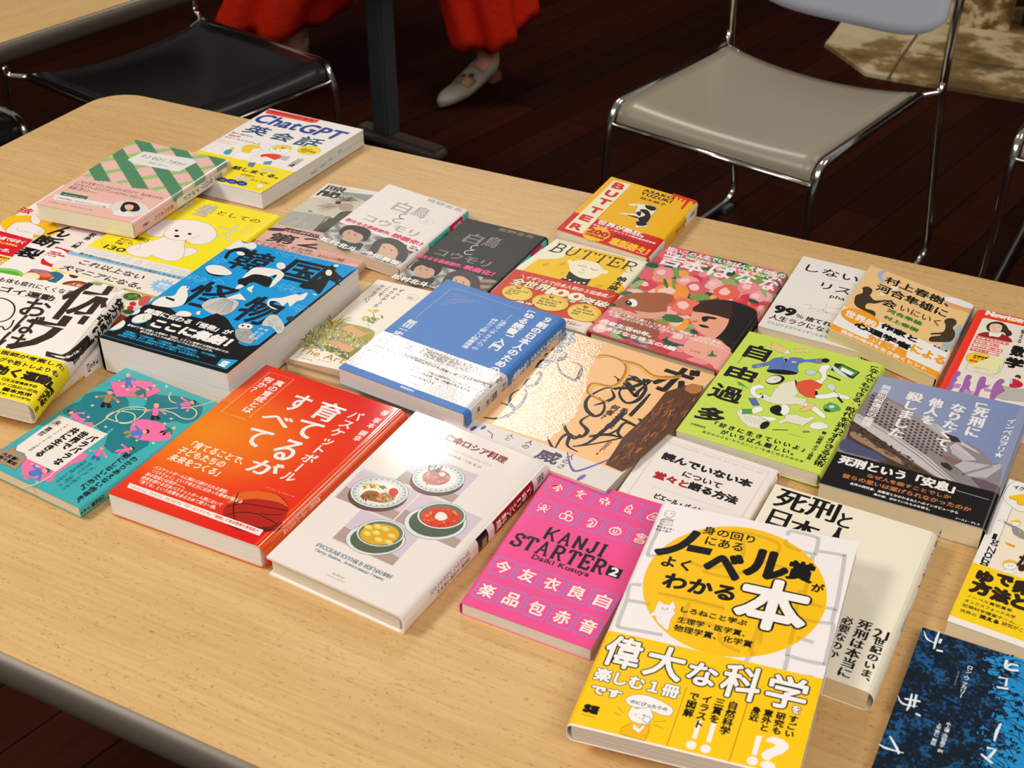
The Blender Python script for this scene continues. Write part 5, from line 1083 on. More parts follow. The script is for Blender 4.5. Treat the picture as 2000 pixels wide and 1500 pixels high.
# ---- flower hands hardcover
b = artb; b.Z(540, 530, 860)
b.poly('1240,96 1900,245 2400,360 1500,1400 700,1190 148,1068', '#efe4d4').line('148,1068 1240,96 1900,245', .3, '#c8a888').line('180,1055 1255,108', .2, '#d8c0a0')
b.T('ずっと|やりたかった|ことを、|やりなさい。', '1645,252 1200,462 1055,375 1272,152', '#2e2620', .12, vert=True).pe(1660, 318, 76, 42, '#e2cfbc').pe(1660, 318, 60, 30, '#efe4d4').T('新版', '1640,345 1625,300 1690,320', '#7a5a44')
reg = lambda: (RN.random(), RN.random())
b.poly('330,900 480,690 640,610 900,640 1180,720 1160,830 930,1000 870,1090 700,1010 560,960 430,920', '#a8a458', 4).poly('340,860 600,900 900,1000 880,1080 600,960 380,930', '#6a7040', 3)
for k in range(420):
    u, v = RN.random(), RN.random(); x = 400+u*760-v*120; y = 620+u*150+v*300
    if x > 1200-(y-700)*.55+40: continue
    b.pe(x, y, RN.uniform(10, 26), RN.uniform(5, 12), RN.choice(['#c9b45a', '#8f9450', '#e2c46a', '#a8b070', '#7a7a48', '#d8d4a4', '#b8845a', '#9fae9c', '#6f6f94', '#e6d9a8', '#c0c48a']), rot=RN.uniform(0, 180), n=7)
for k in range(150):
    x, y = RN.uniform(400, 1150), RN.uniform(640, 900); a = RN.uniform(0, 6.28); b.line([(x, y), (x+18*math.cos(a), y+9*math.sin(a)), (x+30*math.cos(a+.6), y+16*math.sin(a+.6))], .22, '#4a4630', sm=1)
for k in range(26):
    x, y = 700+RN.uniform(-25, 30), 690; a = RN.uniform(.15, 2.5); l = RN.uniform(100, 240); b.line([(x, y), (x+math.cos(a)*l*.5, y-math.sin(a)*l*.55), (x+math.cos(a)*l*1.15, y-math.sin(a)*l*.85)], 1.1, RN.choice(['#9aa458', '#c8b850', '#d89a4c', '#7a9a78', '#5a6e4a', '#e0b050']), sm=1, taper=.7)
for k in range(16):
    x, y = 1180, 640; a = RN.uniform(.6, 2.7); l = RN.uniform(60, 160); b.line([(x, y), (x+math.cos(a)*l, y-math.sin(a)*l*.8)], .8, RN.choice(['#8a9450', '#6a7a44']), taper=.6); b.pe(x+math.cos(a)*l, y-math.sin(a)*l*.8, 26, 12, RN.choice(['#a8a85c', '#7c8a4c', '#c8bc60']), rot=RN.uniform(0, 90), n=9)
for k in range(14): b.pe(1180+RN.uniform(-60, 60), 485+RN.uniform(-14, 14), 18, 8, '#dcb82c', n=8)
b.line('1180,500 1190,560 1170,640', .8, '#8a9450', sm=1)
b.poly('800,702 860,665 910,655 1000,712 1110,768 1050,822 960,782 900,742 850,735', '#dca47c', 3, line='#7a5038', lw=.2).poly('1110,768 1180,790 1100,850 1010,820 1040,795', '#a89840', 3).poly('615,858 700,848 800,872 900,905 955,950 890,990 800,960 720,905', '#dca47c', 3, line='#7a5038', lw=.2).poly('955,950 1040,930 960,1040 880,1010', '#8a8a40', 3)
b.T('The Art', '258,985 330,905 860,1085 800,1118', '#c08a28', .15).T('著＝ジュリア・キャメロン', '265,1022 280,1005 685,1108 672,1122', '#3a3028').T('訳＝菅 靖彦', '232,1045 250,1030 445,1082 430,1095', '#3a3028')
# ---- red and cream novel
b = butt; b.Z(980, 450, 1300); CRM = '#f2e8c8'
b.poly('440,352 690,346 750,325 830,235 960,214 1100,238 1500,330 1562,420 1520,495 1420,570 1450,640 1500,700 1390,825 240,495', '#f0c012'); 
for q in ((540, 415, 45, 18), (740, 410, 40, 20), (1180, 685, 70, 20), (930, 325, 30, 8), (740, 518, 20, 12)): b.pe(*q, '#e2a010', rot=-10)
b.poly('700,602 790,560 822,498 880,535 950,575 1050,592 1105,575 1060,640 1015,705 860,660 662,608', '#14110f').poly('800,385 812,365 840,358 865,378 940,362 1030,366 1150,395 1215,445 1245,482 1290,492 1298,518 1260,532 1220,528 1160,568 1060,594 960,578 880,538 835,490 818,412', CRM, 3)
for i, (x, y) in enumerate(((775, 580), (830, 605), (893, 632), (940, 640), (1003, 640), (880, 628))): b.pe(x, y, 18, 9, CRM) if i < 5 else None
b.line('925,425 960,432 1010,435', .9, K, sm=1).line('1085,462 1120,482 1175,486', .9, K, sm=1).line('1020,430 1025,450 980,470 1010,492', .45, K, sm=1).line('925,505 965,512 1010,515', .45, K, sm=1).line('945,520 960,530 985,528', .35, K, sm=1)
slab(b, 'BUTTER', '632,232 700,160 1672,430 1602,500', K, 2.3, .9, .28)
b.T('バター', '1430,492 1440,480 1615,522 1605,532', K).T('柚木麻子', '1540,572 1400,558 1258,782 1362,792', K, .3, hb=.2, vert=True)
b.band_to((252, 492), b.h-.2, '#cc3620')
b.T('＼イギリスで日本人初の３冠達成／', '238,568 262,515 1362,818 1330,850', '#f4e4cc', .2).T('全世界', '108,650 165,572 600,680 545,760', CRM, .5, out='#5a1408', ob=.5).T('100', '560,775 605,692 1010,800 960,868', CRM, 1.5).T('万部', '740,865 760,830 915,868 890,892', CRM, .15, out='#5a1408', ob=.3).T('突破', '970,862 1005,805 1322,898 1262,968', CRM, .5, out='#5a1408', ob=.5)
b.poly('-40,985 0,940 780,1075 1120,1130 1020,1260', '#eadcc8')
for x, y, rx, ry, t in ((190, 768, 192, 96, 'Waterstones|Book of|the Year|2024'), (590, 888, 228, 102, 'Books Are My|Bag Readers|Awards 2024'), (1010, 1012, 216, 110, 'The British|Book Awards|2025')):
    b.pe(x, y, rx, ry, '#e6b93c', line='#6a4410', lw=.4, rot=6).pe(x-15, y+8, rx*.85, ry*.8, '#edc95a', rot=6).T(t, [(x-rx*.72, y-ry*.25), (x-rx*.3, y-ry*.72), (x+rx*.75, y+ry*.1), (x+rx*.1, y+ry*.8)], K, .12)
    b.poly([(x-20, y-ry*.86), (x-8, y-ry*.72), (x+5, y-ry*.9), (x+15, y-ry*.68), (x+55, y-ry*.72), (x+30, y-ry*.46), (x-10, y-ry*.54)], '#a8441c')
b.poly('165,860 190,850 400,905 385,935', '#14110f').T('限定', '180,875 195,855 385,905 370,928', WH, .2).T('返すと|の表紙が！', '790,1110 810,1095 965,1165 950,1190', '#b8322a', .1)
# ---- yellow pocket book
b = bunk; b.Z(1060, 330, 1400)
b.poly('1500,278 1760,362 1775,372 1735,405 1715,398 1728,375 1690,372 1605,466 1580,458 1650,362 1632,352 1600,385 1588,372 1610,345 1580,335 1560,362 1545,352 1560,325 1530,318 1490,380 1500,312 1485,300', '#d8301a')
b.T('ASAKO', '1148,256 1175,232 1522,325 1500,352', K, .35).T('YUZUKI', '1112,292 1140,266 1492,362 1470,388', K, .35).T('柚木麻子', '1105,350 1125,318 1432,402 1410,418', K, .12)
b.poly('1060,480 1085,440 1075,405 1100,398 1200,410 1295,432 1305,478 1245,540 1205,620 1195,672 1165,660 1100,672 1060,668 1085,600 1055,548 980,535 885,512 880,500 1050,510', '#f3e6cc', 3, line=K, lw=.3).poly('975,432 990,400 1080,398 1100,410 1060,425 985,422', '#f3e6cc', line=K, lw=.2)
for q in ('1180,415 1290,435 1298,470 1250,480 1190,450', '1110,470 1200,470 1240,540 1190,620 1110,600 1100,560 1180,530', '1080,600 1190,620 1180,650 1090,650', '960,525 1080,545 1100,570 1050,555', '1070,500 1130,490 1120,540 1090,530'): b.poly(q, '#12100e', 3)
b.band_to((378, 500), b.h-.2, '#d6201a')
b.to('cover').poly('822,130 1020,180 440,742 242,690', CRM)
vs = float(b.V(378, 500)); uL, uR = b.uv(822, 130)[0], b.uv(1020, 180)[0]
b.to('cover'); b.line([(uL, b.V(822, 130)), (uR, b.V(1020, 180)), (uR, vs)], .3, '#d8401c', mm=True); b.to('paper_band').rect((uL, vs), (uR, b.V(440, 742)), CRM, mm=True)
for i, ch in enumerate('BUTTER'):
    x, y = ((875, 197), (790, 285), (710, 375), (610, 472), (500, 565), (392, 662))[i]
    b.to('cover' if i < 5 and b.V(x-20, y+40) < vs+1 else 'paper_band'); b.T(ch, [(x-78, y+14), (x-32, y-40), (x+75, y-4), (x+28, y+40)], '#d8301c', 1.1)
b.to('paper_band')
b.T('世界が熱狂。', '622,632 650,588 1188,742 1152,788', WH, .5).T('日本人初！イギリスで４冠の歴史的快挙', '578,650 592,638 1305,845 1295,868', WH, .15).T('濃厚な重なり返す、|冷たちのダーク・ミステリー', '815,790 835,742 1260,890 1240,918', '#5a0c08', .1).T('重版続々！', '762,858 800,788 1245,925 1192,985', '#f8c322', .7).T('新潮文庫100冊 巻頭・島本理生', '775,868 1190,990', WH, .05)
st = [(615+165*(1 if k % 2 else .9)*math.cos(2*math.pi*k/40), 752+86*(1 if k % 2 else .9)*math.sin(2*math.pi*k/40)) for k in range(40)]
b.poly(st, '#f6c21e').T('200', '508,718 545,680 768,742 722,792', '#c41a12', .9).T('万部突破！', '470,752 492,730 730,800 715,822', '#c41a12', .4)
b.to('cover').T('新潮文庫', '1205,762 1215,752 1360,798 1350,812', K, .1)
b.sp(); b.spbox((1785, 400), (1650, 560), '#ece4d8'); b.sptx('柚木麻子', (1740, 520), (1690, 590), K, .3, .6); b.spbox((1775, 470), (1755, 500), '#f4d81c', .3, .7); b.sptx('BUTTER', (1640, 650), (1520, 790), '#3a2408', .25, .6, .1); b.to('paper_band').spbox((1400, 850), (1225, 1060), '#efe8e0'); b.to('cover'); b.sp(False)
# ---- floral hardcover
b = yosh; b.Z(1120, 470, 1560); FL = ['#e0606c', '#ee8f92', '#d43a48', '#f0a24e', '#e87888', '#f3b0ac', '#e4503c', '#f2c0b8', '#c83444']; LF = ['#3c6a3c', '#7c9c48', '#245038', '#94b070', '#3f5a78', '#5c8454']
def blob(x, y, r, col, rr=None):
    n = 9; b.poly([(x+r*RN.uniform(.7, 1.15)*math.cos(6.283*k/n), y+r*.55*RN.uniform(.7, 1.15)*math.sin(6.283*k/n)) for k in range(n)], col, 3)
for k in range(300):
    U, V = RN.uniform(0, b.w+9), RN.uniform(-2, b.h*.99); r = RN.uniform(4, 11)
    n = 9; P_ = [(max(0, U+r*RN.uniform(.6, 1.1)*math.cos(6.283*j/n)), min(b.h-.2, max(.2, V+r*RN.uniform(.6, 1.1)*math.sin(6.283*j/n)))) for j in range(n)]
    b.poly([(x, y) for x, y, _ in spline([(x, y, 0) for x, y in P_], 2, True)], RN.choice(FL if RN.random() < .62 else LF), mm=True)
for x, y, r, c in ((1020, 210, 90, '#d8505c'), (800, 290, 110, '#ec8a8c'), (1110, 210, 80, '#e26a70'), (1010, 360, 95, '#f0a0a0'), (1100, 420, 120, '#e05a68'), (650, 390, 90, '#d83c54'), (860, 455, 160, '#f0963c'), (1250, 390, 90, '#f2b4ac'), (1370, 460, 130, '#ea6450'), (1560, 420, 110, '#ee8a98'), (1640, 500, 100, '#f2a8b0'), (1000, 580, 140, '#ec7454'), (1760, 420, 70, '#e05060'), (1680, 600, 60, '#f0a0a8'), (930, 740, 110, '#f2a042'), (620, 780, 90, '#e05a60'), (950, 860, 110, '#ec8088')):
    blob(x, y, r, c); blob(x-r*.2, y-8, r*.45, '#f6c8bc'); 
for x, y, r, rot in ((910, 270, 70, 75), (820, 380, 46, 70), (890, 390, 44, 75), (560, 390, 70, -30), (700, 220, 60, 10), (470, 470, 60, 0), (1120, 500, 90, 0), (1690, 460, 50, 60), (880, 690, 100, 10), (450, 790, 60, 0), (1600, 540, 50, 20)): b.pe(x, y, r, r*.35, RN.choice(LF[:4]), rot=rot)
b.poly('440,700 600,680 740,720 770,800 700,900 500,860 400,780', '#9c5234', 3)
b.poly('325,575 370,545 430,500 520,468 640,462 740,465 790,462 850,475 885,490 890,520 865,545 835,560 830,620 800,670 720,695 600,690 480,665 400,640 330,610 305,590', '#a25a34', 4).poly('340,590 420,600 560,625 700,640 820,630 800,668 720,692 600,688 480,662 390,636 330,608', '#e2a088', 3)
b.pe(348, 573, 32, 14, '#3c2a28').pe(525, 552, 44, 34, '#f2eeea', rot=20).pe(490, 555, 32, 20, '#14100f', rot=20).pe(488, 548, 8, 5, WH).line('480,520 500,535', .5, '#14100f').poly('425,612 500,606 565,640 550,650 500,628', '#c84a34', 3)
b.poly('1060,622 1100,570 1180,535 1280,525 1400,535 1520,570 1620,620 1640,700 1600,780 1540,830 1460,960 1400,985 1330,900 1250,850 1200,760', '#241b1b', 4).poly('1070,625 1160,640 1280,665 1380,690 1340,790 1250,870 1190,860 1090,790 1045,720 1035,690', '#eaa486', 3).poly('1060,625 1090,575 1190,540 1300,532 1400,560 1400,690 1280,668 1150,640', '#3c2219', 3)
b.poly('1140,680 1190,672 1265,685 1260,700 1200,695 1190,712 1150,720', '#14100f', 3).poly('1110,745 1160,750 1205,768 1195,776 1140,768', '#14100f', 3).pe(1078, 718, 30, 10, '#d87a4c').poly('1000,900 1100,850 1250,870 1370,940 1400,985 1340,1120 1290,1140 1150,1060 980,990', '#f0a894', 3)
b.T('短いこの人生でいちばん大事なもの', '828,90 850,52 1892,300 1865,332', WH, .35).T('What matters most in this short life,', '822,115 838,85 1862,345 1850,375', WH, .25, hb=.15)
for ch, q_ in (('吉', '768,205 815,125 985,150 940,238'), ('本', '955,255 1010,165 1202,208 1145,288'), ('ば', '1188,290 1260,215 1428,250 1375,348'), ('な', '1432,350 1480,282 1640,312 1565,392'), ('な', '1640,420 1700,330 1820,382 1765,448')): b.T(ch, q_, WH, .8)
b.T('自分の人生の王様として生きたら、時間はたっぷりある。', '310,640 322,622 1335,895 1320,925', WH, .15).T('今日の分だけやるべきことがわかっていればそれでいい。', '300,672 312,655 1350,930 1340,950', WH, .15)
b.T('作家生活40年。', '232,738 250,700 710,822 692,852', WH, .35).T('吉本ばなな珠玉の4編', '195,788 210,756 930,930 905,966', WH, .35).T('幻冬舎', '1030,985 1040,962 1135,990 1120,1005', '#7a5a48').pe(1232, 1008, 46, 28, None, line='#3c7a50', lw=.25).poly('1190,1025 1215,1005 1225,985 1240,980 1245,1005 1275,1030', '#3c7a50', 3)
b.sp(); b.spbox((1640, 700), (1440, 960), '#241b1b', 0, .9); b.spbox((1420, 980), (1320, 1110), '#efa996', 0, .9); b.sp(False)
def green_edge(s, top):
    bm = bmesh.new(); O = s.org; w, h = s.w, s.h
    for z0, z1 in ((-2.9, -2.25), (-s.t*1000+2.25, -s.t*1000+2.9)):
        v = [bm.verts.new(Vector(s.S(x/w, y/h)+s.n*z/1000-O)) for z in (z0, z1) for x, y in ((.5, 1), (w-s.r, 1), (w-s.r, h-.6), (.5, h-.6))]
        for f in ((3, 2, 1, 0), (4, 5, 6, 7), (0, 1, 5, 4), (1, 2, 6, 5), (2, 3, 7, 6), (3, 0, 4, 7)): bm.faces.new([v[k] for k in f])
    bmesh.ops.recalc_face_normals(bm, faces=bm.faces); o = obj('endpaper', bm, mat('green_endpaper', '#0f7a3a', .35), top); o['label'] = 'glossy green endpaper edge'
yosh.extra.append(green_edge)
# ---- white list book
b = sina; b.Z(1460, 490, 1940)
b.T('しない', '478,162 490,92 912,225 882,258', K, .25).T('リスト', '588,298 625,240 990,365 940,392', K, .25).T('NOT TO DO LIST', '668,232 672,222 905,285', '#7ab0b0').T('元「日本一のニート」', '655,328 835,378', '#4a4a4a').T('pha', '663,385 682,352 800,385 782,412', K, .15)
b.rect((0, b.V(240, 405)), (b.w+9, b.h), '#e8dfd6', mm=True)
b.line('450,432 520,445 500,470 560,470 590,480 640,490 640,510', .3, K, sm=1).line('640,435 650,455 740,470 770,462', .3, K, sm=1).line('560,490 620,500 700,515 750,510', .3, K, sm=1).line('640,460 610,480 640,500 690,500', .3, K, sm=1)
b.T('99', '218,490 240,440 390,478 370,545', K, .9, hb=.3).T('％', '390,535 405,512 460,530 445,555', K, .15).T('捨てれば', '468,560 490,535 760,600 740,640', K, .35).T('人生ラクになる。', '172,548 192,512 740,648 720,690', K, .25).T('がんばりすぎてギリギリなあなたへ', '152,592 162,575 735,705 722,728', '#4f9c96', .1)
# ---- tan pocket book
b = kawa; b.Z(1460, 490, 1940)
b.poly('1145,160 1080,165 1058,200 1078,240 1105,266 1115,240 1095,215 1110,182', '#a9b0d8', 3).poly('1590,375 1700,385 1790,420 1840,445 1835,470 1760,455 1680,430 1600,400', '#eeeae8', 3).poly('1600,405 1680,432 1760,458 1835,475 1830,520 1760,490 1650,460', '#e0a46c', 3).poly('1680,640 1740,600 1700,780 1570,790', '#a8b8b0', 3)
b.poly('935,300 975,290 1010,308 1015,335 998,360 1005,375 1035,402 1100,402 1098,415 1035,430 985,425 960,445 965,470 1020,485 1042,505 1030,542 995,535 982,505 905,465 872,435 870,395 885,360 930,345 940,325', '#42321f', 3).poly('1622,552 1665,548 1697,565 1700,595 1670,625 1688,660 1685,700 1650,738 1570,742 1480,735 1490,700 1560,690 1570,680 1495,682 1500,668 1590,660 1612,610 1600,575', '#42321f', 3)
b.pe(1195, 300, 30, 18, WH).pe(1100, 350, 22, 13, WH).pe(1065, 362, 9, 6, WH)
b.T('村上春樹、', '1112,245 1150,198 1655,415 1620,462', K, .45).T('河合隼雄に', '1035,318 1072,265 1642,488 1605,540', K, .45).T('会', '1085,432 1122,385 1225,425 1185,470', K, .45).T('いにいく', '1230,490 1250,452 1590,555 1550,600', '#6a4220', .3)
b.T('河合隼雄', '1130,490 1148,468 1428,582 1405,610', '#3f7c2c', .45).T('村上春樹', '1102,545 1122,522 1398,640 1378,662', '#3f7c2c', .45).T('Murakami Haruki, Kawai Hayao', '1010,460 1490,655', '#e8dcc0')
b.band_to((790, 455), b.h-.2, '#f1ece6')
b.pe(915, 548, 165, 66, '#f2a01c', rot=18).T('世界的', '782,540 805,488 1060,572 1028,615', WH, .55).T('作家と', '1075,625 1100,592 1388,705 1368,745', K, .75).T('心理学者', '865,612 890,582 1340,768 1305,808', K, .75).T('による', '1320,825 1350,765 1620,872 1588,922', '#f2a01c', .75).T('対話集', '962,728 988,684 1315,814 1285,858', '#f2a01c', .7)
va, vb = b.h-10.5, b.h-.4; b.full(va, vb, '#f2a01c').tx('混迷の時代を生き抜くヒント', (11, va+2), (b.w-13, vb-2.2), WH, .3, mm=True)
b.poly('1498,765 1505,752 1645,818 1638,842', '#f4efe6', line=K, lw=.15).T('新潮文庫', '1512,775 1520,762 1630,815 1622,832', K, .1)
b.to('cover').sp(); b.spbox((1850, 450), (1690, 800), '#2f7cc0', 0, .95); b.sp(False)
# ---- red bordered maths book
b = newt; b.Z(1820, 580, 2000, W=1125)
b.rect(b.uv(625, 250), (b.w-4, b.h-6), '#eadfcf', mm=True, rad=3)
b.T('Newton', '648,218 690,172 1125,262 1100,312', WH, .5, hb=.4).T('ニュートン 超図解 新書', '725,245 735,235 1110,318 1100,328', '#ffd24a', .15)
b.poly('665,360 700,320 770,302 850,310 910,350 940,400 975,430 970,470 915,480 870,430 700,420', '#3c241c', 3).poly('560,470 620,435 690,430 800,440 880,460 950,500 975,555 800,520', '#a3161c', 3, line=K, lw=.2).poly('700,430 740,425 850,440 820,490 740,480 700,478', '#f0ece6', 3, line=K, lw=.2).poly('700,370 720,335 790,325 850,345 860,380 830,430 760,440 715,420', '#efc5a2', 3, line=K, lw=.2).line('730,360 765,355', .35, K).line('800,365 835,375', .35, K).line('745,405 765,410 780,405', .3, '#c05a4a').line('770,365 750,390 765,392', .2, K)
for i, t in enumerate(('文系でもわかる！', '本当に役立つ', '数学の使い方を', 'やさしく解説!!')):
    y = i*47; x = -i*23; w_ = (400, 300, 370, 350)[i]; b.poly([(545+x, 472+y), (545+x+w_, 472+y+w_*.215), (535+x+w_, 508+y+w_*.215), (530+x, 508+y)], '#e4483a').T(t, [(548+x, 500+y), (560+x, 480+y), (535+x+w_, 480+y+w_*.21), (525+x+w_, 502+y+w_*.21)], WH, .2)
b.pe(582, 765, 166, 82, '#f6c818', line=K, lw=.3, rot=10).T('予備知識|なしで', '495,735 520,705 700,745 670,790', K, .2).T('読めます！', '450,785 470,762 690,800 675,828', '#e0501c', .35)
b.poly('440,840 830,960 890,760 840,740 735,730', '#eae2a8').line('440,810 415,890 800,990', .25, '#6a6a6a').T('operation|Rate', '505,862 530,840 725,895 690,915', '#8a8a60').line('830,830 800,930 720,950 500,895', .35, '#5aa0a0', sm=1).line('900,750 860,860 820,920 740,945', .35, '#5aa0a0', sm=1)
PU = '#a365a8'
b.poly('290,915 330,905 355,925 340,960 305,985 310,1020 275,1050 260,1110 230,1140 160,1140 210,1060 240,990', PU, 3).poly('410,970 440,950 485,960 485,995 465,1010 475,1060 455,1110 480,1160 440,1160 420,1130 360,1180 320,1170 370,1080 390,1020', PU, 3).poly('590,985 625,970 660,985 660,1030 650,1065 690,1080 712,1065 690,1100 600,1130 560,1220 490,1220 530,1140 550,1070 560,1040', PU, 3).poly('800,1020 840,1000 885,1015 880,1050 850,1065 880,1120 890,1180 860,1210 770,1240 765,1275 705,1270 715,1180 750,1080', PU, 3)
b.poly('265,1050 360,1065 340,1115 260,1110', '#b98cbc').poly('380,1140 510,1150 490,1200 375,1180', '#b98cbc').poly('630,1110 730,1130 720,1160 640,1150', '#b98cbc')
b.poly('860,1085 1125,1130 1300,1180 1300,1300 860,1255 770,1215 890,1150', '#b9b4ae', line=K, lw=.25).poly('970,1010 1010,1000 1060,1020 1110,1060 1090,1100 1000,1110 945,1090', '#c41c3a', 3).poly('950,1020 980,1005 985,1050 955,1060', '#a8d0e0', 3).pe(1045, 990, 36, 24, '#efc5a2').poly('1010,975 1040,950 1085,965 1080,1000 1050,985', '#4a2c1c', 3)
b.T('使える', '1125,390 1085,400 1040,560 1130,570', K, .2, vert=True).T('数', '955,705 1005,600 1150,625 1110,720', K, 1.1).T('学', '905,800 960,740 1130,775 1080,885', K, 1.1)
# ---- lime green book
b = gree; b.Z(1300, 640, 1760); SHT = '#e6e1cc'
b.T('自', '655,240 725,145 905,182 845,280', K, .95).T('由', '508,405 565,312 790,368 735,455', K, 1.0).T('過', '368,580 425,475 665,532 610,648', K, .8).T('多', '243,758 330,660 530,722 465,795', K, 1.0)
ln = dict(line='#1a1a1a', lw=.22)
b.poly('905,120 950,135 1000,165 1040,180 1062,215 1065,228 990,215 920,195 890,180', '#e8c67c', **ln).poly('1040,180 1066,226 1000,218', '#e8e4d4', **ln).poly('1095,180 1195,182 1215,212 1090,210', '#e8c67c', **ln).poly('1195,182 1215,212 1205,215 1185,195', '#efe9dc', **ln)
b.poly('735,322 760,312 870,292 915,262 1010,250 1060,252 1150,258 1180,272 1250,268 1320,262 1345,275 1330,300 1290,305 1210,290 1150,300 1128,310 1120,345 1125,385 1060,398 960,392 900,385 858,368 885,320 820,335 745,345', '#5b75ba', 3, **ln).pe(990, 378, 130, 20, K, rot=5).pe(1358, 280, 34, 19, K).poly('1000,252 1055,252 1040,275 1010,290', '#e8e4dc', **ln).poly('1005,262 1040,262 1020,300', K)
for o in (0, 18, 36): b.line(f'{775+o},315 {785+o},345', .5, '#e8c040'); b.line(f'{1285+o},265 {1275+o},300', .5, '#d88a4c')
b.poly('1070,285 1110,288 1108,300 1068,297', '#e8cf60').line('1010,290 1000,390', .25, K).line('1040,325 1080,330', .2, K)
b.pe(930, 443, 82, 40, K, rot=-8).pe(918, 441, 66, 31, '#eae6da', rot=-8).line('918,441 965,430', .35, K).line('918,441 950,447', .3, K)
for k in range(12): b.pe(918+54*math.cos(k*.5236), 441+24*math.sin(k*.5236), 3, 2, K)
b.poly('1500,308 1652,380 1590,435 1400,360 1440,300', '#22301c').poly('1500,318 1635,382 1590,415 1450,355', '#4e9a48').poly('1500,335 1600,385 1570,405 1480,360', '#f2efe8').poly('1398,305 1440,330 1530,400 1565,432 1500,415 1430,365', '#cfe0d4', **ln)
b.poly('1320,325 1345,318 1390,318 1392,345 1365,372 1368,425 1345,455 1315,480 1270,455 1318,438 1325,400 1300,365', '#f4f0ea', 3, **ln).pe(1235, 380, 48, 22, '#bcd8d0', rot=0, **ln).line('1270,370 1330,385', .35, K)
b.poly('1095,470 1170,450 1235,440 1335,485 1300,520 1262,522 1292,545 1275,602 1190,588 1140,555 1115,510', '#e2523a', **ln).pe(1100, 470, 14, 26, K).pe(1282, 570, 12, 32, K, rot=-10)
b.poly('1278,572 1370,565 1435,548 1500,570 1560,590 1555,610 1500,605 1440,592 1360,605 1280,602', '#f4f0ea', 3, **ln)
b.poly('1098,447 1060,452 985,475 925,525 895,580 890,592 835,562 795,600 860,630 935,650 1040,655 1120,650 1175,668 1202,608 1092,588 1128,560 1105,500', SHT, **ln).pe(815, 580, 12, 24, K, rot=-30)
b.poly('798,602 755,590 722,560 718,520 745,495 785,488 800,482 835,500 832,520 790,518 762,540 790,572 828,562', '#f4f0ea', 3, **ln).poly('1190,640 1250,655 1310,700 1352,740 1356,768 1330,768 1296,745 1240,700 1180,668', '#f4f0ea', 3, **ln)
b.poly('985,655 1035,660 1055,700 1035,735 1005,747 975,735 985,690', '#f4f0ea', 3, **ln).poly('945,658 975,668 985,700 968,720 1000,745 960,748 905,728 885,700 895,675', K, 3)
b.poly('600,710 650,690 730,690 735,730 700,740 790,748 885,805 890,830 800,860 700,840 640,790', SHT, **ln).pe(842, 828, 46, 28, K, rot=-30).poly('650,692 730,690 738,730 650,735', '#4e9a48', **ln).poly('735,688 800,670 830,690 810,712 745,728', '#f4f0ea', 3, **ln).poly('800,750 930,765 935,785 880,790', '#f4f0ea', 3, **ln)
for k in range(6): b.line(f'{665+k*30},{745+k*6} {700+k*32},{800+k*9}', .18, K)
b.poly('1020,738 1110,738 1190,770 1245,755 1270,775 1200,812 1165,835 1090,815 1030,800 970,820 958,795 1010,775', SHT, **ln).poly('1235,815 1310,800 1375,830 1378,850 1300,868 1225,850', '#f0ece0', 3, **ln)
b.pe(1405, 680, 66, 38, '#58a95c', **ln).pe(1410, 672, 26, 14, '#cfe4cc', **ln).pe(1370, 703, 30, 12, '#1c3c20', rot=15).pe(1395, 647, 16, 10, '#58a95c', **ln).pe(1470, 690, 14, 18, '#58a95c', **ln)
b.poly('1215,640 1268,645 1255,675 1225,700 1150,712 1140,695 1190,670', '#e8c67c', 3, **ln).poly('700,598 765,600 800,660 740,665', '#4f6db6', **ln).poly('1368,482 1420,480 1450,510 1415,545 1372,510', '#cfe0d4', **ln).line('1430,535 1480,590', .5, K).line('1375,405 1485,448', 2.3, K).line('1462,590 1502,638', 2.3, K).line('905,866 1040,870', 1.1, K).line('1040,900 1165,932', .9, '#c8963c').poly('1165,875 1215,878 1230,888 1165,892', '#8a8478', **ln)
b.poly('740,440 775,425 800,455 790,470 755,460', '#e8c67c', **ln).poly('610,460 640,465 670,490 705,520 680,510 650,495 625,490', '#56a04a', 3).line('575,450 615,470 600,440', .4, '#56a04a').line('660,490 650,520 670,530', .4, '#56a04a')
b.T('「なんでもできる」時代を迷わず生きる技術', '1812,345 1738,318 1262,1165 1350,1192', K, .35, vert=True).T('「好きに生きていいよ」', '405,832 430,800 1192,1015 1170,1052', K, .3, gap=.25).T('がいちばん難しい。', '458,902 482,868 1108,1045 1075,1080', K, .3, gap=.2).T('自分の小さな“やりたいこと”を信じ切るための本', '310,895 320,876 1178,1125 1165,1145', K, .1, gap=.15)
b.T('著 山﨑茜・ボヴェ啓吾', '1365,885 1325,880 1195,1118 1238,1128', K, .1, vert=True).T('SUNMARK', '207,825 222,805 348,843 335,855', K, .1).T('じゆうかた', '665,245 650,240 608,300 625,305', K, .0, vert=True)
# ---- prison photo book
b = shin; b.Z(1580, 720, 2000)
b.field(0, b.w+10, 0, b.h-.2, 20, 20, lambda U, V: mix('#9aa0b8', '#7c8cb8', U/b.w))
P0 = '#a09494'
b.poly('600,218 700,235 760,290 880,340 1000,440 1150,530 1250,560 1360,640 1560,730 1640,800 1700,870 1790,900 1790,1180 1750,1190 255,770 420,450', '#8f8486').poly('600,218 700,235 770,300 560,430 450,420 545,260', '#8a7c7e').poly('740,295 1000,440 1130,520 1310,700 1240,800 900,600 560,420', '#a2938f')
b.poly('1080,480 1200,520 1290,600 1310,640 1240,640 1090,520', '#b8b0b4').poly('1180,510 1330,620 1600,790 1560,780 1400,700 1290,650', '#cfc8ca').poly('1250,590 1380,640 1420,690 1330,680', '#3c2c2c').poly('1310,720 1370,690 1480,780 1560,850 1440,860 1330,790', '#c8c0c2').poly('1250,800 1440,870 1420,960 1200,800', '#8a6e68')
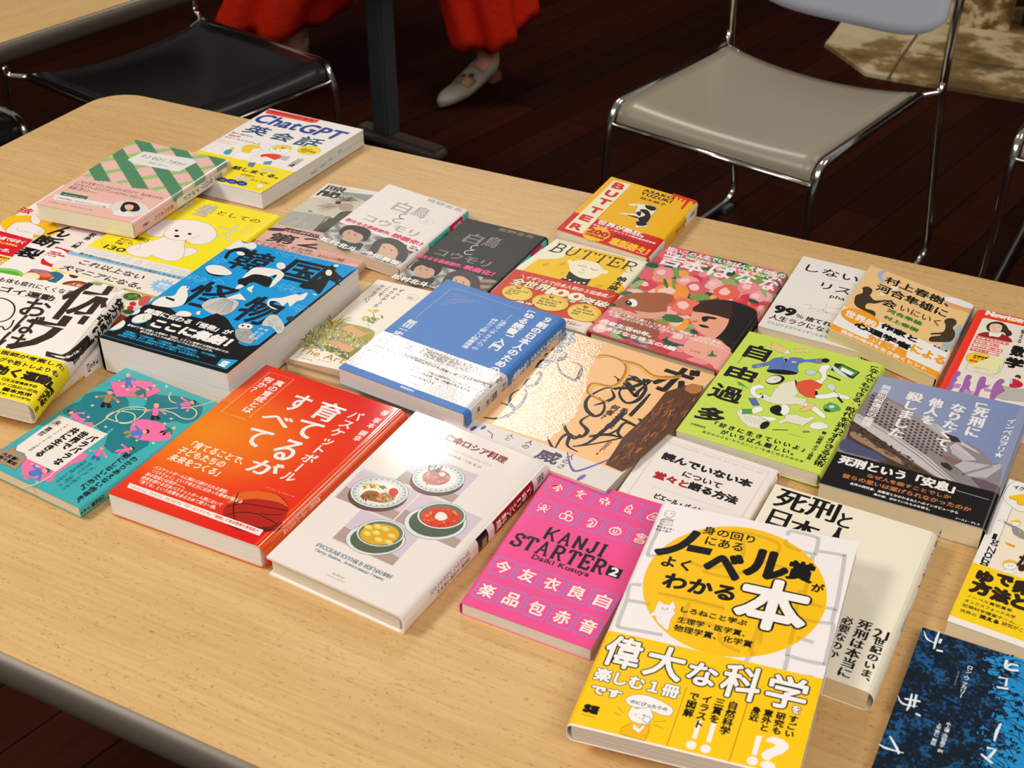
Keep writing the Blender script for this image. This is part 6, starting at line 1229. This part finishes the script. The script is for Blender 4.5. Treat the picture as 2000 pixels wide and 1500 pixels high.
for j in range(9):
    for i in range(17):
        x = 590+i*42+j*-9; y = 238+i*26.5+j*27-i*.2
        if x+y*.0 < 470 or (i > 13 and j > 5): continue
        b.poly([(x, y), (x+25, y+13), (x+17, y+27), (x-8, y+14)], '#4a3a3c')
for j in range(10): b.line(f'{1330-j*12},{735+j*17} {1500-j*13},{835+j*17}', .35, '#5a4848')
b.poly('445,415 560,470 860,650 1130,840 1400,1090 1230,1030 900,820 640,650 400,500', '#c9c2c0').line('450,440 700,590 1000,800 1330,1070', .8, '#8a5a4c').line('480,430 780,610 1060,810 1380,1080', .7, '#6c6464')
b.poly('400,480 640,640 900,830 1200,1030 1100,1000 700,890 330,690', '#50392c').poly('390,590 470,600 560,670 640,730 760,780 880,870 860,890 700,810 580,740 400,640', '#a08068', 3)
for k in range(60): x = RN.uniform(380, 1000); y = 520+(x-380)*.62+RN.uniform(-40, 60); b.pe(x, y, RN.uniform(10, 30), RN.uniform(4, 10), RN.choice(['#3a281e', '#6a5242', '#5a4434']), rot=30, n=7)
b.poly('340,650 480,720 640,790 720,870 520,820 285,750', '#4c5274', 3).poly('1220,870 1290,880 1340,930 1310,950 1240,910', '#26301c').poly('1350,900 1440,860 1700,900 1790,890 1780,930 1650,1020 1480,1000', '#bcb6ba').poly('1500,1010 1640,1040 1780,1100 1770,1170 1600,1120', '#6a5860')
for k in range(22): b.line(f'{1420+k*13},{975-k*3.6} {1432+k*13},{995-k*3.6}', .5, '#3a3238')
for t, q_ in (('「死刑に', '1700,340 1545,318 1455,610 1570,650'), ('なりたくて、', '1455,350 1340,320 1170,700 1275,815'), ('他人を', '1260,300 1120,262 1045,500 1150,525'), ('殺しました', '1065,240 905,205 755,620 880,655')): b.T(t, q_, WH, .4, hb=.25, vert=True)
b.T('無差別殺傷犯の論理', '762,165 680,145 485,525 580,545', WH, .2, vert=True).T('インベカヲリ★', '1915,475 1860,460 1715,800 1810,850', WH, .2, vert=True)
b.sp().sptx('死刑になりたくて、他人を殺しました', (1985, 560), (1780, 1170), '#e4e4ec', .3, .7, .2); b.sp(False)
b.band_to((252, 768), (100, 1062), '#120d0b')
b.T('死刑という「安息」', '270,868 310,805 1372,1085 1330,1172', WH, .45, hb=.2).line('1372,1135 1672,1222', .35, WH).T('なぜ人を殺すことでしか', '538,1002 555,975 1328,1190 1308,1225', '#c87a44', .2).T('彼らの思いは遂げられなかったのか', '308,1005 328,968 1515,1305 1495,1342', '#c87a44', .2)
b.T('各界の研究者、加害者とかかわる10人へのインタビューから', '380,1072 390,1055 1388,1335 1378,1362', WH, .1).T('真の姿、求めていたものを探る。', '600,1172 610,1155 1130,1310 1120,1328', WH, .1).T('イースト・プレス', '1358,1398 1365,1380 1590,1448 1582,1465', WH, .08)
# ---- peach book (printed figure left out, calligraphy kept)
b = doll; b.Z(900, 620, 1420); b.fin['cover'] = (.36, 0, None)
b.poly('600,350 700,280 740,180 790,120 860,150 850,190 760,240 700,300 640,380 560,375', '#8a8682', 3).poly('700,150 790,95 860,130 850,165 790,190', '#b0aca6', 3)
for k in range(34): x, y = RN.uniform(620, 850), RN.uniform(120, 340); (b.pe(x, y, 20, 7, RN.choice(['#5c5854', '#a8a49e', '#3c3a38']), rot=-40, n=7) if abs((x-600)*.95+(y-360)) < 95 else None)
def sw(p, lw=4.2, c=K): b.line(p, lw, c, sm=1, taper=.75)
for p in ('720,300 690,330 640,320 600,330 560,380', '800,270 770,310 720,330', '820,330 900,360 900,410 860,470 760,420 720,330', '560,430 600,410 600,450 560,500 480,520 500,470 540,450', '450,520 490,550 480,610 420,680 370,650 380,580 440,540', '300,640 380,670 400,700 340,760', '170,750 260,760 340,740 420,690', '1150,440 1230,500 1310,590 1330,560 1400,500 1440,470', '1240,430 1330,460 1390,530 1330,620 1240,640 1190,570 1230,500', '1170,545 1090,530 960,600 940,680 1000,740 1060,720 1080,660 1040,600', '850,970 960,940 1060,860 1180,760 1240,690', '700,1000 760,900 820,880 800,960 880,1010', '1000,720 900,780 950,850 900,900 820,880', '650,900 720,1020 860,1060', '960,890 1100,880 1210,905', '1000,660 1070,640 1150,600 1130,540'): sw(p)
b.T('ボ', '1438,530 1540,392 1800,408 1690,532', K, .7, hb=.8).T('ー', '1260,745 1300,700 1405,590 1420,570', K, .5).line('1420,575 1360,650 1275,745', 3, K, taper=.3).T('ダ', '1140,520 1230,420 1420,470 1320,590', K, .5, hb=.5).T('ド', '1100,810 1200,790 1460,790 1380,830', K, .2)
b.line('1210,905 1180,860 1240,790 1350,830 1430,800', 2.6, K, sm=1).line('1240,790 1130,870 960,900', 2.4, K, sm=1, taper=.6).line('840,970 1000,950 1210,905', 1.8, K, sm=1).line('770,800 800,860 850,910 900,880', 3, K, sm=1)
b.T('私たちは|何者？', '1275,695 1225,680 1100,830 1090,750 1145,655', '#3a2010', .35, vert=True).T('渋谷区立|松濤美術館 編', '1150,935 1120,930 970,1060 1060,1000', '#6a4028', .1, vert=True)
for i, (x, y, n_) in enumerate(((1080, 210, 9), (1030, 215, 10), (985, 180, 14), (930, 170, 16), (895, 160, 12))):
    for k in range(n_): b.line(f'{x-k*9},{y+k*9.5} {x-k*9-9},{y+k*9.5-4}', .55, '#4a3020')
gp = '1010,300 1100,290 1200,320 1250,370 1230,450 1150,520 1000,500 960,560 1010,600 1100,640'
for o, c in ((0, '#d9992a'), (10, '#ecb84c'), (-10, '#b87820')): b.line([(float(x)+o, float(y)+o*.4) for x, y in (k.split(',') for k in gp.split())], 2.2, c, sm=1)
for o, c in ((0, '#d9992a'), (9, '#ecb84c'), (-8, '#b87820')): b.line([(x, y+o) for x, y in ((1210, 330), (1330, 360), (1440, 440), (1560, 455), (1660, 440))], 2.0, c, sm=1, taper=.6)
b.poly('1690,512 1818,515 1820,545 1760,640 1640,800 1500,930 1300,1110 1210,1160 1085,1105 1150,1010 1220,900 1330,800 1430,700 1540,560', '#5c3218')
for k in range(150):
    t = RN.random(); x = 1680-t*480+RN.uniform(-110, 110)*(1-.3*t); y = 590+t*480+RN.uniform(-30, 40)
    b.line([(x, y), (x-RN.uniform(10, 50), y+RN.uniform(15, 50))], RN.uniform(1.0, 3), RN.choice(['#8a4a1c', '#3a2012', '#b8682c', '#2c1810', '#cf7f3a', '#6e3e1e']), taper=.7)
b.poly('1680,540 1730,500 1810,520 1800,560 1740,575', '#b8743c', 3)
b.band_to((235, 812), b.h-.2, '#e0d6ce')
b.T('人と', '345,880 380,865 400,935 340,930', '#4a3a58', .1, vert=True).T('人の', '455,980 500,915 545,930 515,995', '#3a3248', .15, vert=True).T('威', '590,1010 640,990 720,1020 700,1110', '#4a3c58', .6).T('人のさ', '860,1030 800,1020 730,1130 780,1150', '#3a3248', .1, vert=True)
b.line('800,1015 830,1130 900,1150 1180,1040', 2.6, '#6a55a0', sm=1, taper=.6).pe(905, 1205, 40, 14, '#7a62b8', rot=-30).pe(95, 835, 30, 12, '#5a3aa0', rot=-30).pe(170, 830, 24, 11, '#5a3aa0', rot=-30).line('200,850 240,880 230,910', 1, '#4a3a58')
def foil(s, top):
    m = bpy.data.materials.new('clear_foil'); m.use_nodes = True; nt = m.node_tree; nt.nodes.clear()
    o = nt.nodes.new('ShaderNodeOutputMaterial'); mx = nt.nodes.new('ShaderNodeMixShader'); tr = nt.nodes.new('ShaderNodeBsdfTransparent'); gl = nt.nodes.new('ShaderNodeBsdfGlossy')
    gl.inputs['Roughness'].default_value = .17; tc = nt.nodes.new('ShaderNodeTexCoord'); n = nt.nodes.new('ShaderNodeTexNoise'); n.inputs['Scale'].default_value = 480; bp = nt.nodes.new('ShaderNodeBump'); bp.inputs['Strength'].default_value = .35; bp.inputs['Distance'].default_value = .0008
    L = nt.links.new; L(tc.outputs['Object'], n.inputs['Vector']); L(n.outputs['Fac'], bp.inputs['Height']); L(bp.outputs[0], gl.inputs['Normal']); mx.inputs[0].default_value = .13; L(tr.outputs[0], mx.inputs[1]); L(gl.outputs[0], mx.inputs[2]); L(mx.outputs[0], o.inputs[0])
    s.mode = 'top'; s.Z(900, 620, 1420); p = s.pts('800,105 1090,200 1000,330 960,430 940,560 860,740 740,860 640,935 235,806')
    bm = bmesh.new(); a = [bm.verts.new(Vector(s.Mp(x, y, .42)-s.org)) for x, y in p]; c = [bm.verts.new(Vector(s.Mp(x, y, .36)-s.org)) for x, y in p]
    bm.faces.new(a); 
    for i in range(len(a)): j = (i+1) % len(a); bm.faces.new((a[i], a[j], c[j], c[i]))
    bmesh.ops.recalc_face_normals(bm, faces=bm.faces); f = obj('foil_panel', bm, m, top); f['label'] = 'clear textured foil panel on the cover'
doll.extra.append(foil)
# ---- white pocket book, double ruled frame
b = dodo; b.Z(1180, 840, 1560)
for o in (0, 13): b.line(f'{240+o*.6},{655} {620+o*.8},{85+o} {1700-o},{428+o*.5} {1420-o},900', .2, '#a09a94')
b.T('Comment parler des livres que l’on n’a pas lus?', '650,148 660,128 1642,428 1632,445', '#b8b0aa').T('読んでいない本', '582,300 622,228 1538,525 1500,585', K, .6).T('について', '795,482 820,430 1222,545 1195,590', K, .35).T('堂々と', '508,480 545,412 868,542 842,600', '#b3151c', .6).T('語る方法', '850,612 888,538 1395,690 1352,748', K, .6).line('465,568 1290,825', .2, '#a09a94').T('ピエール・バイヤール', '508,705 530,655 1150,850 1120,900', K, .35)
b.band_to((165, 628), b.h-.1, '#f2a81c'); b.to('cover').sp(); b.spbox((1790, 470), (1790, 555), '#d8501c', .05, .7); b.sp(False)
# ---- cream book
b = niho; b.Z(1460, 920, 1860, W=1200)
for t, q_, h_ in (('死', '152,200 195,112 365,152 325,238', .5), ('刑', '338,245 375,170 535,195 500,305', .5), ('と', '520,318 555,245 612,265 590,335', .3), ('日', '112,310 150,225 245,250 215,340', .4), ('本', '225,370 270,275 430,318 395,400', .5), ('人', '425,430 480,330 600,350 560,450', .5)): b.T(t, q_, K, .25, hb=h_)
b.T('21', '735,975 745,920 835,945 815,992', K, .1, hb=.25).T('世紀のいま、', '808,985 735,975 660,1215 720,1235', K, .15, hb=.2, vert=True).T('死刑は本当に', '740,890 640,870 530,1200 600,1215', K, .15, hb=.25, vert=True).T('必要なのか', '615,855 550,848 470,1085 540,1105', K, .15, hb=.2, vert=True)
b.sp().sptx('死刑と日本人', (1115, 440), (960, 860), K, .2, .5, .15); b.sptx('フランスから見た極東の死刑事情', (910, 990), (830, 1240), '#3a342c', .2, .4, .0); b.sp(False)
# ---- cartoon book at the right edge
b = igno; b.Z(1780, 920, 2000, W=868)
b.poly('778,280 1000,345 1000,880 590,745', '#f1e0c8').line('778,280 590,730', .3, K).line('820,65 775,90 750,110 720,160 705,195 730,240 775,275 820,310 868,315 950,340', .3, K, sm=1)
b.T('イグ', '785,135 800,105 880,125', K, .2).T('4', '760,225 830,175 880,190 868,262', '#f5c012', 1.4, out=K, ob=.2)
b.line('660,385 690,378 720,385', .3, K).pe(700, 382, 16, 8, '#f4ece4', line=K, lw=.2).line('715,392 790,435', 2.6, '#8f8f8f').poly('785,425 830,440 868,470 900,520 868,528 810,500 780,470', '#8f8f8f', 3, line=K, lw=.2).pe(805, 402, 34, 24, '#f4ece4', line=K, lw=.25).poly('768,390 790,378 840,383 842,398 800,394', '#f0c018', 3).poly('820,450 850,470 838,478', '#e8a818')
b.poly('720,545 760,560 800,575 790,588 740,568', '#d8a018', 3)
for i, ch in enumerate('IgNobe'): x, y = ((655, 510), (640, 555), (615, 610), (590, 650), (572, 690), (556, 725))[i]; b.T(ch, [(x-30, y-4), (x+8, y-22), (x+32, y+8), (x-8, y+20)], K, .12)
b.pe(762, 722, 56, 38, '#f4ece4', line=K, lw=.25).poly('705,715 715,695 760,688 815,705 820,728 770,705', '#f0c018', 3, line=K, lw=.15).pe(750, 728, 4, 4, K).pe(775, 732, 4, 4, K).poly('700,760 760,755 800,795 690,780', '#f4ece4', line=K, lw=.2).T('な', '820,745 850,640 900,650 880,780', '#3a2012', .9)
b.band_to((472, 702), (278, 1105), '#f6cf12'); DB = '#2b1a0e'
b.T('ゆ', '495,838 528,768 635,800 600,852', DB, 1.2).T('で', '648,860 680,800 785,830 745,892', DB, 1.2).T('卵', '782,920 812,842 935,880 890,965', DB, 1.2).T('方', '448,925 490,850 620,885 580,960', DB, 1.2).T('法', '605,985 640,905 770,940 730,1022', DB, 1.2).T('と', '772,1040 800,950 920,990 880,1070', DB, 1.2)
b.T('ノーベル賞受賞者', '420,975 432,958 785,1062 770,1085', DB, .1).T('オックスフォード大学', '405,1010 415,992 808,1112 795,1138', DB, .1).T('犯罪科学捜査チーム…', '385,1048 395,1030 848,1165 835,1190', DB, .1).T('世界の', '370,1085 380,1065 505,1100 495,1125', DB, .1).T('笑える', '520,1140 532,1112 680,1150 665,1175', DB, .45).T('研究がここに', '690,1190 702,1165 960,1245 945,1275', DB, .1)
# ---- dark blue book
b = dark; b.Z(1680, 920, 2000, W=828)
EB = [b.U(690, 930), b.U(735, 1150), b.U(640, 1330)+4, b.U(545, 1420), b.U(540, 1500)]
def dk(U, V):
    n = noise.fractal(Vector((U*.07, V*.07, 3)), .7, 2.2, 5); n2 = noise.fractal(Vector((U*.35, V*.35, 9)), .8, 2.1, 3)
    t = V/b.h*4; i = min(3, int(t)); e = EB[i]+(EB[i+1]-EB[i])*(t-i)+n*16+n2*6
    if U > e: return '#1c8ac8' if n2 < .55 else '#1a7cb4'
    return '#12507e' if n+n2*.8 > .42 else '#0b2c4c' if n+n2 > .1 else '#061422'
b.field(0, b.w-.1, 0, b.h, 150, 190, dk)
for k in range(60):
    V = RN.uniform(4, b.h*.62); U = EB[min(4, int(V/b.h*4+.5))]+RN.uniform(-12, 4); a = RN.uniform(-.7, .7); l = RN.uniform(8, 26)
    b.line([(U, V), (U+l*.6*math.cos(a), V+l*.6*math.sin(a)), (U+l*math.cos(a+.3), V+l*math.sin(a+.3))], .9, '#06121e', mm=True, taper=.6)
    for j in range(4): b.ell(U+l*RN.uniform(.3, 1.05)*math.cos(a), V+l*RN.uniform(.3, 1.05)*math.sin(a), 1.6, .8, '#06121e', mm=True, rot=RN.uniform(0, 180), n=7)
PW = '#dfe8ee'
b.line('322,808 340,850 385,872', 1.6, PW, sm=1, taper=.7).line('400,812 385,850 372,900', 2.0, PW, taper=.5).line('410,848 400,870', 1.8, PW).line('385,905 418,912', 1.8, PW)
b.line('190,1135 215,1175 290,1190', 1.6, PW, sm=1, taper=.8).line('225,1150 305,1165', 1.6, PW).line('262,1125 250,1180 235,1210', 1.8, PW, sm=1, taper=.5).line('285,1130 270,1195', 1.5, PW).line('280,1225 305,1238', 1.6, PW)
b.line('95,1380 130,1400 220,1425', 1.7, PW, sm=1, taper=.6).line('150,1340 185,1400 195,1430', 1.9, PW, sm=1, taper=.4)
b.line('742,955 735,990 760,1005 800,1008', 2.2, PW, sm=1).line('735,990 765,975 800,985', 1.6, PW).line('700,1042 742,1050 735,1088', 1.6, PW).line('690,1092 750,1102', 1.8, PW).line('712,1275 690,1320 678,1365', 2.2, PW, sm=1, taper=.5).line('640,1398 685,1408 650,1450', 2.0, PW).line('610,1430 640,1455 670,1478', 2.2, PW, taper=.4)
b.T('ロン・ワッカリー', '572,990 545,985 495,1140 520,1150', PW, .1, vert=True).T('Ron Wakkary', '505,1020 495,1012 470,1080 480,1085', PW, .0, vert=True).T('水上優・浜田晶子 訳', '455,1270 430,1265 395,1420 425,1430', PW, .05, vert=True).T('上平崇仁 解説', '410,1275 385,1270 360,1385 385,1390', PW, .05, vert=True)
load_glyphs()
for b_ in BOOKS: b_.build()
